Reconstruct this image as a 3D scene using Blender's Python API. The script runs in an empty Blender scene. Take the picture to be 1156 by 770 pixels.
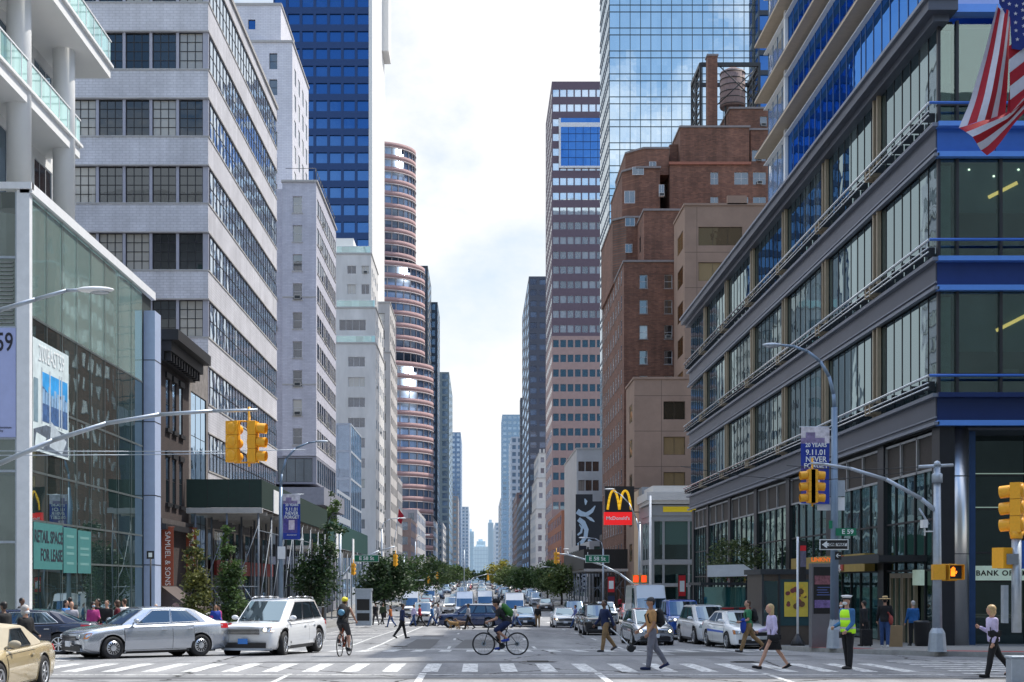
import bpy, bmesh, math, random
from mathutils import Vector, Matrix, Euler
random.seed(7)
S = bpy.context.scene
COL = S.collection
R = math.radians
FPX, VX, VY, CZ = 1550.0, 541.0, 658.0, 2.1
def lerp(a, b, t): return a + (b - a) * t
GP = [(-60, 0), (33, 0), (41, -.1), (46, -.22), (52.5, -.45), (60, -.58), (68, -.66), (104, -1.2), (140, -1.35), (400, 1.1), (520, 1.5), (6000, 1.5)]
def gz(y):
    for (a, za), (b, zb) in zip(GP, GP[1:]):
        if y <= b: return lerp(za, zb, (y - a) / (b - a))
    return 1.5
def PX(px, y): return (px - VX) / FPX * y          # lateral position at a known depth
def PZ(py, y): return CZ + (VY - py) / FPX * y     # height at a known depth
# ------------------------------------------------------------------ object helpers
def tag(o, label=None, cat=None, group=None, kind=None):
    if label: o['label'] = label
    if cat: o['category'] = cat
    if group: o['group'] = group
    if kind: o['kind'] = kind
    return o
def thing(name, label, cat, loc=(0, 0, 0), rz=0.0, group=None):
    o = bpy.data.objects.new(name, None); COL.objects.link(o)
    o.empty_display_size = .3
    o.location = loc; o.rotation_euler = (0, 0, rz)
    return tag(o, label, cat, group)
def root_of(o):
    while o.parent: o = o.parent
    return o
def link_mesh(name, me, mats=None, parent=None, loc=None):
    o = bpy.data.objects.new(name, me); COL.objects.link(o)
    if mats is not None:
        for m in (mats if isinstance(mats, (list, tuple)) else [mats]): me.materials.append(m)
    if parent: o.parent = parent
    if loc: o.location = loc
    return o
def dup(o, parent=None):
    c = o.copy(); COL.objects.link(c); c.parent = parent
    for ch in list(o.children): dup(ch, c)
    return c
class MB:
    """collects shapes (several materials by slot) -> ONE mesh object"""
    def __init__(s): s.v = []; s.f = []; s.m = []; s.sm = []
    def poly(s, pts, m=0, sm=False):
        n = len(s.v); s.v += [tuple(p) for p in pts]; s.f.append(tuple(range(n, n + len(pts)))); s.m.append(m); s.sm.append(sm)
    def raw(s, vs, fs, m=0, sm=False):
        n = len(s.v); s.v += [tuple(p) for p in vs]
        for f in fs: s.f.append(tuple(i + n for i in f)); s.m.append(m); s.sm.append(sm)
        return s
    def box(s, x0, x1, y0, y1, z0, z1, m=0):
        v = [(x0,y0,z0),(x1,y0,z0),(x1,y1,z0),(x0,y1,z0),(x0,y0,z1),(x1,y0,z1),(x1,y1,z1),(x0,y1,z1)]
        return s.raw(v, [(0,3,2,1),(4,5,6,7),(0,1,5,4),(1,2,6,5),(2,3,7,6),(3,0,4,7)], m)
    def obox(s, c, size, rot=(0,0,0), m=0):
        e = Euler(rot).to_matrix(); c = Vector(c); a, b, d = [q / 2 for q in size]
        v = [c + e @ Vector(p) for p in [(-a,-b,-d),(a,-b,-d),(a,b,-d),(-a,b,-d),(-a,-b,d),(a,-b,d),(a,b,d),(-a,b,d)]]
        return s.raw(v, [(0,3,2,1),(4,5,6,7),(0,1,5,4),(1,2,6,5),(2,3,7,6),(3,0,4,7)], m)
    def tube(s, p0, p1, r0, r1=None, n=10, m=0, caps=True):
        r1 = r0 if r1 is None else r1
        p0 = Vector(p0); p1 = Vector(p1); d = (p1 - p0)
        if d.length < 1e-6: return s
        q = d.to_track_quat('Z', 'Y').to_matrix()
        a = [p0 + q @ Vector((r0*math.cos(2*math.pi*i/n), r0*math.sin(2*math.pi*i/n), 0)) for i in range(n)]
        b = [p1 + q @ Vector((r1*math.cos(2*math.pi*i/n), r1*math.sin(2*math.pi*i/n), 0)) for i in range(n)]
        k = len(s.v); s.v += [tuple(p) for p in a + b]
        for i in range(n):
            j = (i+1) % n; s.f.append((k+i, k+j, k+n+j, k+n+i)); s.m.append(m); s.sm.append(True)
        if caps:
            s.f.append(tuple(k+i for i in reversed(range(n)))); s.m.append(m); s.sm.append(False)
            s.f.append(tuple(k+n+i for i in range(n))); s.m.append(m); s.sm.append(False)
        return s
    def path(s, pts, r, n=8, m=0):
        rr = r if isinstance(r, (list, tuple)) else [r]*len(pts)
        for i in range(len(pts)-1): s.tube(pts[i], pts[i+1], rr[i], rr[i+1], n, m)
        return s
    def lathe(s, prof, c=(0,0,0), n=16, m=0, axis='Z', sm=True):
        c = Vector(c); k = len(s.v)
        for r, z in prof:
            for i in range(n):
                a = 2*math.pi*i/n; p = (r*math.cos(a), r*math.sin(a), z)
                if axis == 'X': p = (z, r*math.cos(a), r*math.sin(a))
                if axis == 'Y': p = (r*math.sin(a), z, r*math.cos(a))
                s.v.append(tuple(c + Vector(p)))
        for j in range(len(prof)-1):
            for i in range(n):
                i2 = (i+1) % n
                s.f.append((k+j*n+i, k+j*n+i2, k+(j+1)*n+i2, k+(j+1)*n+i)); s.m.append(m); s.sm.append(sm)
        s.f.append(tuple(k+i for i in reversed(range(n)))); s.m.append(m); s.sm.append(False)
        s.f.append(tuple(k+(len(prof)-1)*n+i for i in range(n))); s.m.append(m); s.sm.append(False)
        return s
    def loft(s, rings, m=0, sm=True, caps=True):
        k = len(s.v); n = len(rings[0])
        for r in rings: s.v += [tuple(p) for p in r]
        for j in range(len(rings)-1):
            for i in range(n):
                i2 = (i+1) % n
                s.f.append((k+j*n+i, k+j*n+i2, k+(j+1)*n+i2, k+(j+1)*n+i)); s.m.append(m); s.sm.append(sm)
        if caps:
            s.f.append(tuple(k+i for i in reversed(range(n)))); s.m.append(m); s.sm.append(sm)
            s.f.append(tuple(k+(len(rings)-1)*n+i for i in range(n))); s.m.append(m); s.sm.append(sm)
        return s
    def ell(s, c, r, rot=(0,0,0), m=0, nu=12, nv=8):
        e = Euler(rot).to_matrix(); c = Vector(c); k = len(s.v)
        s.v.append(tuple(c + e @ Vector((0,0,-r[2]))))
        for j in range(1, nv):
            t = math.pi*j/nv - math.pi/2
            for i in range(nu):
                a = 2*math.pi*i/nu
                s.v.append(tuple(c + e @ Vector((r[0]*math.cos(t)*math.cos(a), r[1]*math.cos(t)*math.sin(a), r[2]*math.sin(t)))))
        s.v.append(tuple(c + e @ Vector((0,0,r[2])))); top = len(s.v)-1
        for i in range(nu):
            i2 = (i+1) % nu
            s.f.append((k, k+1+i2, k+1+i)); s.m.append(m); s.sm.append(True)
            s.f.append((top, k+1+(nv-2)*nu+i, k+1+(nv-2)*nu+i2)); s.m.append(m); s.sm.append(True)
            for j in range(nv-2):
                s.f.append((k+1+j*nu+i, k+1+j*nu+i2, k+1+(j+1)*nu+i2, k+1+(j+1)*nu+i)); s.m.append(m); s.sm.append(True)
        return s
    def mesh(s, name, off=(0,0,0)):
        me = bpy.data.meshes.new(name)
        ox, oy, oz = off
        me.from_pydata([(x-ox, y-oy, z-oz) for x, y, z in s.v], [], s.f)
        me.polygons.foreach_set('material_index', s.m)
        me.polygons.foreach_set('use_smooth', s.sm)
        me.update(); return me
    def build(s, name, mats, parent=None, world=False, bevel=0):
        off = (0,0,0)
        if world and parent is not None:
            p = parent; off = Vector((0,0,0))
            while p: off += p.location; p = p.parent
        me = s.mesh(name, off)
        o = link_mesh(name, me, mats, parent)
        if bevel:
            b = o.modifiers.new('bevel', 'BEVEL'); b.width = bevel; b.segments = 2; b.limit_method = 'ANGLE'; b.angle_limit = R(40)
        return o
WS = bpy.data.scenes.new('workshop')      # scratch scene: modifiers and lettering are evaluated alone, then it is removed
def evaluated(objs):
    for q in objs: WS.collection.objects.link(q)
    WS.view_layers[0].update(); dg = WS.view_layers[0].depsgraph; dg.update()
    me = bpy.data.meshes.new_from_object(objs[0].evaluated_get(dg))
    for q in objs: WS.collection.objects.unlink(q)
    return me
def bake(o, *others):
    """apply all modifiers without operators"""
    par = o.parent; o.parent = None
    me = evaluated([o]+list(others))
    o.parent = par
    o.modifiers.clear(); o.data = me
    return o
def one(mb, name, mats, label, cat, group=None, bevel=0, base=None):
    """a thing that is a single mesh; origin at base"""
    off = base if base else (0,0,0)
    me = mb.mesh(name, off); o = link_mesh(name, me, mats, None, off)
    if bevel:
        b = o.modifiers.new('bevel', 'BEVEL'); b.width = bevel; b.segments = 2; b.limit_method = 'ANGLE'
    return tag(o, label, cat, group)
# ------------------------------------------------------------------ materials
_M = {}
def nt(m):
    m.use_nodes = True; t = m.node_tree; t.nodes.clear(); return t, t.nodes, t.links
def N(nodes, typ, **kw):
    n = nodes.new(typ)
    for k, v in kw.items():
        if k in n.inputs: n.inputs[k].default_value = v
        else: setattr(n, k, v)
    return n
def rgba(c): return (c[0], c[1], c[2], 1.0)
def mat(name, col, rough=.6, metal=0.0, var=.12, scale=3.0, bump=0.0, spec=.5, emit=None, estr=0, coat=0, streak=0, bscale=None):
    if name in _M: return _M[name]
    m = bpy.data.materials.new(name); t, n, l = nt(m)
    out = N(n, 'ShaderNodeOutputMaterial'); b = N(n, 'ShaderNodeBsdfPrincipled')
    l.new(b.outputs[0], out.inputs[0])
    b.inputs['Roughness'].default_value = rough; b.inputs['Metallic'].default_value = metal
    b.inputs['Specular IOR Level'].default_value = spec
    if coat: b.inputs['Coat Weight'].default_value = coat; b.inputs['Coat Roughness'].default_value = .04
    if emit: b.inputs['Emission Color'].default_value = rgba(emit); b.inputs['Emission Strength'].default_value = estr
    g = N(n, 'ShaderNodeNewGeometry')
    if var > 0:
        no = N(n, 'ShaderNodeTexNoise', Scale=scale, Detail=6.0, Roughness=.65)
        mp = N(n, 'ShaderNodeMapping'); mp.inputs['Scale'].default_value = (1, 1, .25 if streak else 1)
        l.new(g.outputs['Position'], mp.inputs[0]); l.new(mp.outputs[0], no.inputs['Vector'])
        mr = N(n, 'ShaderNodeMapRange'); mr.inputs['From Min'].default_value = .3; mr.inputs['From Max'].default_value = .7
        mr.inputs['To Min'].default_value = 1-var; mr.inputs['To Max'].default_value = 1+var
        l.new(no.outputs[0], mr.inputs[0])
        vm = N(n, 'ShaderNodeVectorMath', operation='SCALE'); vm.inputs[0].default_value = col
        l.new(mr.outputs[0], vm.inputs['Scale']); l.new(vm.outputs[0], b.inputs['Base Color'])
    else: b.inputs['Base Color'].default_value = rgba(col)
    if bump:
        n2 = N(n, 'ShaderNodeTexNoise', Scale=bscale or scale*8, Detail=4.0); l.new(g.outputs['Position'], n2.inputs['Vector'])
        bp = N(n, 'ShaderNodeBump'); bp.inputs['Strength'].default_value = bump; bp.inputs['Distance'].default_value = .02
        l.new(n2.outputs[0], bp.inputs['Height']); l.new(bp.outputs[0], b.inputs['Normal'])
    _M[name] = m; return m
def brick(name, c1, c2, mortar, bw=.4, bh=.13, rough=.85, msize=.015, dirt=.25):
    """running-bond brick in world units on any vertical wall"""
    if name in _M: return _M[name]
    m = bpy.data.materials.new(name); t, n, l = nt(m)
    out = N(n, 'ShaderNodeOutputMaterial'); b = N(n, 'ShaderNodeBsdfPrincipled', Roughness=rough)
    l.new(b.outputs[0], out.inputs[0])
    g = N(n, 'ShaderNodeNewGeometry'); sp = N(n, 'ShaderNodeSeparateXYZ'); l.new(g.outputs['Position'], sp.inputs[0])
    ad = N(n, 'ShaderNodeMath', operation='ADD'); l.new(sp.outputs[0], ad.inputs[0]); l.new(sp.outputs[1], ad.inputs[1])
    cb = N(n, 'ShaderNodeCombineXYZ'); l.new(ad.outputs[0], cb.inputs[0]); l.new(sp.outputs[2], cb.inputs[1])
    bt = N(n, 'ShaderNodeTexBrick', Scale=1.0); bt.inputs['Brick Width'].default_value = bw; bt.inputs['Row Height'].default_value = bh
    bt.inputs['Mortar Size'].default_value = msize; bt.inputs['Color1'].default_value = rgba(c1); bt.inputs['Color2'].default_value = rgba(c2); bt.inputs['Mortar'].default_value = rgba(mortar)
    l.new(cb.outputs[0], bt.inputs['Vector'])
    no = N(n, 'ShaderNodeTexNoise', Scale=.35, Detail=8.0, Roughness=.7); l.new(g.outputs['Position'], no.inputs['Vector'])
    mr = N(n, 'ShaderNodeMapRange'); mr.inputs['From Min'].default_value = .3; mr.inputs['From Max'].default_value = .7
    mr.inputs['To Min'].default_value = 1-dirt; mr.inputs['To Max'].default_value = 1+dirt; l.new(no.outputs[0], mr.inputs[0])
    vm = N(n, 'ShaderNodeVectorMath', operation='SCALE'); l.new(bt.outputs[0], vm.inputs[0]); l.new(mr.outputs[0], vm.inputs['Scale'])
    st = N(n, 'ShaderNodeTexNoise', Scale=1.0, Detail=5.0); mp = N(n, 'ShaderNodeMapping'); mp.inputs['Scale'].default_value = (1.6, 1.6, .07); l.new(g.outputs['Position'], mp.inputs[0]); l.new(mp.outputs[0], st.inputs['Vector'])
    m3 = N(n, 'ShaderNodeMapRange'); m3.inputs['From Min'].default_value = .35; m3.inputs['From Max'].default_value = .65; m3.inputs['To Min'].default_value = 1-dirt*.6; m3.inputs['To Max'].default_value = 1+dirt*.35; l.new(st.outputs[0], m3.inputs[0])
    v3 = N(n, 'ShaderNodeVectorMath', operation='SCALE'); l.new(vm.outputs[0], v3.inputs[0]); l.new(m3.outputs[0], v3.inputs['Scale']); l.new(v3.outputs[0], b.inputs['Base Color'])
    _M[name] = m; return m
def glass(name, base=(.02,.03,.035), tint=(.9,.95,1), refl=.35, rough=.02, warp=.02, cell=None, cvar=.5, blind=None, bfrac=.0, wscale=.5, transp=0.0):
    """architectural glazing: dark room behind, mirror-like sheen in front; cell=(du,dz) gives pane to pane variation"""
    if name in _M: return _M[name]
    m = bpy.data.materials.new(name); t, n, l = nt(m)
    out = N(n, 'ShaderNodeOutputMaterial'); mx = N(n, 'ShaderNodeMixShader'); l.new(mx.outputs[0], out.inputs[0])
    gl = N(n, 'ShaderNodeBsdfGlossy', Roughness=rough); gl.inputs['Color'].default_value = rgba(tint)
    df = N(n, 'ShaderNodeBsdfDiffuse'); df.inputs['Color'].default_value = rgba(base)
    g = N(n, 'ShaderNodeNewGeometry')
    fr = N(n, 'ShaderNodeFresnel', IOR=1.5)
    a = N(n, 'ShaderNodeMath', operation='MULTIPLY_ADD'); a.inputs[1].default_value = (1-refl)*1.0; a.inputs[2].default_value = refl; a.use_clamp = True
    l.new(fr.outputs[0], a.inputs[0]); l.new(a.outputs[0], mx.inputs[0])
    if cell:
        sp = N(n, 'ShaderNodeSeparateXYZ'); l.new(g.outputs['Position'], sp.inputs[0])
        ad = N(n, 'ShaderNodeMath', operation='ADD'); l.new(sp.outputs[0], ad.inputs[0]); l.new(sp.outputs[1], ad.inputs[1])
        cb = N(n, 'ShaderNodeCombineXYZ'); l.new(ad.outputs[0], cb.inputs[0]); l.new(sp.outputs[2], cb.inputs[1])
        sn = N(n, 'ShaderNodeVectorMath', operation='SNAP'); sn.inputs[1].default_value = (cell[0], cell[1], 1); l.new(cb.outputs[0], sn.inputs[0])
        wn = N(n, 'ShaderNodeTexWhiteNoise'); wn.noise_dimensions = '2D'; l.new(sn.outputs[0], wn.inputs['Vector'])
        val = wn.outputs['Value']
    else:
        oi = N(n, 'ShaderNodeObjectInfo'); val = oi.outputs['Random']
    cr = N(n, 'ShaderNodeValToRGB'); cr.color_ramp.interpolation = 'CONSTANT'
    e = cr.color_ramp.elements; e[0].color = rgba(base); e[0].position = 0
    bl = blind or base
    e[1].position = .35; e[1].color = rgba([c*(1-cvar*.6) for c in base])
    x = e.new(.62); x.color = rgba([c*(1+cvar) for c in base])
    x = e.new(max(.63, 1-bfrac)) ; x.color = rgba(bl if bfrac > 0 else [c*(1-cvar*.3) for c in base])
    l.new(val, cr.inputs[0]); l.new(cr.outputs[0], df.inputs['Color'])
    sh = df.outputs[0]
    if transp:
        tr = N(n, 'ShaderNodeBsdfTransparent'); tr.inputs[0].default_value = rgba(tint)
        m2 = N(n, 'ShaderNodeMixShader'); m2.inputs[0].default_value = transp; l.new(df.outputs[0], m2.inputs[1]); l.new(tr.outputs[0], m2.inputs[2]); sh = m2.outputs[0]
    l.new(sh, mx.inputs[1]); l.new(gl.outputs[0], mx.inputs[2])
    if warp:
        n2 = N(n, 'ShaderNodeTexNoise', Scale=wscale, Detail=2.0); l.new(g.outputs['Position'], n2.inputs['Vector'])
        hs = n2.outputs[0]
        bp = N(n, 'ShaderNodeBump'); bp.inputs['Strength'].default_value = 1; bp.inputs['Distance'].default_value = warp
        l.new(hs, bp.inputs['Height'])
        nrm = bp.outputs[0]
        if cell:   # each pane sits at a slightly different angle
            sc = N(n, 'ShaderNodeVectorMath', operation='MULTIPLY_ADD'); sc.inputs[1].default_value = (.005,)*3; sc.inputs[2].default_value = (-.0025,)*3
            l.new(wn.outputs['Color'], sc.inputs[0])
            v2 = N(n, 'ShaderNodeVectorMath', operation='ADD'); l.new(nrm, v2.inputs[0]); l.new(sc.outputs[0], v2.inputs[1])
            v3 = N(n, 'ShaderNodeVectorMath', operation='NORMALIZE'); l.new(v2.outputs[0], v3.inputs[0]); nrm = v3.outputs[0]
        l.new(nrm, gl.inputs['Normal'])
    _M[name] = m; return m
def leafmat(name, c1, c2, scale=1.5):
    if name in _M: return _M[name]
    m = bpy.data.materials.new(name); t, n, l = nt(m)
    out = N(n, 'ShaderNodeOutputMaterial'); b = N(n, 'ShaderNodeBsdfPrincipled', Roughness=.55)
    tr = N(n, 'ShaderNodeBsdfTranslucent'); mx = N(n, 'ShaderNodeMixShader'); mx.inputs[0].default_value = .3
    g = N(n, 'ShaderNodeNewGeometry'); no = N(n, 'ShaderNodeTexNoise', Scale=scale, Detail=5.0); l.new(g.outputs['Position'], no.inputs['Vector'])
    ri = N(n, 'ShaderNodeMath', operation='MULTIPLY_ADD'); ri.inputs[1].default_value = .35; l.new(g.outputs['Random Per Island'], ri.inputs[0]); l.new(no.outputs[0], ri.inputs[2])
    cr = N(n, 'ShaderNodeValToRGB'); e = cr.color_ramp.elements; e[0].position = .45; e[0].color = rgba(c1); e[1].position = .85; e[1].color = rgba(c2)
    l.new(ri.outputs[0], cr.inputs[0]); l.new(cr.outputs[0], b.inputs['Base Color']); l.new(cr.outputs[0], tr.inputs[0])
    l.new(b.outputs[0], mx.inputs[1]); l.new(tr.outputs[0], mx.inputs[2]); l.new(mx.outputs[0], out.inputs[0])
    _M[name] = m; return m
def text(body, size, m, parent, loc, rot=(R(90), 0, 0), name='lettering', align='CENTER', sx=1.0, depth=.004, bold=0.0, shear=0, space=1.0, linesp=1.0):
    c = bpy.data.curves.new(name, 'FONT'); c.body = body; c.size = size; c.align_x = align; c.align_y = 'CENTER'; c.extrude = depth; c.offset = bold; c.shear = shear
    c.space_character = space; c.space_line = linesp; c.resolution_u = 3
    o = bpy.data.objects.new(name, c)
    me = evaluated([o])
    bpy.data.objects.remove(o)
    o = link_mesh(name, me, m, parent); me.materials.clear(); me.materials.append(m)
    o.location = loc; o.rotation_euler = rot; o.scale = (sx, 1, 1)
    return o
# ------------------------------------------------------------------ camera, sky, sun
cam = bpy.data.cameras.new('camera'); co = bpy.data.objects.new('camera', cam); COL.objects.link(co)
co.location = (0, 0, CZ); co.rotation_euler = (R(90), 0, 0)
cam.sensor_fit = 'HORIZONTAL'; cam.sensor_width = 36; cam.lens = 36*FPX/1156; cam.shift_x = (578-VX)/1156; cam.shift_y = (VY-385)/1156
cam.clip_start = .1; cam.clip_end = 20000
S.camera = co
S.view_settings.view_transform = 'Standard'; S.view_settings.look = 'None'; S.view_settings.exposure = 0
SUN_AZ, SUN_EL = 57, 58
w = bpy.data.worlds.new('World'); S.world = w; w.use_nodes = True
t = w.node_tree; t.nodes.clear(); n, l = t.nodes, t.links
wo = N(n, 'ShaderNodeOutputWorld'); bg = N(n, 'ShaderNodeBackground', Strength=.15)
sky = N(n, 'ShaderNodeTexSky'); sky.sky_type = 'NISHITA'; sky.sun_disc = False; sky.sun_elevation = R(SUN_EL); sky.sun_rotation = R(SUN_AZ); sky.air_density = 1.2; sky.dust_density = 1.0
tc = N(n, 'ShaderNodeTexCoord'); sp = N(n, 'ShaderNodeSeparateXYZ'); l.new(tc.outputs['Generated'], sp.inputs[0])
mp = N(n, 'ShaderNodeMapping'); mp.inputs['Scale'].default_value = (1, 1, 1.9); mp.inputs['Location'].default_value = (.35, .2, .1); l.new(tc.outputs['Generated'], mp.inputs[0])
no = N(n, 'ShaderNodeTexNoise', Scale=2.6, Detail=9.0, Roughness=.58, Distortion=.25); l.new(mp.outputs[0], no.inputs['Vector'])
ma = N(n, 'ShaderNodeMath', operation='MULTIPLY_ADD'); ma.inputs[1].default_value = .11; ab = N(n, 'ShaderNodeMath', operation='MAXIMUM'); ab.inputs[1].default_value = 0; ad0 = N(n, 'ShaderNodeMath', operation='ADD'); ad0.inputs[1].default_value = .3; l.new(sp.outputs[1], ad0.inputs[0]); l.new(ad0.outputs[0], ab.inputs[0]); l.new(ab.outputs[0], ma.inputs[0]); l.new(no.outputs[0], ma.inputs[2])
cr = N(n, 'ShaderNodeValToRGB'); e = cr.color_ramp.elements; e[0].position = .48; e[0].color = (0,0,0,1); e[1].position = .61; e[1].color = (1,1,1,1)
l.new(ma.outputs[0], cr.inputs[0])
# pale haze towards the horizon
hz = N(n, 'ShaderNodeMapRange'); hz.inputs['From Min'].default_value = .0; hz.inputs['From Max'].default_value = .85; hz.inputs['To Min'].default_value = .95; hz.inputs['To Max'].default_value = 0; l.new(sp.outputs[2], hz.inputs[0])
hy = N(n, 'ShaderNodeMapRange'); hy.inputs['From Min'].default_value = -.4; hy.inputs['From Max'].default_value = .7; hy.inputs['To Min'].default_value = .12; hy.inputs['To Max'].default_value = 1; l.new(sp.outputs[1], hy.inputs[0])
hm = N(n, 'ShaderNodeMath', operation='MULTIPLY'); l.new(hz.outputs[0], hm.inputs[0]); l.new(hy.outputs[0], hm.inputs[1])
m1 = N(n, 'ShaderNodeMixRGB'); l.new(hm.outputs[0], m1.inputs[0]); 
hsv = N(n, 'ShaderNodeHueSaturation'); hsv.inputs['Saturation'].default_value = 1.25; hsv.inputs['Value'].default_value = 1.0; l.new(sky.outputs[0], hsv.inputs['Color'])
l.new(hsv.outputs[0], m1.inputs[1]); m1.inputs[2].default_value = (6.1, 6.5, 6.85, 1)
n3 = N(n, 'ShaderNodeTexNoise', Scale=5.0, Detail=6.0); l.new(mp.outputs[0], n3.inputs['Vector'])
cc = N(n, 'ShaderNodeMixRGB'); l.new(n3.outputs[0], cc.inputs[0]); cc.inputs[1].default_value = (6.5, 6.7, 6.95, 1); cc.inputs[2].default_value = (7.6, 7.6, 7.6, 1)
m2 = N(n, 'ShaderNodeMixRGB'); l.new(cr.outputs[0], m2.inputs[0]); l.new(m1.outputs[0], m2.inputs[1]); l.new(cc.outputs[0], m2.inputs[2])

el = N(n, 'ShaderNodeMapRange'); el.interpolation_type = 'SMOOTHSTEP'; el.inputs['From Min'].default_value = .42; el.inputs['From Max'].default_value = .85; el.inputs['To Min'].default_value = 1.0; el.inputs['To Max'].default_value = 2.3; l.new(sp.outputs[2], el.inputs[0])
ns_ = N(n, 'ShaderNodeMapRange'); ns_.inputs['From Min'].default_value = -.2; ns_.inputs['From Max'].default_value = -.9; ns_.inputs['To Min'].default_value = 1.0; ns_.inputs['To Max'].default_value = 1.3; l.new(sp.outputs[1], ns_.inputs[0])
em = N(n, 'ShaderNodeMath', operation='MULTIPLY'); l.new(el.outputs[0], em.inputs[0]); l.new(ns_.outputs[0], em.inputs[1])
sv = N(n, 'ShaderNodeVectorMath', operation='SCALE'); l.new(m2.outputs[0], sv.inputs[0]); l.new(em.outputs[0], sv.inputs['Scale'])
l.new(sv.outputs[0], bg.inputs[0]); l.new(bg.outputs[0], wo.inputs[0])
sl = bpy.data.lights.new('sun', 'SUN'); sl.energy = 5.0; sl.angle = R(.5); sl.color = (1, .95, .86)
so = bpy.data.objects.new('sun', sl); COL.objects.link(so)
sdir = Vector((math.sin(R(SUN_AZ))*math.cos(R(SUN_EL)), math.cos(R(SUN_AZ))*math.cos(R(SUN_EL)), math.sin(R(SUN_EL))))
so.rotation_euler = sdir.to_track_quat('Z', 'Y').to_euler(); so.location = (0, 0, 200)
# ------------------------------------------------------------------ shared materials
asph = None
def asphalt():
    m = bpy.data.materials.new('asphalt'); t, n, l = nt(m)
    out = N(n, 'ShaderNodeOutputMaterial'); b = N(n, 'ShaderNodeBsdfPrincipled', Roughness=.8); l.new(b.outputs[0], out.inputs[0])
    g = N(n, 'ShaderNodeNewGeometry')
    def noi(sc, sx, sy, det=6):
        mp = N(n, 'ShaderNodeMapping'); mp.inputs['Scale'].default_value = (sx, sy, 1); l.new(g.outputs['Position'], mp.inputs[0])
        q = N(n, 'ShaderNodeTexNoise', Scale=sc, Detail=float(det), Roughness=.6); l.new(mp.outputs[0], q.inputs['Vector']); return q
    a = noi(.35, 1, .5); bb = noi(14, 1, 1); c = noi(1.1, 1, .12)
    cr = N(n, 'ShaderNodeValToRGB'); e = cr.color_ramp.elements; e[0].position = .40; e[0].color = (.115,.12,.132,1); e[1].position = .68; e[1].color = (.31,.313,.32,1)
    s = N(n, 'ShaderNodeMath', operation='MULTIPLY_ADD'); s.inputs[1].default_value = .38; l.new(bb.outputs[0], s.inputs[0])
    s2 = N(n, 'ShaderNodeMath', operation='MULTIPLY_ADD'); s2.inputs[1].default_value = .42; l.new(c.outputs[0], s2.inputs[0])
    s3 = N(n, 'ShaderNodeMath', operation='MULTIPLY'); s3.inputs[1].default_value = .30; l.new(a.outputs[0], s3.inputs[0])
    l.new(s3.outputs[0], s2.inputs[2]); l.new(s2.outputs[0], s.inputs[2]); l.new(s.outputs[0], cr.inputs[0])
    # cracks and tar seams
    vo = N(n, 'ShaderNodeTexVoronoi', Scale=.22); vo.feature = 'DISTANCE_TO_EDGE'
    wv = N(n, 'ShaderNodeMixRGB'); wv.inputs[0].default_value = .3; nn = noi(1.5, 1, 1); l.new(g.outputs['Position'], wv.inputs[1]); l.new(nn.outputs['Color'], wv.inputs[2]); l.new(wv.outputs[0], vo.inputs['Vector'])
    th = N(n, 'ShaderNodeMath', operation='LESS_THAN'); th.inputs[1].default_value = .006; l.new(vo.outputs['Distance'], th.inputs[0])
    mx = N(n, 'ShaderNodeMixRGB'); l.new(th.outputs[0], mx.inputs[0]); l.new(cr.outputs[0], mx.inputs[1]); mx.inputs[2].default_value = (.03,.03,.032,1)
    l.new(mx.outputs[0], b.inputs['Base Color'])
    bp = N(n, 'ShaderNodeBump'); bp.inputs['Strength'].default_value = .5; bp.inputs['Distance'].default_value = .02; nb = noi(40, 1, 1, 3); l.new(nb.outputs[0], bp.inputs['Height']); l.new(bp.outputs[0], b.inputs['Normal'])
    return m
def paintmat():
    m = bpy.data.materials.new('road_paint'); t, n, l = nt(m)
    out = N(n, 'ShaderNodeOutputMaterial'); b = N(n, 'ShaderNodeBsdfPrincipled', Roughness=.7); l.new(b.outputs[0], out.inputs[0])
    g = N(n, 'ShaderNodeNewGeometry'); q = N(n, 'ShaderNodeTexNoise', Scale=5.0, Detail=8.0, Roughness=.75); l.new(g.outputs['Position'], q.inputs['Vector'])
    cr = N(n, 'ShaderNodeValToRGB'); e = cr.color_ramp.elements; e[0].position = .42; e[0].color = (.24,.24,.245,1); e[1].position = .54; e[1].color = (.72,.73,.72,1)
    l.new(q.outputs[0], cr.inputs[0]); l.new(cr.outputs[0], b.inputs['Base Color']); return m
M_asph = asphalt(); M_paint = paintmat()
def walkmat():
    m = bpy.data.materials.new('sidewalk_concrete'); t, n, l = nt(m)
    out = N(n, 'ShaderNodeOutputMaterial'); b = N(n, 'ShaderNodeBsdfPrincipled', Roughness=.85); l.new(b.outputs[0], out.inputs[0])
    g = N(n, 'ShaderNodeNewGeometry'); bt = N(n, 'ShaderNodeTexBrick', Scale=1.0); bt.offset = 0
    bt.inputs['Brick Width'].default_value = 1.5; bt.inputs['Row Height'].default_value = 1.5; bt.inputs['Mortar Size'].default_value = .015
    bt.inputs['Color1'].default_value = (.30,.295,.285,1); bt.inputs['Color2'].default_value = (.24,.24,.235,1); bt.inputs['Mortar'].default_value = (.1,.1,.1,1)
    l.new(g.outputs['Position'], bt.inputs['Vector'])
    q = N(n, 'ShaderNodeTexNoise', Scale=2.0, Detail=8.0); l.new(g.outputs['Position'], q.inputs['Vector'])
    mx = N(n, 'ShaderNodeMixRGB'); mx.blend_type = 'MULTIPLY'; mx.inputs[0].default_value = .5; l.new(bt.outputs[0], mx.inputs[1]); l.new(q.outputs[0], mx.inputs[2]); l.new(mx.outputs[0], b.inputs['Base Color'])
    return m
M_walk = walkmat()
M_curb = mat('curb_granite', (.3,.3,.29), .8, var=.2, scale=4)
M_steel = mat('galvanised_steel', (.42,.47,.53), .45, .55, var=.1, scale=6)
M_steeld = mat('dark_painted_steel', (.03,.035,.04), .5, .2, var=.1)
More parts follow.
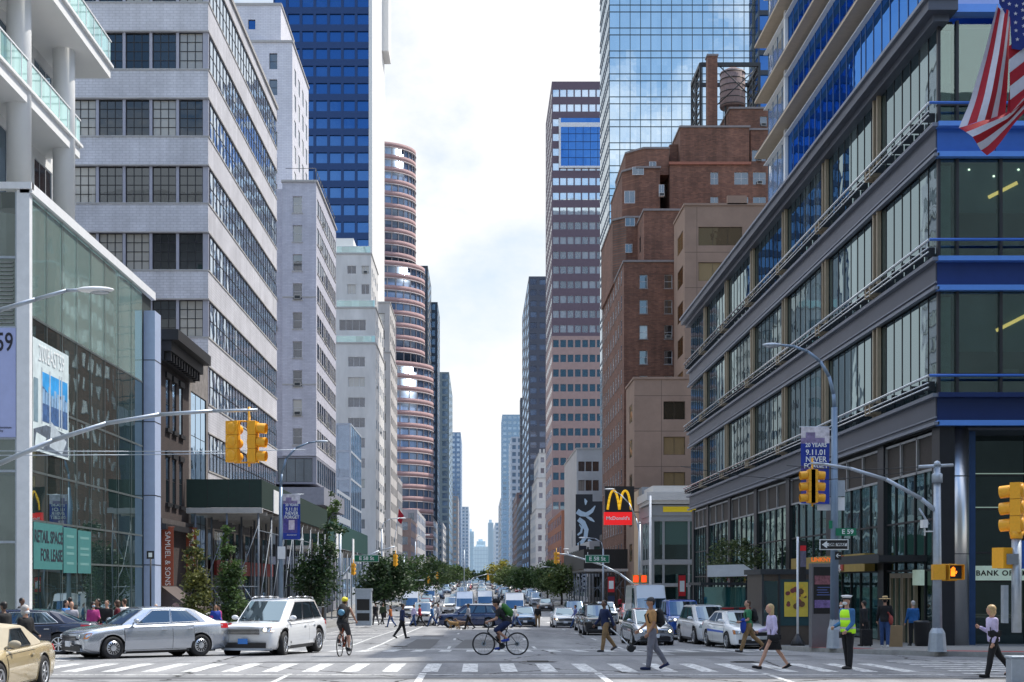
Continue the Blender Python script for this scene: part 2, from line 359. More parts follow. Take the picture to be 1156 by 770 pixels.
M_yel = mat('signal_yellow', (.85,.40,.02), .45, var=.08, scale=20)
M_black = mat('black_plastic', (.012,.012,.014), .4, var=0)
M_white = mat('white_paint', (.78,.79,.8), .5, var=.06)
M_rubber = mat('tyre_rubber', (.018,.018,.019), .8, var=.1, scale=30)
M_chrome = mat('chrome', (.75,.76,.78), .12, 1.0, var=0)
M_green = mat('sign_green', (.005,.18,.09), .45, var=0)
M_signw = mat('sign_white', (.8,.82,.8), .5, var=0)
M_red = mat('sign_red', (.6,.012,.02), .45, var=0)
# ------------------------------------------------------------------ terrain, roads, pavements
def ybreaks(y0, y1, step=4.0):
    ys = {round(y0,3), round(y1,3)}
    for y, _ in GP:
        if y0 < y < y1: ys.add(y)
    y = y0
    while y < min(y1, 160): ys.add(round(y,3)); y += step
    return sorted(ys)
def sheet(name, x0, x1, y0, y1, dz, m, label=None):
    mb = MB(); ys = ybreaks(y0, y1); 
    v = []; f = []
    for y in ys: v += [(x0, y, gz(y)+dz), (x1, y, gz(y)+dz)]
    for i in range(len(ys)-1): f.append((2*i, 2*i+1, 2*i+3, 2*i+2))
    mb.raw(v, f); o = mb.build(name, m); o['kind'] = 'structure'; return o
CURB = 10.6
sheet('ground', -3000, 3000, -60, 9000, -.06, mat('ground_concrete', (.16,.16,.155), .9, var=.2, scale=.3))
sheet('avenue_road', -14, 14.0, -60, 1500, 0, M_asph)
for k, (a, b_) in enumerate([(29.5, 46.6), (120, 133), (199, 212), (279, 291), (358, 370)]):
    sheet('cross_street_road', -150, -14.0, a, b_, 0, M_asph); sheet('cross_street_road', 14.0, 150, a, b_, 0, M_asph)
def slab(name, outline, h=.15, m=M_walk):
    """raised pavement following the street profile; outline in xy, sliced along y"""
    bm = bmesh.new(); vs = [bm.verts.new((x, y, 0)) for x, y in outline]; bm.faces.new(vs)
    ys = [y for y in ybreaks(min(p[1] for p in outline), max(p[1] for p in outline))][1:-1]
    for y in ys: bmesh.ops.bisect_plane(bm, geom=bm.verts[:]+bm.edges[:]+bm.faces[:], plane_co=(0,y,0), plane_no=(0,1,0))
    top = bm.faces[:]
    r = bmesh.ops.extrude_face_region(bm, geom=top); tv = [q for q in r['geom'] if isinstance(q, bmesh.types.BMVert)]
    tvs = set(tv)
    for q in bm.verts: q.co.z = gz(q.co.y) + (h if q in tvs else -.3)
    bmesh.ops.recalc_face_normals(bm, faces=bm.faces[:])
    me = bpy.data.meshes.new(name); bm.to_mesh(me); bm.free()
    o = link_mesh(name, me, [m, M_curb]); o['kind'] = 'structure'
    for p in me.polygons:
        if abs(p.normal.z) < .5: p.material_index = 1
    return o
slab('sidewalk', [(11.6,56),(11.3,50),(11.2,47.5),(11.6,45.4),(12.4,43.2),(13.8,41.2),(16,39.8),(20,39.2),(150,39.2),(150,119),(15,119),(12.6,118),(11.6,116)])
slab('sidewalk', [(-CURB,50),(-11,48.2),(-12.3,47),(-14,46.6),(-150,46.6),(-150,119),(-15,119),(-12,118),(-CURB,116)][::-1])
ks = [(133,199),(212,279),(291,358),(370,437),(450,1500)]
for a, b_ in ks:
    slab('sidewalk', [(CURB,a+2),(12.5,a),(150,a),(150,b_),(12.5,b_),(CURB,b_-2)])
    slab('sidewalk', [(-CURB,a+2),(-12.5,a),(-150,a),(-150,b_),(-12.5,b_),(-CURB,b_-2)][::-1])
slab('sidewalk', [(150,29.5),(13.5,29.5),(12,28.6),(11.2,27),(CURB,24),(CURB,-60),(150,-60)][::-1])
slab('sidewalk', [(-150,29.5),(-13.5,29.5),(-12,28.6),(-11.2,27),(-CURB,24),(-CURB,-60),(-150,-60)])
# painted markings: each crosswalk and each line its own sheet just above the asphalt
def mark(mb, pts):   # polygon projected on the street
    mb.poly([(x, y, gz(y)+.006) for x, y in pts])
mb = MB()
x = -10.2
STR = [i*.0 for i in range(0)]
for i in range(24):
    xc = .72 + (i-12)*.945
    if abs(xc) > 10.9: continue
    for (ya, yb) in ((32.3, 34.2), (34.2, 36.3)): mark(mb, [(xc-.19, ya), (xc+.19, ya), (xc+.19, yb), (xc-.19, yb)])
o = mb.build('near_crosswalk', M_paint); o['kind'] = 'structure'
mb = MB()
for i in range(22):
    xc = .7 + (i-11)*.95
    for (ya, yb) in ((46.6, 48.8), (48.8, 51)): mark(mb, [(xc-.2, ya), (xc+.2, ya), (xc+.2, yb), (xc-.2, yb)])
o = mb.build('far_crosswalk', M_paint); o['kind'] = 'structure'
mb = MB()
for yc in (115.5, 135.5):
    for i in range(16):
        xc = -10 + i*1.33
        mark(mb, [(xc-.25, yc-1.6), (xc+.25, yc-1.6), (xc+.25, yc+1.6), (xc-.25, yc+1.6)])
o = mb.build('distant_crosswalk', M_paint); o['kind'] = 'structure'
mb = MB()
for i in range(8):
    y = 30.6 + i*1.0
    mark(mb, [(11.2, y), (14.6, y), (14.6, y+.35), (11.2, y+.35)])
o = mb.build('side_crosswalk', M_paint); o['kind'] = 'structure'
mb = MB()
for i in range(8):
    y = 37.0 + i*1.05
    mark(mb, [(-14.6, y), (-11.4, y), (-11.4, y+.35), (-14.6, y+.35)])
o = mb.build('side_crosswalk', M_paint); o['kind'] = 'structure'
mb = MB()
def strip(x, y0, y1, w=.12):
    ys = ybreaks(y0, y1)
    for a, b_ in zip(ys, ys[1:]): mark(mb, [(x-w/2, a), (x+w/2, a), (x+w/2, b_), (x-w/2, b_)])
strip(-4.25, 52, 112); strip(-4.35, 23, 31.6)
strip(-1.3, 23, 31.9, .16); strip(2.75, 23, 32.0, .16); strip(6.6, 23, 31.9, .14)
for x in (-1.2, 2.2, 5.6):
    y = 53.5
    while y < 112: strip(x, y, y+3); y += 12
for x in (-4.25, -1.2, 2.2, 5.6):
    y = 140
    while y < 420: strip(x, y, y+3); y += 12
mark(mb, [(-4.2, 52.4), (10.2, 52.4), (10.2, 52.9), (-4.2, 52.9)])
for i in range(7):   # hatched buffer left
    y = 56 + i*7
    mark(mb, [(-8.6, y), (-5.6, y+2.5), (-5.6, y+3.1), (-8.6, y+.6)])
strip(-8.8, 54, 112, .1); strip(-5.4, 54, 112, .1)
mark(mb, [(-10.6, 31.2), (10.6, 31.2), (10.6, 31.35), (-10.6, 31.35)])
o = mb.build('lane_markings', M_paint); o['kind'] = 'structure'
# manholes + patches
for (x, y, r) in ((1.6, 37.5, .42), (-3.2, 56, .4), (7.2, 37.2, .4), (12.9, 31.6, .35)):
    mb = MB(); mb.lathe([(r, 0), (r, .012)], (x, y, gz(y)+.001), 20); 
    for q in range(-2, 3): mb.box(x-r*.7, x+r*.7, y+q*r*.3-.02, y+q*r*.3+.02, gz(y)+.0135, gz(y)+.018)
    o = mb.build('manhole_cover', mat('cast_iron', (.05,.05,.05), .5, .6, var=.2, scale=20)); o['kind'] = 'structure'
mb = MB()
M_patch = mat('asphalt_patch', (.085,.088,.095), .75, var=.25, scale=2)
for pts in ([(-6,36.9),(2,37.0),(2.2,37.9),(-5.8,37.6)], [(3,41.5),(10,41.2),(10,42.1),(3.1,42.4)], [(-1,54),(.6,54),(.9,66),(-.7,66)], [(-9.8,29.9),(12,29.9),(12,30.4),(-9.8,30.5)], [(-3.1,52.9),(-1.9,52.9),(-1.9,75),(-3,75)], [(6.1, 42.5),(8.3,42.4),(8.4,45.6),(6.2,45.4)]):
    ys = sorted(p[1] for p in pts)
    mb.poly([(x, y, gz(y)+.003) for x, y in pts])
o = mb.build('asphalt_patch', M_patch); o['kind'] = 'structure'
mb = MB()
mb.poly([(x, y, gz(y)+.156) for x, y in [(11.2,46.8),(12.2,44.3),(12.9,44.6),(11.9,47.1)]]); mb.poly([(x, y, gz(y)+.156) for x, y in [(13.7,41.6),(16.2,40.3),(16.5,40.9),(14.0,42.3)]])
o = mb.build('tactile_paving', mat('tactile_red', (.35,.05,.05), .8, var=.15)); o['kind'] = 'structure'
# ------------------------------------------------------------------ building kit
XR, XL = 17.5, -16.8
def rbox(mb, face, P, ua, ub, za, zb, d0, d1, m=0):
    if face == 'N': mb.box(ua, ub, P+d0, P+d1, za, zb, m)
    elif face == 'R': mb.box(P+d0, P+d1, ua, ub, za, zb, m)
    else: mb.box(P-d1, P-d0, ua, ub, za, zb, m)
FROT = {'N': 0, 'R': R(-90), 'L': R(90)}
def fpt(face, P, u, z, d=0):
    if face == 'N': return (u, P+d, z)
    if face == 'R': return (P+d, u, z)
    return (P-d, u, z)
def even(u0, u1, n, w):
    p = (u1-u0)/n; return [(u0+p*i+(p-w)/2, u0+p*i+(p+w)/2) for i in range(n)]
def rows(ztop, pitch, n, h): return [(ztop-pitch*i-h, ztop-pitch*i) for i in range(n)]
_pane = {}
def pane_mesh(w, h, gm):
    k = ('p', round(w,2), round(h,2), gm.name)
    if k not in _pane:
        mb = MB(); mb.box(-w/2, w/2, 0, .012, -h/2, h/2); me = mb.mesh('window'); me.materials.append(gm); _pane[k] = me
    return _pane[k]
def frame_mesh(w, h, nx, ny, fm, t=.05, low=None, D=-.05):
    k = ('f', round(w,2), round(h,2), nx, ny, fm.name, t, low, D)
    if k not in _pane:
        mb = MB(); a, b = w/2, h/2
        mb.box(-a, a, D, -.003, b-t, b); mb.box(-a, a, D, -.003, -b, -b+t)
        mb.box(-a, -a+t, D, -.003, -b+t, b-t); mb.box(a-t, a, D, -.003, -b+t, b-t)
        for i in range(1, nx):
            x = -a + w*i/nx; mb.box(x-t*.4, x+t*.4, D*.8, -.003, -b+t, b-t)
        for j in range(1, ny):
            z = -b + h*j/ny
            if low and ny == 2: z = -b + h*low
            mb.box(-a+t, a-t, D*.7, -.005, z-t*.35, z+t*.35)
        me = mb.mesh('frame'); me.materials.append(fm); _pane[k] = me
    return _pane[k]
M_coping2 = mat('ac_casing', (.42,.41,.38), .6, var=.2, scale=4)
class B:
    def __init__(s, name, label, cat, loc, mats, group=None):
        s.root = thing(name, label, cat, loc, group=group)
        s.mats = mats; s.wall = MB(); s.wins = []
    def face(s, face, P, u0, u1, z0, z1, cols, rws, th=.25, win=None, m=0, pm=None, pd=0.0, skip=None, sill=None, wd=None):
        """wall lattice: bands over the full width, piers between the openings; win=(glass, nx, ny, frame)"""
        W = s.wall; pm = m if pm is None else pm; wd = (th-.03 if face == 'N' else min(th-.03, .05)) if wd is None else wd
        if not cols or not rws: rbox(W, face, P, u0, u1, z0, z1, 0, th, m); return
        rws = sorted(rws); cols = sorted(cols)
        zc = z0
        for a, b in rws:
            if a - zc > .001: rbox(W, face, P, u0, u1, zc, a, 0, th, m)
            uc = u0
            for c, d in cols:
                if c - uc > .001: rbox(W, face, P, uc, c, a, b, pd, th, pm)
                uc = d
            if u1 - uc > .001: rbox(W, face, P, uc, u1, a, b, pd, th, pm)
            zc = b
        if z1 - zc > .001: rbox(W, face, P, u0, u1, zc, z1, 0, th, m)
        if win:
            for a, b in rws:
                for c, d in cols:
                    if skip and skip(c, a): continue
                    s.wins.append((face, P, (c+d)/2, (a+b)/2, d-c, b-a, wd+.03, win))
                    if sill is not None: rbox(W, face, P, c-.08, d+.08, a-.12, a-.002, -.06, .0-.002, sill)
    def vol(s, x0, x1, y0, y1, z0, z1, side, front=None, flank=None, th=.25, m=0, cap=None, **kw):
        """box volume with detailed front (N) and street-side face"""
        a = th
        if side == 'R': s.wall.box(x0+a, x1, y0+a, y1, z0, z1-.01, m)
        else: s.wall.box(x0, x1-a, y0+a, y1, z0, z1-.01, m)
        f = front or ([], [], None); s.face('N', y0, x0, x1, z0, z1, f[0], f[1], th, f[2] if len(f) > 2 else None, m, **kw)
        f = flank or ([], [], None); s.face(side, x0 if side == 'R' else x1, y0+th, y1, z0, z1, f[0], f[1], th, f[2] if len(f) > 2 else None, m, **kw)
        if cap is not None:
            s.wall.box(x0-.12, x1+.12, y0-.12, y0+.4, z1, z1+.25, cap)
            if side == 'R': s.wall.box(x0-.12, x0+.4, y0+.4, y1, z1, z1+.25, cap)
            else: s.wall.box(x1-.4, x1+.12, y0+.4, y1, z1, z1+.25, cap)
    def done(s, nmax=100, frames=True, wname='window', ac=0):
        s.wall.build('wall', s.mats, s.root, world=True)
        rl = s.root.location
        def key(w):
            p = Vector(fpt(w[0], w[1], w[2], w[3])); dx = max(p.length, 1)
            asp = 1 if w[0] == 'N' else abs(w[1])/dx
            return -w[4]*w[5]*asp/dx**2
        s.wins.sort(key=key)
        vis = [w for w in s.wins]
        for w in vis[:nmax]:
            face, P, u, z, ww, hh, th, (gm, nx, ny, fm) = w
            o = bpy.data.objects.new(wname, pane_mesh(ww, hh, gm)); COL.objects.link(o); o.parent = s.root
            o.location = Vector(fpt(face, P, u, z, th-.03)) - rl; o.rotation_euler = (0, 0, FROT[face])
            if fm and frames:
                if ac and ww < 2.2 and random.random() < ac:
                    am = MB(); am.box(-.33, .33, -th-.16, -.06, -hh/2+.04, -hh/2+.46, 0); am.box(-.28, .28, -th-.165, -th-.161, -hh/2+.09, -hh/2+.41, 1)
                    am.build('air_conditioner', [M_coping2, M_steeld], o)
                f = bpy.data.objects.new('frame', frame_mesh(ww, hh, nx, ny, fm, D=-.05 if face == 'N' else -.016)); COL.objects.link(f); f.parent = o
        rest = vis[nmax:]
        if rest:
            byg = {}
            for w in rest: byg.setdefault(w[7][0].name, []).append(w)
            for g, ws in byg.items():
                mb = MB(); fm_ = None
                for face, P, u, z, ww, hh, th, (gm, nx, ny, fm) in ws:
                    rbox(mb, face, P, u-ww/2, u+ww/2, z-hh/2, z+hh/2, th-.03, th-.018, 0)
                    if fm and frames:
                        fm_ = fm; t = .05
                        for i in range(0, nx+1):
                            x = u-ww/2+ww*i/nx; x = min(max(x, u-ww/2+t/2), u+ww/2-t/2); rbox(mb, face, P, x-t/2, x+t/2, z-hh/2, z+hh/2, th-(.08 if face == 'N' else .05), th-.033, 1)
                        for j in range(0, ny+1):
                            y = z-hh/2+hh*j/ny; y = min(max(y, z-hh/2+t/2), z+hh/2-t/2); rbox(mb, face, P, u-ww/2, u+ww/2, y-t/2, y+t/2, th-(.075 if face == 'N' else .047), th-.036, 1)
                o = mb.build('further_windows', [ws[0][7][0], fm_ or M_black], s.root, world=True); o['kind'] = 'stuff'
# ------------------------------------------------------------------ palette
G_room = glass('window_glass', (.018,.022,.026), (.85,.92,1), .18, .02, .006, None, .9, (.35,.34,.30), .25)
G_blue = glass('blue_window_glass', (.010,.05,.16), (.14,.34,.80), .36, .02, .004, None, .5, (.2,.3,.45), .06)
G_dark = glass('dark_window_glass', (.012,.016,.02), (.6,.75,.9), .18, .03, .006, None, .9, (.2,.2,.19), .12)
G_ribbon = glass('ribbon_glass', (.03,.035,.04), (.8,.9,1), .42, .02, .012, None, 1.0, (.42,.41,.37), .33)
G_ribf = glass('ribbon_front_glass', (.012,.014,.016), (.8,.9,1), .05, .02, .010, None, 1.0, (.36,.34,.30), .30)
G_ribs = glass('ribbon_side_glass', (.22,.30,.42), (.9,.96,1), .35, .02, .03, None, .75, (.62,.63,.62), .36)  # sky reflection is partly put into the pale blue base
G_far = glass('far_glass', (.05,.07,.10), (.6,.75,.95), .35, .05, 0, (2.5, 3.2), .6, (.2,.24,.3), .15)
FR_dark = mat('dark_window_frame', (.03,.03,.035), .5, .3, var=0)
FR_white = mat('white_window_frame', (.55,.56,.58), .5, var=0)
FR_alu = mat('aluminium_frame', (.42,.44,.46), .35, .7, var=0)
FR_bronze = mat('bronze_frame', (.06,.045,.035), .4, .5, var=0)
W_lav = brick('white_glazed_brick', (.60,.595,.63), (.55,.545,.58), (.46,.455,.49), .42, .17, .6, .02, .16)
W_grey = brick('pale_grey_brick', (.50,.50,.52), (.44,.44,.47), (.36,.36,.38), .3, .1, .7, .012, .12)
W_lime = mat('pale_stone', (.60,.585,.57), .85, var=.14, scale=.5, streak=1)
W_limed = mat('weathered_stone', (.44,.42,.41), .85, var=.2, scale=.5, streak=1)
W_red = brick('red_brown_brick', (.235,.108,.070), (.14,.065,.045), (.12,.085,.07), .45, .16, .9, .018, .28)
W_tan = mat('tan_concrete', (.27,.185,.14), .85, var=.12, scale=.5, bump=.2)
W_tanj = mat('tan_concrete_joint', (.11,.075,.06), .9, var=0)
W_white = mat('white_stone', (.74,.73,.71), .75, var=.06, scale=.3, streak=1)
W_coping = mat('coping', (.4,.39,.38), .8, var=.1)
W_gran = mat('red_granite', (.36,.23,.225), .85, var=.1, scale=1)
W_pinkg = mat('pink_granite', (.33,.235,.225), .6, var=.08, scale=1)
W_navy = mat('navy_metal', (.016,.05,.15), .4, .4, var=.08)
W_dk = mat('dark_metal_cladding', (.035,.045,.06), .4, .3, var=.1)
# ================================================================== LEFT SIDE
def plainsign(mb, face, P, u0, u1, z0, z1, d): rbox(mb, face, P, u0, u1, z0, z1, -d, -d+.02)
# --- corner glass pavilion
gb = (-22, 51.3, 0)
Gm_side = glass('green_curtain_glass', (.022,.040,.040), (.74,.86,.86), .40, .012, .010, (1.85, 50), .35, None, 0, .25)
Gm_top = glass('pale_parapet_glass', (.26,.38,.36), (.80,1,.97), .45, .03, .004, (1.85, 50), .12)
Gm_front = glass('clear_shop_glass', (.05,.06,.055), (.85,.95,.92), .28, .01, .01, (2.4, 4), .5)
pav = thing('glass_pavilion', 'three storey green glass corner pavilion with white metal edge and retail space for lease posters', 'building', gb)
Z0, ZT = -.35, 17.0
core = MB(); core.box(-40, XL-.06, 51.36, 70.5, Z0-.5, ZT-.35, 0); core.build('wall', [mat('pavilion_core', (.02,.03,.028), .6)], pav, world=True)
YC = [51.45, 53.25, 55.2, 57.2, 59.3, 61.5, 63.8, 66.2, 68.4]
ZL = [Z0, 2.55, 5.35, 8.3, 11.6, 16.7]
def dz_(py, y): return PZ(py, y)
zs_side = [-.35, 2.9, 4.45, 6.3, 8.9, 12.1, 16.6]
for i in range(len(YC)-1):
    for j in range(len(zs_side)-1):
        mb = MB(); g = Gm_top if j == 5 else Gm_side
        rbox(mb, 'L', XL, YC[i]+.012, YC[i+1]-.012, zs_side[j]+.015, zs_side[j+1]-.015, .0, .03)
        mb.build('glass_pane', g, pav, world=True)
mb = MB()
for z in zs_side[1:-1]: rbox(mb, 'L', XL, YC[0], YC[-1], z-.04, z+.04, -.03, -.002)
for y in YC[1:-1]: rbox(mb, 'L', XL, y-.02, y+.02, Z0, 16.6, -.045, -.032)
mb.build('mullion', mat('slim_grey_mullion', (.18,.21,.21), .4, .6), pav, world=True)
mb = MB()
mb.box(XL-.42, XL+.06, 51.1, 51.42, Z0, ZT-.25, 0)            # white corner post
rbox(mb, 'L', XL, 51.1, 70.6, 16.62, ZT, -.16, .3, 0)
mb.box(-40, XL+.16, 51.0, 51.3, 16.75, ZT, 0)
mb.build('corner_frame', [M_white], pav, world=True)
zf = [PZ(q, 51.3) for q in (698, 612, 532, 495, 370, 291, 216)]
zf[0] = Z0
for k, (xa, xb) in enumerate([(-24.8, -21.2), (-21.16, XL-.46)]):
    for j in range(len(zf)-1):
        if j == 3: continue
        mb = MB(); mb.box(xa, xb, 51.26, 51.3, zf[j]+.04, zf[j+1]-.04); mb.build('glass_pane', Gm_front, pav, world=True)
mb = MB()
for z in zf[1:-1]: mb.box(-40, XL-.43, 51.2, 51.255, z-.045, z+.045)
mb.box(-21.19, -21.1, 51.18, 51.254, Z0, 16.7); mb.box(XL-.5, XL-.44, 51.18, 51.254, Z0, 16.7)
mb.build('mullion', M_steel, pav, world=True)
mb = MB()
for q in range(16): mb.box(-24.6, XL-.6, 51.205, 51.22, zf[4]+.15+q*.15, zf[4]+.2+q*.15)
mb.build('blind', mat('blind_slats', (.25,.26,.25), .5, var=.2), pav, world=True)
mb = MB(); mb.box(-24.8, XL-.46, 51.14, 51.2, zf[3]+.03, zf[4]-.03); po = mb.build('front_poster', mat('lavender_poster', (.42,.47,.74), .6, var=.04), pav, world=True)
text('59', .98, mat('poster_ink', (.02,.02,.035), .5, var=0), po, (-17.68-gb[0], 51.13-gb[1], PZ(388, 51.3)), sx=.68, bold=.01)
text('A Residential Condominium\nNew York City', .12, _M['poster_ink'], po, (-18.1-gb[0], 51.13-gb[1], PZ(485, 51.3)))
# side poster of a room with a view, built as flat printed areas
ya, yb = 51.5, 56.0; za, zb = PZ(500, 55)-.4, PZ(372, 51.5)
post = MB(); P_ = XL+.05
def pq(mb, pts, d, m): mb.poly([(P_+d, y, z) for y, z in pts][::-1], m)
za, zb = 7.1, 11.35
pq(post, [(ya,za),(yb,za),(yb,zb),(ya,zb)], 0, 0)
pq(post, [(ya+1.0,za+1.7),(yb-.15,za+1.7),(yb-.15,zb-1.15),(ya+1.0,zb-1.15)], .003, 1)
pq(post, [(ya+1.0,za+1.2),(yb-.15,za+1.2),(yb-.15,za+2.3),(yb-.9,za+2.5),(ya+2.4,za+2.2),(ya+1.0,za+2.6)], .005, 2)
for y in (ya+1.0, ya+2.0, ya+3.2, ya+3.5): pq(post, [(y,za+1.1),(y+.13,za+1.1),(y+.13,zb-1.0),(y,zb-1.0)], .007, 3)
pq(post, [(ya+.1,za+.1),(yb-.1,za+.1),(yb-.1,za+1.0),(ya+1.6,za+1.1),(ya+.1,za+.8)], .009, 4)
pq(post, [(ya+.2,za+.2),(ya+1.2,za+.15),(ya+1.6,za+.6),(ya+.4,za+.7)], .012, 0)
pq(post, [(ya+2.0,za+.3),(ya+3.6,za+.15),(ya+4.2,za+.7),(ya+2.2,za+1.3)], .012, 3)
pq(post, [(ya+.1,za+1.1),(ya+.6,za+1.1),(ya+.6,zb-1.5),(ya+.1,zb-1.5)], .012, 5)
for q in range(9):
    y0 = ya+1.15+q*.36; h = .3+.5*random.random(); pq(post, [(y0,za+1.9),(y0+.28,za+1.9),(y0+.28,za+2.0+h),(y0,za+2.0+h)], .0065, 6)
po = post.build('side_poster', [mat('poster_pale', (.62,.72,.74), .4, var=.15, scale=2), mat('poster_sky', (.03,.32,.72), .4, var=.35, scale=1.2), mat('poster_city', (.05,.12,.28), .4, var=.5, scale=6), mat('poster_curtain', (.45,.52,.58), .4, var=.2), mat('poster_floor', (.10,.13,.17), .4, var=.6, scale=4), mat('poster_wall', (.2,.3,.36), .4, var=.2), mat('poster_tower', (.25,.42,.62), .4, var=.2)], pav, world=True)
text('200EAST59', .92, mat('poster_letter', (.80,.83,.84), .5, var=0), po, (P_+.02-gb[0], 53.75-gb[1], 10.85), rot=(R(90),0,R(90)), sx=.74)
mb = MB(); rbox(mb, 'L', XL, 51.6, 55.15, 2.62, 4.4, -.06, -.035); sg = mb.build('lease_sign', mat('teal_vinyl', (.05,.19,.19), .5, var=.06), pav, world=True)
text('RETAIL SPACE', .66, _M['poster_ink'], sg, (XL+.066-gb[0], 53.42-gb[1], 3.85), rot=(R(90),0,R(90)), sx=.86, bold=.012)
text('FOR LEASE', .66, _M['poster_ink'], sg, (XL+.066-gb[0], 53.75-gb[1], 3.15), rot=(R(90),0,R(90)), sx=.86, bold=.012)
mb = MB(); rbox(mb, 'L', XL, 55.3, 57.1, 2.5, 4.35, -.06, -.035); rbox(mb, 'L', XL, 57.3, 59.2, 2.5, 4.3, -.06, -.035)
for k, z in enumerate((4.0, 3.55, 3.3, 2.9)): rbox(mb, 'L', XL, 55.7, 56.7, z-.05, z+.05, -.064, -.0605, 1); rbox(mb, 'L', XL, 57.6, 58.9, z-.06, z+.04, -.064, -.0605, 1)
mb.build('small_lease_notice', [_M['teal_vinyl'], mat('faint_print', (.14,.30,.29), .5, var=0)], pav, world=True)
mb = MB()
mb.box(XL-.5, XL+.5, 69.0, 70.3, Z0, PZ(355, 70), 0); mb.box(XL-.5, XL+.04, 70.3, 71.6, Z0, PZ(356, 70), 0)
for z in (3.0, 6.5, 10.2, 13.3): mb.box(XL-.51, XL+.51, 68.99, 70.31, z-.02, z+.02, 1)
mb.build('corner_pier', [mat('pale_blue_cladding', (.42,.50,.68), .45, .1, var=.05), M_black], pav, world=True)
mb = MB(); mb.box(-21, -20, 60, 60.2, 9.6, 9.66); mb.box(-24.3, -22.5, 51.15, 51.18, zf[5]-.8, zf[5]-.72)
# --- white balcony apartment tower behind/above
bt_ = thing('balcony_tower', 'white apartment tower with round columns and glass railed balconies above the glass pavilion', 'building', (-26, 52, ZT))
mb = MB()
for (z, x1, y1) in ((21.0, -17.8, 61.2), (25.35, -17.0, 63.3), (29.9, -16.6, 64.5)):
    mb.box(-40, x1, 46, y1, z, z+.5); mb.box(-40, x1+.12, 46, y1+.12, z+.5, z+.62)
mb.build('balcony_slab', mat('balcony_white', (.80,.80,.79), .7, var=.03, scale=.5), bt_, world=True, bevel=0)
for (x, y) in ((-18.15, 60.0), (-18.2, 54.3), (-18.3, 48.6)):
    mb = MB(); mb.tube((x, y, ZT-.3), (x, y, 31), .47, n=24); mb.build('column', _M['balcony_white'], bt_, world=True)
for (z, x1, y1) in ((21.62, -17.8, 61.2), (25.97, -17.0, 63.3)):
    mb = MB(); y = 46.2
    Gr = glass('railing_glass', (.30,.50,.46), (.9,1,.98), .30, .02, 0, (1.2, 9), .25, None, 0, .35)
    while y < y1-.2:
        mb.box(x1-.02, x1+.0, y, min(y+1.15, y1), z, z+1.05, 0); mb.box(x1-.03, x1+.02, y-.045, y-.005, z-.3, z+1.1, 1); y += 1.2
    mb.box(x1-.04, x1+.04, 46, y1+.05, z+1.06, z+1.12, 1); mb.box(x1-5, x1-.05, y1-.02, y1, z, z+1.05, 0); mb.box(x1-5, x1+.0, y1-.03, y1+.03, z+1.06, z+1.12, 1)
    mb.build('glass_railing', [Gr, M_white], bt_, world=True)
bb = B('x', '', '', (0,0,0), [_M['balcony_white']]); bpy.data.objects.remove(bb.root); bb.root = bt_
bb.vol(-40, -19.3, 50, 62.5, ZT-.4, 33, 'L', front=(even(-34, -19.6, 5, 2.6), [(17.2, 20.4), (21.7, 24.7), (26.1, 29.1)], (G_dark, 3, 1, FR_white)), flank=(even(50.5, 62.3, 4, 2.5), [(17.2, 20.6), (21.7, 24.9), (26.1, 29.3)], (G_dark, 3, 1, FR_white)))
bb.done()
# --- narrow dark brick row house
rh = B('brick_rowhouse', 'narrow dark brown brick row house with narrow windows and a heavy black cornice', 'building', (-22, 73, -.5), [brick('dark_brown_brick', (.055,.035,.032), (.04,.028,.026), (.03,.025,.025), .3, .1, .9, .012, .2), mat('black_cornice', (.012,.012,.014), .5, var=.1), mat('rusticated_stone', (.06,.05,.048), .85, var=.25)])
cols = [(73.6, 74.5), (75.2, 76.1), (76.9, 77.8)]
rh.vol(-32, XL, 71.62, 79.4, -.8, 14.2, 'L', flank=(cols, [(6.4, 8.9), (10.4, 13.1)], (G_dark, 1, 2, FR_dark)), th=.3)
rh.wall.box(-32, XL+.75, 71.6, 79.9, 14.2, 14.75, 1); rh.wall.box(-32, XL+1.15, 71.4, 80.1, 14.75, 15.3, 1); rh.wall.box(-32, XL+.35, 71.62, 79.6, 13.7, 14.2, 1)
for q in range(12): rbox(rh.wall, 'L', XL, 71.9+q*.66, 72.15+q*.66, 13.75, 14.2, -.65, -.35, 1)
for c, d in cols:
    for z in (8.9, 13.1): rbox(rh.wall, 'L', XL, c-.12, d+.12, z, z+.3, -.1, -.002, 1); 
    for z in (6.4, 10.4): rbox(rh.wall, 'L', XL, c-.12, d+.12, z-.2, z-.002, -.15, -.002, 1)
rbox(rh.wall, 'L', XL, 71.7, 79.5, 4.9, 5.2, -.45, -.002, 1); rbox(rh.wall, 'L', XL, 71.7, 79.5, 5.22, 5.5, -.25, -.002, 2)
rh.done()
def hang_banner(label, y, z0, z1, w, txt, m_, colr):
    mb = MB(); mb.box(XL+.1, XL+.1+w, y, y+.03, z0, z1); mb.tube((XL, y+.015, z1+.03), (XL+.15+w, y+.015, z1+.03), .02)
    o = one(mb, 'shop_banner', m_, label, 'banner', base=(XL, y, z0))
    text(txt, .34, colr, o, (.1+w*.5, -.01, (z1-z0)/2), rot=(0, R(-90)*-1, R(90)*0), sx=1) if False else None
    t_ = text(txt, .40, colr, o, (.1+w*.5, -.012, (z1-z0)*.47), rot=(R(90), R(90), 0), sx=.98)
    return o
M_rust = mat('rust_red_banner', (.28,.055,.02), .7, var=.08); M_bl = mat('banner_letter', (.75,.70,.62), .6, var=0)
hang_banner('rust red vertical banner lettered Samuel & Sons on the dark row house, nearer one', 72.2, 1.95, 5.0, .62, 'SAMUEL & SONS', M_rust, M_bl)
hang_banner('rust red vertical shop banner hanging further back behind the columnar trees', 78.2, 2.4, 5.2, .6, 'SAMUEL & SONS', M_rust, M_bl)
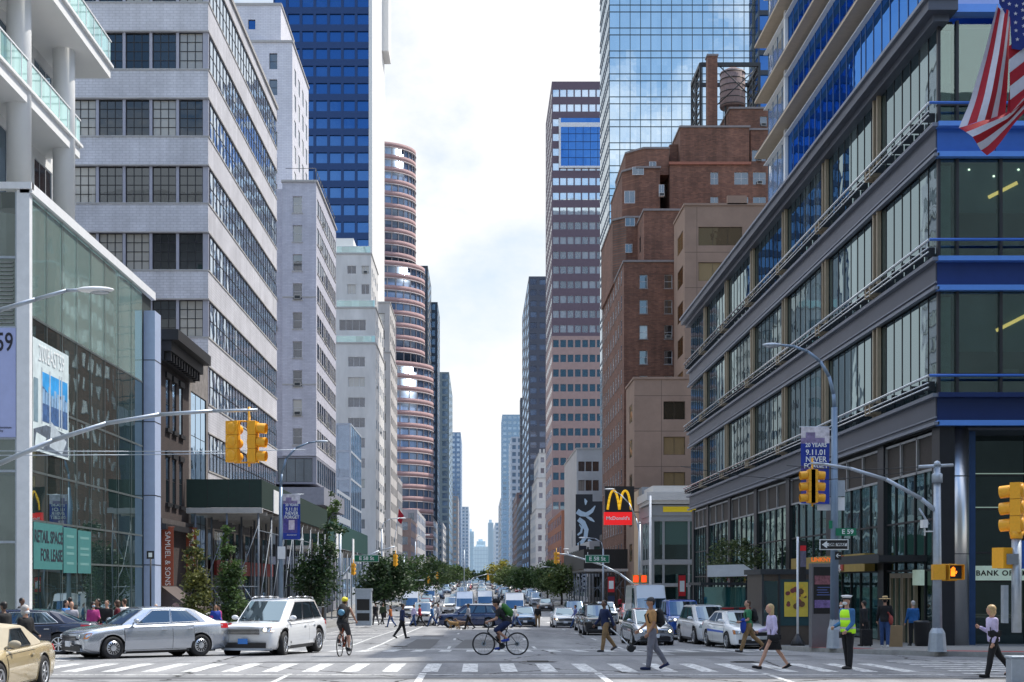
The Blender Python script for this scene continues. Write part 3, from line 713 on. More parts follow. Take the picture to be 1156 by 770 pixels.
mb = MB(); prof = [(XL+.02, 1.0, ), (XL+.02, 2.7), (XL+1.7, .95)]
mb.raw([(XL+.02, 72.6, 1.9), (XL+1.5, 72.6, .75), (XL+1.5, 72.6, .35), (XL+.02, 72.6, .35), (XL+.02, 78.6, 1.9), (XL+1.5, 78.6, .75), (XL+1.5, 78.6, .35), (XL+.02, 78.6, .35)], [(0,3,2,1), (4,5,6,7), (0,1,5,4), (1,2,6,5)], 0)
mb.box(XL+1.5, XL+1.52, 72.6, 78.6, .33, .42, 1); mb.box(XL+.02, XL+1.5, 72.56, 72.6, .36, .41, 1); mb.lathe([(.2,0),(.2,.02)], (XL+.75, 72.56, .85), 18, 2, 'Y')
aw = one(mb, 'shop_awning', [mat('awning_brown', (.09,.07,.065), .8, var=.1), M_white, mat('awning_emblem', (.35,.22,.2), .6)], 'dark brown sloped shop awning with round emblem under the row house', 'awning', base=(XL, 72.6, .3))
for v in range(0): pass
# --- slim glass infill building
gi = B('glass_infill_building', 'slim infill building with rough stone edge and blue glass wall beside the dark row house', 'building', (-22, 80, -.6), [mat('rough_edge_stone', (.22,.2,.19), .9, var=.3, scale=3), _M['black_cornice']])
gi.vol(-32, XL, 79.45, 85.0, -.8, PZ(400, 82), 'L', flank=([(80.0, 84.5)], [(.5, 13.3)], (glass('infill_glass', (.03,.07,.10), (.65,.82,1), .55, .015, .02, None, .2), 3, 5, FR_dark)), th=.2)
gi.done()
# --- white brick office block with ribbon windows
wb = B('white_brick_office', 'big white glazed brick office block with continuous ribbon windows on every floor', 'building', (-30, 85.1, -.7), [W_lav, mat('lavender_mullion', (.36,.36,.42), .5, var=.05), W_coping, W_limed])
rws = rows(40.41, 4.15, 8, 2.28)
fc = []; x = XL-.35
while x > -40: fc.append((x-1.48, x)); x -= 1.66
sc = []; y = 85.9
while y < 113.4: sc.append((y, y+1.0)); y += 1.12
wb.vol(-44, XL, 85.1, 114, 6.8, 41.4, 'L', front=(fc, rws, (G_ribf, 3, 4, FR_dark)), flank=(sc, rws, (G_ribs, 1, 2, FR_dark)), th=.28, pm=1, pd=.1)
wb.wall.box(-44, XL+.12, 84.98, 114.1, 41.4, 41.65, 2)
for z0_, z1_ in rws:   # window head and sill lines
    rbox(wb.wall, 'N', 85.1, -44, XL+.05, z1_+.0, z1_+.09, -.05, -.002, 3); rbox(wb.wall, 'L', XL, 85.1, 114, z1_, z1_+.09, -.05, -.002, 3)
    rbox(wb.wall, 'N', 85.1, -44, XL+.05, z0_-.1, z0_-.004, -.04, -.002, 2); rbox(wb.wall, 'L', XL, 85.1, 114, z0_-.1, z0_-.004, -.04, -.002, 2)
wb.mats.append(mat('shaded_shopfront', (.035,.03,.028), .8, var=.2))  # dark base colour stands in for shade under the shed
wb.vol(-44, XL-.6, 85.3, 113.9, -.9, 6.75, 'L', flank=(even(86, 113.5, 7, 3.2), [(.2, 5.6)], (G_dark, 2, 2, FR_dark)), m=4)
for z in range(1, 41, 4):
    rbox(wb.wall, 'N', 85.1, -23.95, -23.93, z+.1, z+1.6, -.003, -.001, 3)
wb.done()
# --- grey brick apartment block (next block) + its tall rear wing
ga = B('grey_brick_apartments', 'lavender grey brick apartment block with one column of sash windows and dark glass base', 'building', (-20, 141.5, -1.2), [brick('lavender_grey_brick', (.52,.52,.585), (.45,.45,.52), (.38,.38,.43), .5, .16, .8, .012, .1), W_coping, mat('blue_grey_ledge', (.24,.25,.30), .6, var=.1), W_white])
rw = rows(41.95, 2.99, 9, 1.7)
ga.vol(-20.3, XL, 141.5, 161, 15.2, 43.4, 'L', front=([(-19.22, -18.25)], rw, (G_room, 1, 2, FR_white)), flank=(even(142.2, 160.8, 9, 1.75), rw, (G_room, 2, 1, FR_dark)), sill=1)
ga.vol(-28, -20.35, 142.6, 161, 15.2, 43.0, 'L', front=(even(-22, -20.6, 1, .5), rw, (G_room, 1, 2, FR_dark)))
ga.wall.box(-20.4, XL+.15, 141.35, 161.1, 43.4, 43.6, 1)
for z in (31.5, 22.5): rbox(ga.wall, 'N', 141.5, -20.3, XL, z, z+.12, -.05, -.002, 1)
ga.vol(-28, XL+.0, 141.6, 161, 12.3, 15.15, 'L', front=([(-27, -21.0), (-20.8, -17.2)], [(12.5, 14.95)], (G_dark, 4, 1, FR_dark)), flank=(even(142.2, 160.5, 9, 1.7), [(12.5, 14.9)], (G_dark, 1, 1, FR_dark)), m=2)
ga.wall.box(-28, XL+.9, 140.6, 162, 10.1, 11.9, 2)
ga.vol(-28, XL, 141.6, 161, -1.6, 10.05, 'L', front=([(-27, -21.0), (-20.8, -17.2)], [(0, 4), (4.8, 9.6)], (G_dark, 3, 2, FR_dark)), flank=(even(142.2, 160.5, 7, 2.1), [(0, 4), (4.8, 9.6)], (G_dark, 2, 2, FR_dark)), m=2)
mb = MB()
for q in range(14): mb.tube((XL-.1, 142+q*1.4, 43.6), (XL-.1, 142+q*1.4, 44.9), .03, n=5)
mb.tube((XL-.1, 142, 44.9), (XL-.1, 161, 44.9), .03, n=5); mb.tube((XL-.1, 141.8, 44.9), (-20, 141.8, 44.9), .03, n=5)
ga.done(ac=.18); mb.build('roof_railing', M_steeld, ga.root, world=True)
gu = B('white_setback_tower', 'tall white apartment tower with stepped top rising behind the grey brick block', 'building', (-24, 163, -1.3), [brick('white_grey_brick', (.66,.66,.71), (.60,.60,.66), (.38,.38,.42), .6, .2, .8, .012, .08), W_coping])
s_ = 1550/163
gu.vol(-30, PX(330,163), 163, 178.5, -1.6, PZ(48,163), 'L', front=([(PX(304,163), PX(313,163))], rows(PZ(60,163), 3.1, 14, 1.9), (G_room, 1, 2, FR_dark)), flank=(even(163.8, 178, 4, 1.5), rows(PZ(70,163), 3.1, 16, 1.9), (G_room, 1, 1, FR_dark)), cap=1)
gu.vol(-30, PX(317,164.5), 164.5, 176, PZ(48,163), PZ(6,164.5), 'L', front=([(PX(281,165), PX(289,165))], [(PZ(35,165), PZ(24,165))], (G_blue, 1, 1, FR_dark)), cap=1)
gu.done()
# --- blue tower
bt = B('blue_glass_tower', 'tall dark blue office tower with square windows and a blank white stone end wall', 'building', (-34, 300, 0), [W_navy, W_white])
bt.vol(-45, PX(418,300), 300, 338, 0, 155, 'L', front=(even(-45, PX(418,300)-.1, 7, 2.45), rows(153, 3.79, 38, 2.35), (G_blue, 1, 1, None)), th=.45)
bt.wall.box(PX(418,300)-.3, PX(418,300)+.45, 299.6, 338.4, 0, 157, 1)
bt.wall.box(PX(418,300)+.1, PX(418,300)+2.0, 330, 338.6, 130, 157, 1)
bt.done(frames=False)
# --- mid-block glass building
gc = B('blue_glass_low_building', 'low pale blue glass building wedged between the grey block and the stepped stone building', 'building', (-18, 179.6, -1), [mat('pale_glass_frame', (.40,.45,.52), .5, var=.05)])
Gpale = glass('pale_blue_glass', (.10,.15,.20), (.7,.85,1), .45, .03, .01, (2.2, 3.4), .5)
gc.vol(-24, XL, 179.6, 195.8, -1.5, 23, 'L', front=(even(-24, XL-.1, 3, 2.2), rows(22.8, 3.6, 6, 3.3), (Gpale, 1, 1, None)), flank=(even(180, 195.7, 6, 2.5), rows(22.8, 3.6, 6, 3.3), (Gpale, 1, 1, None)), th=.12)
gc.vol(-24, XL, 162, 179.3, -1.5, 13.2, 'L', flank=(even(162.5, 179, 6, 2.4), rows(12.8, 3.4, 4, 2.6), (Gpale, 1, 2, FR_alu)), th=.15)
gc.done(frames=False)
# --- stepped stone buildings
def zz(py, y): return PZ(py, y)
y0 = 222.6
st = B('stepped_stone_apartments', 'grey white stone apartment building with terraced setbacks and planted roof terraces', 'building', (-20, y0, .2), [W_lime, W_coping, W_white])
rr = rows(zz(403, y0), 3.29, 15, 1.55)
st.vol(PX(360,y0), XL, y0, 243, -1, zz(388,y0), 'L', front=([(PX(393,y0), PX(412,y0))], rr, (G_room, 3, 1, FR_white)), flank=(even(223.2, 242.8, 5, 2.0), rr, (G_room, 2, 1, FR_white)), cap=1)
y1 = y0+2.2
st.vol(PX(360,y1), PX(424,y1), y1, 243, zz(388,y0)+.02, zz(348,y1), 'L', front=([(PX(383,y1), PX(413,y1))], [(zz(373,y1), zz(361,y1))], (G_room, 4, 1, FR_white)), flank=(even(225.5, 242.8, 4, 2.0), [(zz(373,y1), zz(361,y1))], (G_room, 2, 1, FR_white)), cap=1)
y2 = y0+4
st.vol(PX(370,y2), PX(419,y2), y2, 242, zz(348,y1)+.02, zz(287,y2), 'L', front=([(PX(392,y2), PX(402,y2)), (PX(408,y2), PX(417,y2))], [(zz(309,y2), zz(300,y2)), (zz(332,y2), zz(321,y2))], (G_room, 2, 1, FR_white)), flank=(even(227, 241.8, 4, 1.8), [(zz(309,y2), zz(300,y2)), (zz(332,y2), zz(321,y2))], (G_room, 2, 1, FR_white)), cap=1)
y3 = y0+7
st.vol(PX(370,y3), PX(399,y3), y3, 240, zz(287,y2)+.02, zz(269,y3), 'L', cap=None, m=2)
mb = MB()
for (ya_, x1_, zt_) in ((y2+.1, PX(418,y2), zz(287,y2)+.3), (y0+.2, XL-.1, zz(388,y0)+.3), (y1+.1, PX(423,y1), zz(348,y1)+.3)):
    mb.box(PX(380,ya_), x1_, ya_, ya_+.03, zt_, zt_+1.0, 0); mb.box(PX(380,ya_), x1_, ya_-.02, ya_+.05, zt_+1.0, zt_+1.06, 1)
mb.build('terrace_railing', [Gr, M_white], st.root, world=True)
st.done(ac=.12)
y0 = 260
s5 = B('pinkish_stone_apartments', 'narrow pinkish grey stone apartment building with small setbacks behind the stepped building', 'building', (-19, y0, .3), [W_limed, W_coping])
rr = rows(zz(408, y0), 3.3, 13, 1.7)
s5.vol(-24, XL, y0, 281, -.5, zz(398,y0), 'L', front=(even(-20, XL-.2, 1, 1.6), rr, (G_room, 2, 1, FR_dark)), flank=(even(y0+1, 280, 5, 2.0), rr, (G_room, 2, 1, FR_dark)), cap=1)
s5.vol(-24, PX(440,y0+3), y0+3, 281, zz(398,y0), zz(342,y0+3), 'L', front=(even(-21.5, -17.8, 2, 1.2), rows(zz(350,y0), 3.3, 3, 1.7), (G_room, 1, 1, FR_dark)), flank=(even(y0+4, 280, 4, 2.0), rows(zz(350,y0), 3.3, 3, 1.7), (G_room, 2, 1, FR_dark)), cap=1)
s5.done()
# --- oval red granite tower
ov = thing('oval_granite_tower', 'oval stepped office tower banded in red granite and glass with white ring lines', 'building', (-36, 462, 1.5))
G_oval = glass('oval_tower_glass', (.09,.13,.20), (.6,.75,1), .12, .2, 0, (3.0, 60), .5)
def oring(mb, rx, ry, z0, z1, m, cx=-36, cy=462, n=72):
    mb.loft([[(cx+rx*math.cos(2*math.pi*i/n), cy+ry*math.sin(2*math.pi*i/n), z) for i in range(n)] for z in (z0, z1)], m)
for (xr_, zlo, zhi) in ((-15.4, 1, 74.5), (-18.3, 74.5, 107.5), (-21.3, 107.5, 147)):
    rx = xr_+36; ry = rx*.82
    g_ = MB(); oring(g_, rx-.35, ry-.35, zlo, zhi, 0); g_.build('glass_band', G_oval, ov, world=True)
    w_ = MB(); z = zhi
    while z > zlo+1:
        oring(w_, rx, ry, z-1.5, z, 0); oring(w_, rx+.12, ry+.12, z-1.78, z-1.52, 1); z -= 4.0
        
    for i in range(36):
        a = 2*math.pi*i/36; w_.box(-36+(rx-.2)*math.cos(a)-.14, -36+(rx-.2)*math.cos(a)+.14, 462+(ry-.2)*math.sin(a)-.14, 462+(ry-.2)*math.sin(a)+.14, zlo, zhi-.1, 2)
    w_.build('granite_band', [W_gran, mat('white_ring', (.5,.45,.45), .8, var=.05), mat('oval_mullion', (.35,.3,.3), .5, var=0)], ov, world=True)

# --- distant left towers
def tower(name, label, x0, x1, y0, y1, zt, side, wm, gm, fp, pw, rp, rh, z0=1, th=.3, flankn=3, capm=None, group=None):
    b = B(name, label, 'building', ((x0+x1)/2, y0, 1), [wm, capm or W_coping], group=group)
    n = int((zt-z0-1.2)/rp); nx = max(1, int((x1-x0)/fp))
    rr = rows(zt-.9, rp, n, rh)
    b.vol(x0, x1, y0, y1, z0, zt, side, front=(even(x0, x1, nx, pw), rr, (gm, 1, 1, None)), flank=(even(y0+th, y1, max(1, flankn), (y1-y0)/max(1,flankn)*pw/fp), rr, (gm, 1, 1, None)), th=th)
    b.done(nmax=40, frames=False); return b
G_hz1 = glass('hazy_glass_a', (.07,.11,.17), (.5,.66,.85), .3, .1, 0, (3, 3.6), .5)  # aerial haze is mixed into the far glass and wall colours
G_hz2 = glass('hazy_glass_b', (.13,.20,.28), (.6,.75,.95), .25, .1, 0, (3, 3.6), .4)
def zt(py, y): return PZ(py, y)
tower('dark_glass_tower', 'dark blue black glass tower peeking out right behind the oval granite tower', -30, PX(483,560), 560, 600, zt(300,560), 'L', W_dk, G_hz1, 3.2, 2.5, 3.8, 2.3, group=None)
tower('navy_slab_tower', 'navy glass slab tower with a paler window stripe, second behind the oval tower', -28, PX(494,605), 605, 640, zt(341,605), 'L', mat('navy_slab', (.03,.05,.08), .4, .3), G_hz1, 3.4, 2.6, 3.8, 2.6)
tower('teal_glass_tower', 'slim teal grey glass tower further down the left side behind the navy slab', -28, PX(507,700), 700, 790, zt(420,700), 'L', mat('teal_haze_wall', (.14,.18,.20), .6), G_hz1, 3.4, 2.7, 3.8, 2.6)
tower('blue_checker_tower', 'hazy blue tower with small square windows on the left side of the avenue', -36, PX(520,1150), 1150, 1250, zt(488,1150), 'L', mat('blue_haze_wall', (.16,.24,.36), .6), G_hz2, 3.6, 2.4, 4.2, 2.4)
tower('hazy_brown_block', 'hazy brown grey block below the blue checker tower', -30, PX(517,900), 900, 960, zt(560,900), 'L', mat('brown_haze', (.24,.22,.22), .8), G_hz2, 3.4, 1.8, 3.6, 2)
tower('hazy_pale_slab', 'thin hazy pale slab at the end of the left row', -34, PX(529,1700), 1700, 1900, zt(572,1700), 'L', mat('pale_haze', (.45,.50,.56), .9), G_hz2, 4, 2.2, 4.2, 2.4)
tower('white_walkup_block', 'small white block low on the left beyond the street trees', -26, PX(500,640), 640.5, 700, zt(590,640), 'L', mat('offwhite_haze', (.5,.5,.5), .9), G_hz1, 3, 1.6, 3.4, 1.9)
for i, (a, b_, h, c) in enumerate([(283, 300, 24, (.34,.33,.33)), (338, 372, 18, (.30,.22,.2)), (372, 430, 22, (.4,.4,.42)), (480, 556, 26, (.3,.3,.32))]):
    tower('low_avenue_block', ['low grey masonry block between the pinkish building and blue tower foot', 'low brown brick block at the foot of the blue tower', 'low pale block in front of the oval tower', 'low grey block just beyond the oval tower'][i], -30, XL, a, b_, h, 'L', mat('low_wall_%d' % i, c, .8, var=.15, scale=.5), G_far, 3, 1.7, 3.6, 2.0, z0=-.5, flankn=6)
# end-of-avenue towers, with the haze put into their colours
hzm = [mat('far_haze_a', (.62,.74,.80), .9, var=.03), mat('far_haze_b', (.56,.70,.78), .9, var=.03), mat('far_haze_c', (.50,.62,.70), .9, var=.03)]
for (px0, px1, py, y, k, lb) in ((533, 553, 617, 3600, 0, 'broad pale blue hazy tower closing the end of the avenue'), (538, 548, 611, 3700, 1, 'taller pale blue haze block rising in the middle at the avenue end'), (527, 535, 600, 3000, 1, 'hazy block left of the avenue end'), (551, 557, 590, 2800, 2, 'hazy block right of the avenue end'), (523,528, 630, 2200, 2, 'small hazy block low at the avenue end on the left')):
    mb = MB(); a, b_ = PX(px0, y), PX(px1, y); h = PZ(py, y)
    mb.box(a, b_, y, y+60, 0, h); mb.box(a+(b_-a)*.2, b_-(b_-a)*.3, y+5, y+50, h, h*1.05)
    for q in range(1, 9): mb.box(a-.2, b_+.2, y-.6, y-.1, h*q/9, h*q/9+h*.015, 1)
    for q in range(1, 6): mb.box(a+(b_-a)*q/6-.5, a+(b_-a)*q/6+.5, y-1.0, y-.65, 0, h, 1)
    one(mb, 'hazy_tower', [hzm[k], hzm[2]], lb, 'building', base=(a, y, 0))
# ================================================================== RIGHT SIDE
C1, C2 = 52.5, 114.0
M_clad = mat('gunmetal_cladding', (.085,.095,.125), .45, .25, var=.08, scale=.6)
M_cladl = mat('light_gunmetal', (.20,.22,.27), .45, .3, var=.06)
M_bluec = mat('blue_painted_metal', (.04,.14,.50), .3, .35, var=.05)
M_navyc = mat('navy_cladding', (.015,.035,.13), .3, .3, var=.05)
M_fin = mat('tan_fin', (.36,.29,.20), .45, .3, var=.08)
G_off = glass('office_curtain_glass', (.020,.034,.040), (.46,.58,.62), .34, .012, .006, (1.15, 60), .5, (.12,.15,.15), .12, .55)
G_offb = glass('upper_blue_glass', (.006,.04,.14), (.12,.34,.85), .50, .012, .006, (1.3, 3.5), .3)
G_offw = glass('pale_reflection_glass', (.4,.43,.45), (.95,.98,1), .45, .05, .02, (.8, 60), .2)  # bright reflection is put into the pale base colour
G_shop = glass('shopfront_glass', (.012,.022,.022), (.55,.75,.74), .20, .015, .01, (1.6, 3), .8, (.05,.10,.09), .2)
G_cleardk = glass('front_vision_glass', (.010,.016,.018), (.8,.95,.93), .12, .01, .004, None, .2, None, 0, .5, .75)
ob = thing('glass_office_block', 'large grey metal and glass corner office block with rails, tan fins and a bank below', 'building', (30, C1, -.4))
def zc(py): return PZ(py, C1)
CORE = MB(); CORE.box(XR+.5, 33.9, C1+7.0, C2, -.8, 24.0, 0); CORE.box(XR+.5, 33.9, C1+.6, C1+7.01, zc(477)-.05, zc(449), 0)
CORE.box(XR+.5, XR+.8, C1+.6, C1+7.1, zc(449), 23.8, 0)
CORE.box(XR+1.3, 33.9, C2-.2, C2, -.8, 3, 0)
CORE.build('wall', [mat('office_core', (.05,.055,.06), .7)], ob, world=True)
bands = [(477, 449), (325, 296), (175, 145)]
zwin = [(zc(449), zc(325)), (zc(296), zc(175)), (zc(145), zc(22))]
fins = [60.4, 69.4, 78.6, 87.8, 97.0, 106.2]
# spandrels and ledges
sp_ = MB()
for i, (a, b_) in enumerate(bands):
    za, zb = zc(a), zc(b_)
    rbox(sp_, 'R', XR, C1, C2, za, zb, -.05, .3, 0)
    rbox(sp_, 'R', XR, C1-.3, C2+.3, zb, zb+.14, -.26, -.0, 1)            # upper ledge
    rbox(sp_, 'R', XR, C1-.3, C2+.3, za-.12, za, -.2, -.0, 1)
    rbox(sp_, 'R', XR, C1-.2, C2+.2, za+.16, za+.22, -.12, -.06, 1)
sp_.build('spandrel', [M_clad, M_cladl], ob, world=True)
cn = MB()
rbox(cn, 'R', XR, C1-.5, C2+.5, zc(30), zc(22), -.3, .3, 0); rbox(cn, 'R', XR, C1-.9, C2+.9, zc(22), zc(10), -.62, .5, 0); rbox(cn, 'R', XR, C1-1.0, C2+1.0, zc(10), zc(6), -.75, .5, 1)
cn.build('cornice', [M_clad, M_cladl], ob, world=True)
# front bands
FBM = [M_bluec, M_navyc, mat('bright_blue_metal', (.12,.30,.78), .3, .2, var=.04), mat('pale_blue_parapet', (.35,.45,.75), .4, .1, var=.05), mat('mid_navy_panel', (.02,.05,.20), .3, .3, var=.12, scale=.8)]
for i, (a, b_) in enumerate(bands):
    fb = MB(); za, zb = zc(a), zc(b_)
    fb.box(XR+.0, 34, C1-.05, C1+.3, za, zb, (1, 4, 0)[i])
    fb.box(XR-.05, 34, C1-.4, C1+.0, zb-.02, zb+.16, 2 if i else 1); fb.box(XR-.05, 34, C1-.3, C1+.0, za-.14, za+.06, 2)
    if i == 2:
        for q in range(4): fb.box(XR+2.2+q*3, XR+2.23+q*3, C1-.07, C1-.045, zc(175), zc(145), 1)
    fb.build('front_band', FBM, ob, world=True)
fb = MB()
fb.box(XR, 34, C1-.3, C1+.3, zc(17), zc(8), 2); fb.box(XR, 34, C1+.3, C1+.6, zc(8), zc(-30), 3)
fb.build('front_parapet', FBM, ob, world=True)
# side glazing: one pane object per bay and storey + tan fins
ybs = [C1+.1] + fins + [C2]
for j, (za, zb) in enumerate(zwin):
    za += .17; zb -= .15
    for a, b_ in zip(ybs, ybs[1:]):
        mb = MB(); rbox(mb, 'R', XR, a+.02, b_-.02, za, zb, .08, .11, 0)
        n = max(2, int(round((b_-a)/1.15)))
        for q in range(1, n): y = a+(b_-a)*q/n; rbox(mb, 'R', XR, y-.015, y+.015, za, zb, .055, .078, 1)
        mb.build('curtain_glass', [G_off, FR_dark], ob, world=True)
    for y in fins:
        mb = MB()
        for d in (-.45, .15): rbox(mb, 'R', XR, y+d, y+d+.14, za-.1, zb+.1, -.12, .05, 0)
        rbox(mb, 'R', XR, y-.31, y+.15, za, zb, .03, .06, 1)
        mb.build('fin', [M_fin, M_clad], ob, world=True)
for i, (a, b_, zr) in enumerate([(477, 449, zc(426)), (325, 296, zc(274)), (175, 145, zc(121))]):
    mb = MB(); zb = zc(b_)+.16
    mb.tube((XR-.45, C1-.5, zr), (XR-.45, C2+.4, zr), .055, n=8); mb.tube((XR-.45, C1-.5, zr), (34, C1-.5, zr), .055, n=8, m=1)
    mb.tube((XR-.42, C1-.3, zr-.25), (XR-.42, C2+.4, zr-.25), .03, n=6); mb.tube((XR-.42, C1-.3, zr-.42), (XR-.42, C2+.4, zr-.42), .03, n=6)
    y = C1+.4
    while y < C2: mb.box(XR-.44, XR+.05, y-.03, y+.03, zr-.45, zr-.1, 2); y += 1.3 if i else 1.3
    for y in fins: mb.box(XR-.46, XR-.1, y-.5, y-.35, zr-.5, zr+.02, 3); mb.box(XR-.46, XR-.1, y+.15, y+.3, zr-.5, zr+.02, 3)
    mb.build('rail', [M_chrome if False else mat('bright_rail', (.6,.62,.65), .25, .9, var=0), M_bluec, M_steeld, M_fin], ob, world=True)
# front glazing with lit rooms behind
M_lamp = mat('ceiling_strip_light', (.9,.6,.2), .5, var=0, emit=(1,.62,.18), estr=1.6)
M_spot = mat('ceiling_downlight', (.9,.9,.7), .5, var=0, emit=(1,.95,.75), estr=4)
for j, (za, zb) in enumerate(zwin):
    za += .17; zb -= .15
    xs = [XR+.08, XR+.78, XR+2.45, XR+4.1, XR+5.8, XR+7.5, XR+9.2, XR+12, XR+16]
    for a, b_ in zip(xs, xs[1:]):
        mb = MB(); mb.box(a+.03, b_-.03, C1+.08, C1+.1, za, zb, 0); mb.build('vision_pane', [G_cleardk], ob, world=True)
        if a == xs[0]: continue
    mb = MB()
    for x in xs: mb.box(x-.05, x+.05, C1-.04, C1+.14, za-.05, zb+.1)
    mb.box(XR+.0, XR+16, C1-.02, C1+.12, za+.7, za+.76)
    mb.build('mullion', [FR_dark], ob, world=True)
    mb = MB()   # room: ceiling, back wall, blinds, lamps, column
    mb.box(XR+.82, XR+16, C1+6.7, C1+6.75, za-.1, zb, 0); mb.box(XR+.8, XR+16, C1+.4, C1+6.7, zb-.05, zb, 1); mb.box(XR+.8, XR+16, C1+.4, C1+6.7, za-.1, za-.05, 0)
    mb.box(XR+.25, XR+.7, C1+.5, C1+1.0, za, zb-.1, 2)
    hb = (.42, .47, .62)[j]
    for a, b_ in zip(xs[1:], xs[2:]):
        k = hb if j < 2 else .02
        mb.box(a+.12, b_-.1, C1+.24, C1+.25, za+(zb-za)*k, zb-.1, 3)
    mb.build('interior', [mat('room_wall', (.02,.02,.022), .8), mat('room_ceiling', (.25,.25,.24), .8), mat('room_column', (.45,.58,.52), .7), mat('roller_blind', (.11,.19,.21), .8, var=.08)], ob, world=True)
    mb = MB()
    for q in range(3):
        mb.obox((XR+2.9+q*1.7-.3*j, C1+.2, za+(zb-za)*(.70-.1*q)), (1.25, .02, .13), (0, R(-27), 0))
    if j < 2: mb.build('ceiling_light', [M_lamp], ob, world=True)
    for q in range(5):
        mb = MB(); mb.ell((XR+1.3+q*.95, C1+.2, zb-.35-.25*(q % 2)), (.045,.01,.04)); 
        if j == 1: mb.build('downlight', [M_spot], ob, world=True)
# desks glimpsed
mb = MB()
for j in (0, 1):
    z = zwin[j][0]+.17
    for q in range(4): mb.box(XR+2.8+q*2.2, XR+4.3+q*2.2, C1+1.2, C1+1.9, z+.7, z+.75); mb.box(XR+3.1+q*2.2, XR+3.7+q*2.2, C1+1.4, C1+1.45, z+.78, z+1.15); mb.box(XR+2.85+q*2.2, XR+2.9+q*2.2, C1+1.3, C1+1.8, z, z+.7)
mb.build('desk', [mat('desk_grey', (.16,.17,.18), .5)], ob, world=True)
# street level
zt0 = zc(477)-.14
gf = MB()
rbox(gf, 'R', XR, C1+6.9, C2, zt0-1.55, zt0, .45, .6, 0)
for y in fins + [C1+.6, C2-.6]:
    rbox(gf, 'R', XR, y-.55, y+.35, -.9, zt0, .12, .7, 0)
gf.build('street_level_column', [mat('dark_bronze_column', (.022,.024,.030), .4, .4, var=.1)], ob, world=True)
for a, b_ in zip([C1+.6]+fins, fins+[C2-.6]):
    a += .35; b_ -= .55
    n = 3
    mb = MB(); rbox(mb, 'R', XR, a, b_, -.3-(.012*(a-52)), zt0-1.6, .3, .33, 0)
    for z in (2.6, 4.6): rbox(mb, 'R', XR, a, b_, z-.04, z+.04, .25, .298, 1)
    for q in range(1, 5): y = a+(b_-a)*q/5; rbox(mb, 'R', XR, y-.03, y+.03, -.5, zt0-1.6, .24, .296, 1)
    mb.build('shopfront_window', [G_shop, FR_dark], ob, world=True)
    mb = MB()
    rbox(mb, 'R', XR, a, b_, zt0-1.6, zt0-.1, .3, .36, 2)
    for q in range(n+1): y = a+(b_-a)*q/n; rbox(mb, 'R', XR, y-.06, y+.06, zt0-1.6, zt0-.1, .2, .298, 1)
    for z in (zt0-1.6, zt0-.2): rbox(mb, 'R', XR, a, b_, z, z+.1, .2, .296, 1)
    mb.build('transom_window', [G_shop, FR_alu, mat('dark_louvre', (.03,.022,.018), .6, var=.3, scale=8)], ob, world=True)
cy = MB(); cy.tube((XR+.95, C1+.75, -.5), (XR+.95, C1+.75, zt0), .52, n=40); cy.tube((XR+.95, C1+.75, 3.2), (XR+.95, C1+.75, 3.23), .53, n=40, m=1); cy.tube((XR+.95, C1+.75, 6.2), (XR+.95, C1+.75, 6.23), .53, n=40, m=1)
cy.build('steel_column', [mat('brushed_steel', (.62,.60,.58), .28, .95, var=.06, scale=.4), FR_dark], ob, world=True)
mb = MB(); mb.box(XR+1.46, XR+1.80, C1+.9, C1+1.5, -.5, zt0, 0); mb.build('blue_pillar', [mat('blue_pillar_paint', (.02,.06,.16), .35, .3)], ob, world=True)
# recessed bank front
mb = MB(); 
for q, (a, b_) in enumerate([(2.2,4.35),(4.4,6.6),(6.65,9),(9.05,14),(14.05,20)]): mb.box(XR+a, XR+b_, C1+2.5, C1+2.54, -.6, zt0, 0)
for x in (4.37, 6.62, 9.02): mb.box(XR+x-.04, XR+x+.04, C1+2.42, C1+2.5, -.6, zt0, 1)
for z in (2.15, 3.3, 5.05, 6.4): mb.box(XR+2.2, XR+20, C1+2.44, C1+2.498, z-.03, z+.03, 1)
for z in (5.12, 6.47): mb.box(XR+2.2, XR+20, C1+2.43, C1+2.442, z-.02, z+.02, 2)
mb.build('bank_front', [glass('bank_glass', (.006,.009,.010), (.6,.8,.8), .07, .01, .005, (2.2, 3), .8, (.02,.05,.05), .1), FR_dark, mat('pale_green_strip', (.3,.42,.36), .5, emit=(.6,.8,.65), estr=.25)], ob, world=True)
mb = MB(); mb.box(XR+2.3, XR+14, C1+2.3, C1+2.42, 2.2, 2.78); bs = mb.build('bank_sign', [mat('bank_sign_green', (.50,.62,.52), .5, emit=(.7,.9,.72), estr=.18)], ob, world=True)
text('BANK OF AMERICA', .29, M_black, bs, (XR+2.32-30, C1+2.29-C1, 2.48+.4), align='LEFT', sx=1.08, bold=.008, space=1.15)
mb = MB(); mb.box(XR-.02, XR+.14, C1+1.9, C1+2.9, 2.0, 2.62); mb.build('side_sign_panel', [_M['bank_sign_green']], ob, world=True)
mb = MB(); mb.box(XR+.5, 34, C1+.4, C1+2.5, zt0-.1, zt0, 0); mb.build('soffit', [M_clad], ob, world=True)
# doors with tan frames on the avenue side
for y in (55.6, 57.3):
    mb = MB()
    for d in (0, .75, 1.5): rbox(mb, 'R', XR, y+d-.07, y+d+.07, -.55, 2.3, .1, .24, 0)
    rbox(mb, 'R', XR, y-.07, y+1.57, 2.3, 2.5, .1, .24, 0); rbox(mb, 'R', XR, y+.07, y+.68, -.5, 2.3, .2, .22, 1); rbox(mb, 'R', XR, y+.82, y+1.43, -.5, 2.3, .2, .22, 1)
    mb.build('entrance_door', [M_fin, G_shop], ob, world=True)
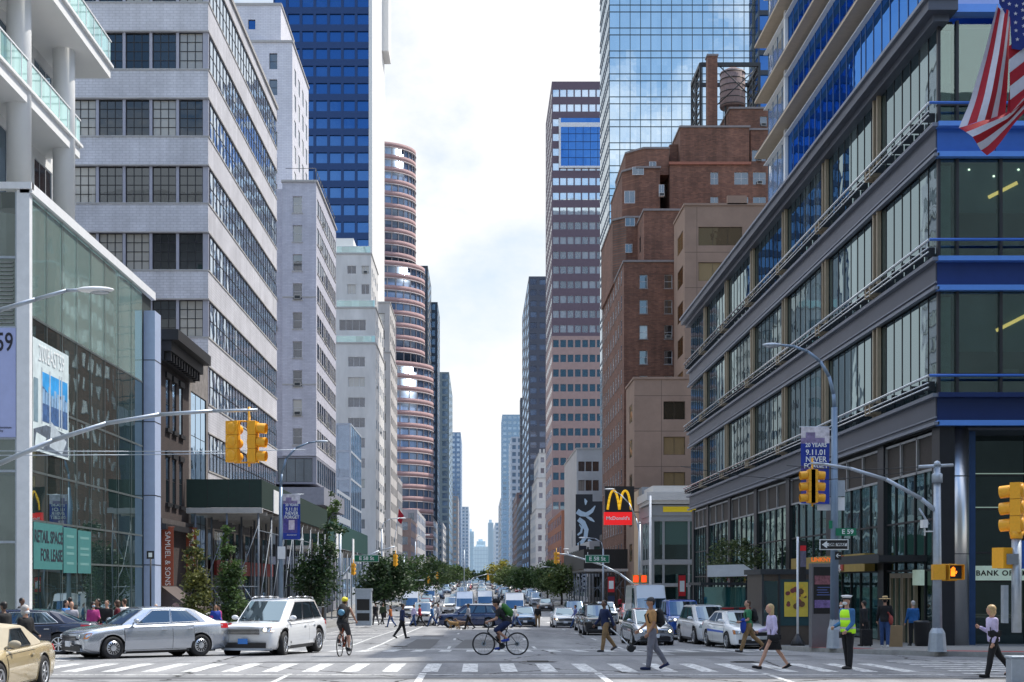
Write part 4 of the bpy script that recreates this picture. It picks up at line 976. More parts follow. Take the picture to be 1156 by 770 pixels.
# gold fascia, canopy
gfx = MB(); rbox(gfx, 'R', XR, 61.1, 75.5, 2.62, 3.42, -.35, .1, 0); go = one(gfx, 'shop_fascia', [mat('gold_fascia', (.38,.26,.06), .5, .2, var=.12)], 'gold shop fascia band with a square red emblem over the store doors', 'fascia', base=(XR, 61, 2.6))
mb = MB(); mb.box(-.40, -.36, 3.6, 5.4, .08, .78, 0); lg = mb.build('emblem', [mat('emblem_red', (.42,.05,.03), .5)], go)
for i, t_ in enumerate(('THE', 'HOME', 'DEPOT')):
    text(t_, .24, M_signw, lg, (-.41, 4.5, .60-i*.19), rot=(R(90), R(20), R(-90)), sx=1.5, bold=.01)
mb = MB()
mb.box(XR-1.6, XR+.3, 54.6, 60.9, 2.95, 3.2, 0); mb.box(XR-1.62, XR-1.6, 54.6, 60.9, 2.9, 3.25, 1)
one(mb, 'entrance_canopy', [mat('canopy_dark', (.02,.022,.025), .5), M_steeld], 'flat dark entrance canopy left of the steel corner column', 'canopy', base=(XR, 57, 2.9))
# upper setback mass with tan sunshades
up = thing('setback_office_tower', 'blue glass upper floors with sloping tan sunshade ledges set back above the grey cornice', 'building', (35, 53, 24))
X2 = 18.4
Yf = X2*1550/(866-541)
mb = MB(); mb.box(X2+.4, 33.9, C1+1.5, Yf, 24.0, 38.2, 0); mb.build('wall', [mat('upper_core', (.03,.05,.08), .6)], up, world=True)
zs = [24.1 + 3.52*k for k in range(0, 9)]
fz = PZ(178, Yf)
zfl = [fz-3.55, fz, fz+3.55, fz+7.1, fz+10.6]
for k in range(len(zfl)-1):
    for (ya_, yb_, g_) in ((C1+1.5, C1+14, G_offb), (C1+14, Yf-5.2, G_offb), (Yf-5.2, Yf, G_offw)):
        mb = MB(); rbox(mb, 'R', X2, ya_, yb_, max(24.1, zfl[k]+.35), zfl[k+1], .1, .14, 0)
        y = ya_
        while y < yb_: rbox(mb, 'R', X2, y-.02, y+.02, max(24.1, zfl[k]+.35), zfl[k+1], .07, .098, 1); y += 1.3
        mb.build('glass_band', [g_, mat('blue_mullion', (.10,.18,.30), .4, .3)], up, world=True)
for k, z in enumerate(zfl[1:]):
    mb = MB(); rbox(mb, 'R', X2, C1+1.2, Yf+.3, z, z+.12, -.75, .2, 0); rbox(mb, 'R', X2, C1+1.2, Yf+.3, z+.12, z+.42, -.55, .2, 0); rbox(mb, 'R', X2, C1+1.2, Yf+.3, z+.16, z+.30, -.68, -.56, 1)
    rbox(mb, 'R', X2, C1+1.2, Yf+.3, z-.45, z-.38, -.16, .1, 2)
    mb.build('sunshade', [mat('tan_sunshade', (.50,.40,.29), .5, .1, var=.08), _M['bronze_frame'], M_white], up, world=True)
mb = MB(); rbox(mb, 'R', X2, Yf-5.6, Yf-5.2, 24, zfl[-1], -.1, .1, 0); mb.build('pier', [M_white], up, world=True)
mb = MB(); mb.box(X2+.05, 33.9, C1+1.4, C1+1.5, 24.0, 38.2, 0); mb.build('front_glass', [G_offb], up, world=True)
rt = B('added_shade_tower', 'unseen grey tower added behind the glass office block to shade the right of the avenue', 'building', (48, C1+1, -.4), [M_clad, W_coping])  # added out of view so its shadow covers the right half of the street
rt.vol(34, 62, C1+.8, 113, -.8, 68, 'R', front=(even(34.5, 61.5, 9, 2.4), rows(66.5, 3.9, 16, 2.5), (G_dark, 1, 1, None))); rt.done(nmax=60, frames=False)
# --- corner retail building with yellow band
y0 = 139.8
cr_ = B('corner_retail_building', 'low grey glass corner building with a bright yellow strip under its stepped white top', 'building', (21, y0, -1.3), [mat('retail_grey', (.27,.285,.30), .5, .2, var=.06), mat('retail_white', (.52,.52,.51), .6, var=.05), mat('retail_yellow', (.85,.62,.02), .5, var=.03), mat('retail_dark', (.03,.035,.04), .5)])
zq = lambda p: PZ(p, y0)
cr_.vol(XR, 34, y0, 147.5, -1.8, zq(582), 'R', front=([(17.8, 18.7), (18.85, 21.3), (21.42, 24.6), (24.8, 33)], [(-1.3, zq(662)), (zq(659), zq(637)), (zq(632), zq(588))], (G_shop, 1, 1, FR_alu)), flank=(even(140.2, 147.3, 3, 2.1), [(-1.3, zq(662)), (zq(659), zq(637)), (zq(632), zq(588))], (G_shop, 2, 1, FR_alu)), th=.2)
W = cr_.wall
W.box(XR-.1, 34, y0-.1, 147.6, zq(582), zq(570), 0); W.box(18.7, 22.0, y0-.14, y0-.102, zq(578), zq(572), 2); W.box(XR+.6, 34, y0+.2, 147.6, zq(570), zq(565), 3)
W.box(XR-.5, 34, y0-.6, 148, zq(565), zq(556), 1); W.box(XR+.2, 34, y0+.4, 148, zq(556), zq(548), 1); W.box(XR-.3, 34, y0-.35, 148, zq(569), zq(565), 1)
W.box(XR, 34, 147.6, 150.5, -1.8, 12.4, 0); W.box(XR-.25, 30, 147.5, 150.6, 10.9, 11.2, 1)
cr_.done()
mb = MB(); mb.tube((XR-.15, y0-.6, -1.3), (XR-.15, y0-.6, zq(560)), .13, n=10)
one(mb, 'flag_mast', M_white, 'thin white mast at the corner of the low retail building', 'mast', base=(XR, y0-.6, -1.3))
# --- tan concrete building
tb = B('tan_concrete_building', 'tan concrete building with wide windows and a taller set back rear block', 'building', (24, 155, -1.3), [W_tan, W_tanj, mat('sunlit_beige', (.55,.42,.28), .8, var=.06)])  # sunlit wall strip: the sunlight is put into the beige
tb.vol(XR, 34, 155, 163.5, -1.8, 25.1, 'R', front=([(20.8, 23.25), (25.5, 28)], rows(22.6, 4.0, 5, 2.05), (glass('bronze_glass', (.05,.035,.022), (.85,.68,.42), .30, .02, .03, None, .5, (.22,.15,.08), .35), 2, 1, FR_bronze)), flank=([(157, 160)], rows(22.6, 4.0, 5, 2.05), (_M['bronze_glass'], 2, 1, FR_bronze)), cap=0)
tb.vol(23.2, 42, 155.02, 163.5, 25.3, 44.7, 'R', front=([(24.75, 29.7), (31.5, 36)], rows(42.3, 4.0, 5, 2.1), (_M['bronze_glass'], 3, 1, FR_bronze)), flank=([(156.4, 160.6)], rows(42.3, 4.0, 5, 2.1), (_M['bronze_glass'], 2, 1, FR_bronze)), cap=0)
tb.wall.box(28.0, 30.2, 154.9, 155.4, 44.8, 45.8, 0)
for z in (19.2, 15.2, 23.2, 11.2): rbox(tb.wall, 'N', 155, XR, 34, z, z+.06, -.003, -.001, 1)
rbox(tb.wall, 'N', 155, 20.55, 20.6, 0, 25, -.003, -.001, 1)
for z in (40, 36, 32, 28): rbox(tb.wall, 'N', 155.02, 23.2, 42, z-.6, z-.54, -.003, -.001, 1)
rbox(tb.wall, 'N', 155.02, 24.55, 24.6, 25.5, 44.5, -.003, -.001, 1)
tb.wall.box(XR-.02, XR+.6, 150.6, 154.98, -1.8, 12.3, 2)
tb.done()
# --- red brown brick apartment building
rb = B('red_brick_apartments', 'large red brown brick apartment building with many setbacks, chimney and rooftop frame', 'building', (24, 166, -1.2), [W_red, mat('brick_coping', (.22,.2,.2), .8), mat('brown_ledge', (.30,.12,.08), .8), mat('window_ac', (.5,.5,.48), .6)])
GB = G_room; h_ = 1.65
def zy(p, y): return PZ(p, y)
y0 = 166
rb.vol(XR, 36, y0, 195, -1.8, zy(296,y0), 'R', front=([(PX(722,y0), PX(731,y0)), (PX(750,y0), PX(759,y0)), (26.5, 27.5), (30, 31)], rows(zy(310,y0), 3.06, 13, h_), (GB, 1, 2, FR_white)), flank=(even(167.5, 194.5, 8, 1.3), rows(zy(310,y0)+1.2, 3.06, 13, h_), (GB, 1, 2, FR_white)), cap=1, sill=1)
y1 = 169
rb.vol(PX(727,y1), 36, y1, 194, zy(296,y0)-.1, zy(238,y1), 'R', front=([(PX(764,y1), PX(772,y1))], rows(zy(250,y1), 3.06, 3, h_), (GB, 1, 2, FR_white)), flank=(even(170, 176, 1, 1.5), rows(zy(258,y1), 3.3, 3, 2.0), (G_dark, 1, 2, FR_dark)), cap=1)
y2 = 176
def octo(x0, x1, y0, y1, z0, z1, ch, m=0):
    o_ = [(x0, y1), (x0, y0+ch), (x0+ch, y0), (x1, y0), (x1, y1)]
    rb.wall.loft([[(x, y, z) for x, y in o_] for z in (z0, z1)], m, sm=False)
octo(PX(693,y2), PX(745,y2), y2, 194, zy(296,y0)-.2, zy(246,y2), 1.6); octo(PX(692,y2), PX(746,y2), y2-.15, 194, zy(246,y2), zy(244,y2), 1.6, 1)
octo(PX(704,y2+1), PX(745,y2+1), y2+1, 194, zy(246,y2)-.1, zy(190,y2+1), 1.8); octo(PX(703,y2+1), PX(746,y2+1), y2+.8, 194, zy(190,y2+1), zy(188,y2+1), 1.8, 1)
octo(PX(708,y2+2.5), PX(755,y2+2.5), y2+2.5, 194, zy(190,y2)-.1, zy(168,y2+2.5), 2.2); octo(PX(707.5,y2+2.5), PX(756,y2+2.5), y2+2.4, 194, zy(168,y2+2.5), zy(166,y2+2.5), 2.2, 1)
for (a, b_, c, d, yy) in ((705,717,229,215,y2-.27), (706,717,255,244,y2-.27), (714,727,197,188,y2+.73), (733,741,192,182,y2+2.23), (706,714,285,275,y2-.27), (744,750,222,208,y2-.27)):
    rb.wins.append(('N', yy, (PX(a,yy)+PX(b_,yy))/2, (PZ(c,yy)+PZ(d,yy))/2, PX(b_,yy)-PX(a,yy), PZ(d,yy)-PZ(c,yy), .25, (GB, 2, 1, FR_white)))
y3 = 178
rb.vol(PX(756,y3), 42, y3, 194, 40, zy(186,y3), 'R', front=([(PX(802,y3), PX(811,y3)), (PX(829,y3), PX(845,y3)), (PX(850,y3), PX(865,y3))], rows(zy(194,y3), 3.2, 3, h_), (GB, 2, 2, FR_white)), flank=(even(179, 193, 3, 1.5), rows(zy(200,y3), 3.2, 3, h_), (GB, 1, 2, FR_white)))
rb.wall.box(PX(755,y3), PX(846,y3)+.2, y3-.2, y3+.3, zy(186,y3), zy(183,y3), 2)
rb.vol(PX(768,y3+1), PX(846,y3+1), y3+1, 192, zy(186,y3), zy(144,y3+1), 'R', cap=1)
rb.vol(PX(757,y3+2), PX(768,y3+1)-.02, y3+3, 192, zy(186,y3), zy(163,y3+3), 'R', cap=None)
rb.vol(PX(846,y3+2)+.15, 42, y3+2, 192, zy(186,y3), zy(147,y3+2), 'R', front=([(PX(849,y3+2), PX(865,y3+2))], [(zy(182,y3+2), zy(169,y3+2))], (GB, 2, 1, FR_white)), cap=1)
y4 = 184
rb.vol(PX(824,y4), 42, y4, 192, zy(146,y3)-.5, zy(123,y4), 'R', front=([(PX(858,y4), PX(866,y4))], [(zy(143,y4), zy(131,y4))], (GB, 1, 1, FR_white)), cap=1)
yc_ = 182
ch_ = MB(); ch_.box(PX(799,yc_), PX(810,yc_), yc_, yc_+1.5, 55, zy(63,yc_)); ch_.box(PX(798,yc_), PX(811,yc_), yc_-.1, yc_+1.6, zy(63,yc_), zy(61,yc_), 1)
ch_.build('chimney', [W_red, _M['brick_coping']], rb.root, world=True)
fr = MB(); ya_, yb_ = 184.5, 192
xa, xb = PX(791,ya_), PX(857,ya_); za_, zb_ = zy(145,ya_), zy(71,ya_)
for x in (xa, xb):
    for y in (ya_, (ya_+yb_)/2, yb_): fr.box(x-.16, x+.16, y-.16, y+.16, za_-3, zb_)
for y in (ya_, yb_): fr.box(xa, xb, y-.2, y+.2, zb_-.5, zb_+.01)
for x in (xa, xb):
    fr.box(x-.2, x+.2, ya_, yb_, zb_-.5, zb_+.02)
    for q in range(7):
        z = za_ + (zb_-za_)*q/7; fr.box(x-.1, x+.1, ya_, yb_, z, z+.12)
        fr.tube((x, ya_, z), (x, (ya_+yb_)/2, z+(zb_-za_)/7), .07, n=5); fr.tube((x, yb_, z), (x, (ya_+yb_)/2, z+(zb_-za_)/7), .07, n=5)
fr.tube((PX(810,184.5), ya_, zy(118,ya_)), (xb, ya_, zb_-.4), .08, n=5); fr.tube((PX(812,184.5), ya_, zb_-.4), (xb, ya_, zy(118,ya_)), .08, n=5)
fr.build('rooftop_frame', [M_steeld], rb.root, world=True)
wt = MB(); cx, cyy, r_ = PX(827, 188), 188, 1.7
wt.lathe([(r_, zy(122,188)), (r_*1.02, zy(118,188)), (r_*.98, zy(82,188)), (.3, zy(76,188)), (.02, zy(75.5,188))], (cx, cyy, 0), 28)
for z in range(6): zz_ = lerp(zy(120,188), zy(84,188), z/5.0); wt.tube((cx, cyy, zz_-.05), (cx, cyy, zz_+.05), r_*1.035, n=28, m=1)
for q in range(4): a = q*math.pi/2+.6; wt.box(cx+r_*.8*math.cos(a)-.12, cx+r_*.8*math.cos(a)+.12, cyy+r_*.8*math.sin(a)-.12, cyy+r_*.8*math.sin(a)+.12, zy(145,188)-2, zy(121,188), 1)
one(wt, 'water_tank', [mat('cedar_staves', (.26,.19,.18), .85, var=.2, scale=6, streak=1), M_steeld], 'round wooden rooftop water tank with conical lid inside the black steel frame', 'water tank', base=(cx, cyy, zy(145,188)-2))
rb.done(ac=.22)
# --- pale glass skyscraper
y0 = 238
G_sky = glass('sky_mirror_glass', (.34,.40,.42), (.88,.97,1.0), .80, .008, .003, (1.78, 2.7), .3)
gt = thing('mirror_glass_skyscraper', 'tall pale mirror glass skyscraper with a fine dark grid reflecting clouds', 'building', (35, y0, 1))
mb = MB(); x0 = PX(688, y0); x1 = PX(857, y0); mb.box(x0+.1, x1, y0+.1, 256.5, 0, 125, 0); mb.build('wall', [_M['upper_core']], gt, world=True)
vx = x0; k = 0; cols_ = []
while vx < x1: cols_.append(vx); vx += 1.795
zz_ = []; z = PZ(24, y0)
zlist = []
q = PZ(5.2, y0) + 3.97*8
while q > 20: zlist += [q, q-1.2]; q -= 3.98
zlist.sort()
n_ = 0
for j, (a, b_) in enumerate(zip(zlist, zlist[1:])):
    mb = MB(); rbox(mb, 'N', y0, x0, x1, a+.05, b_-.05, 0, .04, 0); mb.build('glass_course', [G_sky], gt, world=True) if a > 28 else None
mb = MB()
for z in zlist: mb.box(x0, x1, y0-.06, y0+.05, z-.07, z+.07)
for x in cols_: mb.box(x-.055, x+.055, y0-.055, y0+.05, 20, 125)
mb.build('mullion_grid', [mat('grid_dark', (.04,.07,.09), .5, .3)], gt, world=True)
mb = MB(); rbox(mb, 'R', x0, y0+.05, 256.5, 20, 125, 0, .05, 0)
for z in zlist: rbox(mb, 'R', x0, y0+.05, 256.5, z-.12, z+.12, -.1, -.002, 1)
for y in range(239, 257, 2): rbox(mb, 'R', x0, y-.12, y+.12, 20, 125, -.12, -.101, 1)
mb.build('flank', [glass('flank_glass', (.3,.36,.4), (.9,.97,1), .6, .03, .01, (1.5, 2), .4), mat('flank_line', (.18,.22,.27), .5)], gt, world=True)
tower('blue_black_tower', 'narrow blue black glass tower glimpsed between the skyscraper and the office block', PX(856,234), 66, 234, 236.5, 110, 'R', W_dk, G_blue, 2.2, 1.8, 3.4, 2.6)
# --- mural building
y0 = 246.6
mu = B('grey_mural_building', 'mid rise pale grey building with a blank side wall behind the black mural', 'building', (20, y0, -.3), [mat('cement_grey', (.42,.42,.43), .8, var=.1, scale=.5), W_coping])
mu.vol(XR, 30, y0, 282, -1, PZ(507,y0), 'R', front=([(PX(652,y0)+.15, PX(660,y0)), (PX(661,y0), PX(668,y0)), (PX(669,y0), PX(676,y0))], [(PZ(532,y0), PZ(521,y0)), (PZ(554,y0), PZ(542,y0))], (G_dark, 2, 1, FR_dark)), flank=([(258, 259.5)], [(2, 4), (8, 12)], (G_dark, 1, 1, None)), cap=1)
mu.vol(XR-1.5, 22, 199.5, 246, -1, 8.2, 'R', front=(even(16.5, 21.8, 3, 1.4), [(0, 3), (4.4, 7.4)], (G_shop, 1, 1, FR_dark)), flank=(even(200, 245, 10, 3.6), [(0, 3), (4.4, 7.4)], (G_shop, 3, 1, FR_dark)))
mu.done()
yb = 232; s_ = 1550/yb
mural = MB(); xa, xb = PX(650,yb), PX(682,yb)
mural.box(xa, xb, yb, yb+.5, PZ(620,yb), PZ(566,yb), 0); mural.box(xa, PX(669,yb), yb+.0, yb+.5, PZ(566,yb), PZ(558,yb), 0)
mo = one(mural, 'wall_mural', [mat('mural_black', (.008,.012,.018), .6, var=.1)], 'huge black mural with a pale blue grey curling flourish above the scaffold', 'mural', base=(xa, yb, PZ(620,yb)))
def stroke(pts, wd, parent, m_, off):   # flat ribbon with varying width
    mb = MB(); n = len(pts); L_, R_ = [], []
    for i, (a, b_) in enumerate(pts):
        p = Vector((PX(a,yb), PZ(b_,yb))); q = Vector((PX(pts[min(i+1,n-1)][0],yb), PZ(pts[min(i+1,n-1)][1],yb))) - Vector((PX(pts[max(i-1,0)][0],yb), PZ(pts[max(i-1,0)][1],yb)))
        nn = Vector((-q.y, q.x)).normalized()*wd[i]/s_/2; L_.append(p+nn); R_.append(p-nn)
    for i in range(n-1): mb.poly([(L_[i].x, yb-off, L_[i].y), (R_[i].x, yb-off, R_[i].y), (R_[i+1].x, yb-off, R_[i+1].y), (L_[i+1].x, yb-off, L_[i+1].y)])
    mb.build('flourish', [m_], parent, world=True)
M_fl = mat('mural_blue_grey', (.36,.46,.55), .6, var=.08)
stroke([(651.5,577),(656,580),(662,581),(668,577),(672,571)], [6,6,5,4,1], mo, M_fl, .02)
stroke([(660,563),(661.5,566),(661,570)], [1,3.5,1], mo, M_fl, .02)
stroke([(653,586),(658,590),(662,598),(661,606),(657,612),(652,615)], [5,6,5,4.5,4,3], mo, M_fl, .024)
stroke([(662,583),(667,586),(671,589)], [2,3.5,1], mo, M_fl, .02)
stroke([(652,604),(656,601),(657,596),(654,592)], [2,2.5,2.5,1], mo, M_fl, .028)
stroke([(664,609),(668,613),(676,616),(681,618)], [2,5,6,3], mo, M_fl, .02)
# vertical hotel style banner below
mb = MB(); y_ = 205; mb.box(PX(655,y_), PX(665,y_), y_, y_+.2, PZ(668,y_), PZ(616,y_), 0); mb.box(PX(655,y_)-.2, PX(655,y_), y_-.02, y_+.22, PZ(680,y_), PZ(612,y_), 1)
vb = one(mb, 'vertical_banner', [mat('banner_navy', (.01,.014,.03), .6), M_steeld], 'tall dark vertical banner with looping pale letters under the mural', 'banner', base=(PX(655,y_), y_, PZ(668,y_)))
text('1000', 1.5, mat('banner_pale', (.6,.66,.72), .6, var=0), vb, (.65, -.03, 1.9), rot=(R(90), R(90), 0), sx=1)
# --- low row, scaffold shed right
tower('dark_storefront_row', 'dark low storefront row behind the sidewalk shed on the right', XR, 24, 195.5, 199.3, 9, 'R', mat('storefront_dark', (.05,.045,.045), .7), G_dark, 2.2, 1.4, 3.2, 2.2, z0=-1.3, flankn=2)
# --- pink granite tower
y0 = 355
pk = B('pink_granite_tower', 'tall tower banded in pink granite and glass with a blue glass notch near its top', 'building', (25, y0, 1), [W_pinkg, mat('tower_white_fin', (.62,.64,.68), .5)])
x0, x1 = PX(623,y0), 34
zt_ = PZ(92,y0); rr = rows(zt_-2.05, 3.81, 33, 1.9); zm_ = rr[16][0]-.9
G_pkb = glass('pink_tower_glass', (.03,.09,.14), (.62,.85,1), .45, .02, .004, None, .9, (.15,.22,.26), .1)
G_pku = glass('pink_tower_upper_glass', (.50,.54,.60), (.85,.94,1), .65, .02, .004, None, .3)  # white reflection on the upper floors is partly put into the base colour
pk.mats += [mat('plum_granite', (.11,.08,.11), .6, var=.08)]
fcol = even(x0+.1, x1, 8, 1.45)
pk.vol(x0, x1, y0, 388, 0, zm_, 'R', front=(fcol, [r for r in rr if r[1] < zm_], (G_pkb, 1, 1, None)), flank=(even(y0+1, 387, 9, 3.3), [r for r in rr if r[1] < zm_], (G_offw, 1, 1, None)), th=.2)
pk.vol(x0, x1, y0, 388, zm_, zt_, 'R', front=(even(x0+.1, x1, 8, 1.55), [r for r in rr if r[0] > zm_], (G_pku, 1, 1, None)), flank=(even(y0+1, 387, 9, 3.3), [r for r in rr if r[0] > zm_], (G_offw, 1, 1, None)), th=.2, m=2)
n2_ = MB(); a, b_ = PX(633,y0), x1
n2_.box(a, b_, y0-.5, y0-.01, PZ(188,y0), PZ(134,y0), 0); n2_.box(a-.5, b_, y0-.6, y0-.05, PZ(190,y0), PZ(188,y0), 1); n2_.box(a-.5, a, y0-.6, y0-.05, PZ(188,y0), PZ(134,y0), 1); n2_.box(a, b_, y0-.56, y0-.51, PZ(144,y0), PZ(139,y0), 1)
for q in range(1, 6): n2_.box(a+q*1.9, a+q*1.9+.12, y0-.56, y0-.51, PZ(188,y0), PZ(144,y0), 2)
for q in range(1, 5): n2_.box(a, b_, y0-.57, y0-.565, PZ(188-q*9,y0), PZ(187.4-q*9,y0), 2)
n2_.build('glass_notch', [G_offb, _M['tower_white_fin'], W_navy], pk.root, world=True)
pk.done(nmax=100, frames=False)
tower('slate_slab_tower', 'tall slate grey glass slab tower left of the pink granite tower', PX(597,480), 40, 480, 555, PZ(312,480), 'R', mat('slate_wall', (.07,.08,.11), .5, .2), G_hz1, 3.0, 2.2, 3.8, 2.0)
# white ornate stepped building
y0 = 425
wo_ = B('white_stepped_apartments', 'white stepped apartment building with bulging bays below the slate tower', 'building', (24, y0, 1), [mat('ornate_white', (.60,.59,.57), .8, var=.12, scale=.6), W_coping])
for (px0, py, dy, pyb) in ((604, 575, 0, 700), (606, 540, 5, 575), (608, 512, 9, 540)):
    y = y0+dy
    x0 = max(XR, PX(px0, y)) if dy == 0 else PX(px0, y)
    wo_.vol(x0, 33, y, 470, max(0, PZ(pyb,y)-1), PZ(py,y), 'R', front=(even(x0+.2, 33, 7, 1.1), rows(PZ(py,y)-1.2, 3.4, int((PZ(py,y)-max(0,PZ(pyb,y)))/3.4), 1.6), (G_far, 1, 1, None)), flank=(even(y+1, 469, 8, 2.4), rows(PZ(py,y)-1.2, 3.4, int((PZ(py,y)-max(0,PZ(pyb,y)))/3.4), 1.6), (G_far, 1, 1, None)), cap=1)
for q in range(4): wo_.wall.box(PX(609,434)+q*1.2, PX(609,434)+.5+q*1.2, 434, 436, PZ(512,434), PZ(507,434), 0)
wo_.done(nmax=60, frames=False)
tower('orange_brick_corner', 'low orange brown brick corner building in front of the white stepped apartments', XR, 26, 292, 350, 17.5, 'R', mat('orange_brick', (.26,.11,.07), .85, var=.1), G_far, 2.6, 1.4, 3.3, 1.9, flankn=9)
tower('black_striped_block', 'black and white striped block between the white stepped building and hazy towers', XR, 32, 560, 640, PZ(560,560), 'R', mat('striped_dark', (.10,.10,.11), .7), G_far, 3, 1.7, 3.6, 1.8, flankn=8)
tower('brown_brick_block', 'hazy brown brick block right of the avenue end', XR, 32, 640.5, 720, PZ(556,640), 'R', mat('brown_haze_r', (.22,.15,.14), .85), G_far, 3, 1.6, 3.6, 1.8, flankn=8)  # distance haze is put into the far wall colours here too
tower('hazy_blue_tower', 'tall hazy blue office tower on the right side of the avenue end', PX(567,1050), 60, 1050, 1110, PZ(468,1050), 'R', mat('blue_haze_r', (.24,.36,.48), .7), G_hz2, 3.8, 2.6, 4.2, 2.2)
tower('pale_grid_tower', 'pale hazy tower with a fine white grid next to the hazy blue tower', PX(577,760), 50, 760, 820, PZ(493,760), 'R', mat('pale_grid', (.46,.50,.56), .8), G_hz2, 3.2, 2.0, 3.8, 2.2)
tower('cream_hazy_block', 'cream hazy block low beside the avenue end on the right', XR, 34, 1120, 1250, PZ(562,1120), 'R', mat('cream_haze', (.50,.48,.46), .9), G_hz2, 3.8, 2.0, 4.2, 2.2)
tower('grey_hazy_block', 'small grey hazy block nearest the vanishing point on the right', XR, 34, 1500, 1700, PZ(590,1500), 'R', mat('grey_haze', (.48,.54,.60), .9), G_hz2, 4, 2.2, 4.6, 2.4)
mb = MB(); mb.box(PX(587.5,700), PX(590.5,700), 700, 712, 1, PZ(449,700), 0)
for q in range(20): mb.box(PX(587.5,700)-.05, PX(590.5,700)+.05, 699.8, 699.95, 4+q*4.6, 4.5+q*4.6, 1)
one(mb, 'thin_dark_tower', [mat('thin_tower', (.07,.08,.10), .6), mat('thin_tower_b', (.15,.17,.2), .6)], 'very thin dark tower left of the slate slab', 'building', base=(PX(588,700), 700, 1))
# --- corner buildings at the camera's own block (out of the frame; they close the street for light and reflections)
nb = B('north_block_building', 'grey stone building on the near right corner outside the picture', 'building', (30, 27, 0), [mat('north_stone', (.17,.20,.215), .8, var=.15, scale=.5), W_coping])
nb.vol(17.5, 45, -60, 27.0, 0, 30, 'R', flank=(even(-58, 26, 18, 2.2), rows(28, 3.6, 7, 2.0), (G_room, 2, 1, None)), th=.2); nb.done(nmax=20, frames=False)
nb = B('north_block_building', 'pale stone building on the near left corner outside the picture', 'building', (-30, 30, 0), [mat('north_stone_pale', (.28,.32,.34), .8, var=.15, scale=.5), W_coping])
nb.vol(-45, -17.5, -60, 29.0, 0, 34, 'L', flank=(even(-58, 28, 18, 2.2), rows(32, 3.6, 8, 2.0), (G_room, 2, 1, None)), th=.2); nb.done(nmax=20, frames=False)
# ================================================================== VEHICLES
def paint(name, c, metal=.35, rough=.28):
    return mat('car_paint_'+name, c, rough, metal, var=.03, scale=2, coat=1.0)
G_car = glass('car_glass', (.012,.018,.022), (.62,.82,1), .16, .02, .0, None, .3)
M_lens = mat('headlamp_lens', (.42,.45,.48), .1, .6, var=0)
M_lit = mat('lit_headlamp', (1,.9,.7), .3, var=0, emit=(1,.88,.6), estr=7)
M_amber = mat('amber_lamp', (.45,.16,.04), .25, var=0)
M_tail = mat('tail_lamp', (.45,.01,.015), .25, var=0)
M_rim = mat('alloy_rim', (.6,.62,.65), .3, .85, var=.04)
M_plate = mat('plate_white', (.75,.77,.8), .5, var=0); M_plateb = mat('plate_blue', (.05,.22,.62), .5, var=0)
M_seam = mat('panel_gap', (.01,.01,.01), .8, var=0)
def interp(tab, x):
    if x <= tab[0][0]: return tab[0][1]
    for (a, va), (b, vb) in zip(tab, tab[1:]):
        if x <= b:
            t = (x-a)/(b-a); t = t*t*(3-2*t)*.5 + t*.5
            return lerp(va, vb, t)
    return tab[-1][1]
def spokes(mb, r, w, n, style):
    """wheel disc facing +X at x=w"""
    if style == 'cover': 
        mb.lathe([(r*.62, w-.03), (r*.62, w-.004), (r*.2, w+.012), (.001, w+.014)], (0,0,0), 24, 0, 'X')
        for i in range(n):
            a = 2*math.pi*i/n; mb.obox((w+.004, r*.40*math.cos(a), r*.40*math.sin(a)), (.02, .035, r*.26), (a-math.pi/2, 0, 0), 1)
    else:
        mb.lathe([(r*.66, w-.12), (r*.66, w), (r*.60, w), (r*.58, w-.10), (r*.58, w-.12)], (0,0,0), 24, 0, 'X')
        mb.lathe([(r*.58, w-.10), (.01, w-.095)], (0,0,0), 20, 1, 'X')
        mb.lathe([(r*.15, w-.05), (r*.14, w-.01), (.001, w-.008)], (0,0,0), 12, 0, 'X')
        for i in range(n):
            a = 2*math.pi*i/n; mb.obox((w-.03, r*.36*math.cos(a), r*.36*math.sin(a)), (.03, r*.48, .035 if n > 6 else .055), (a, 0, 0), 0)
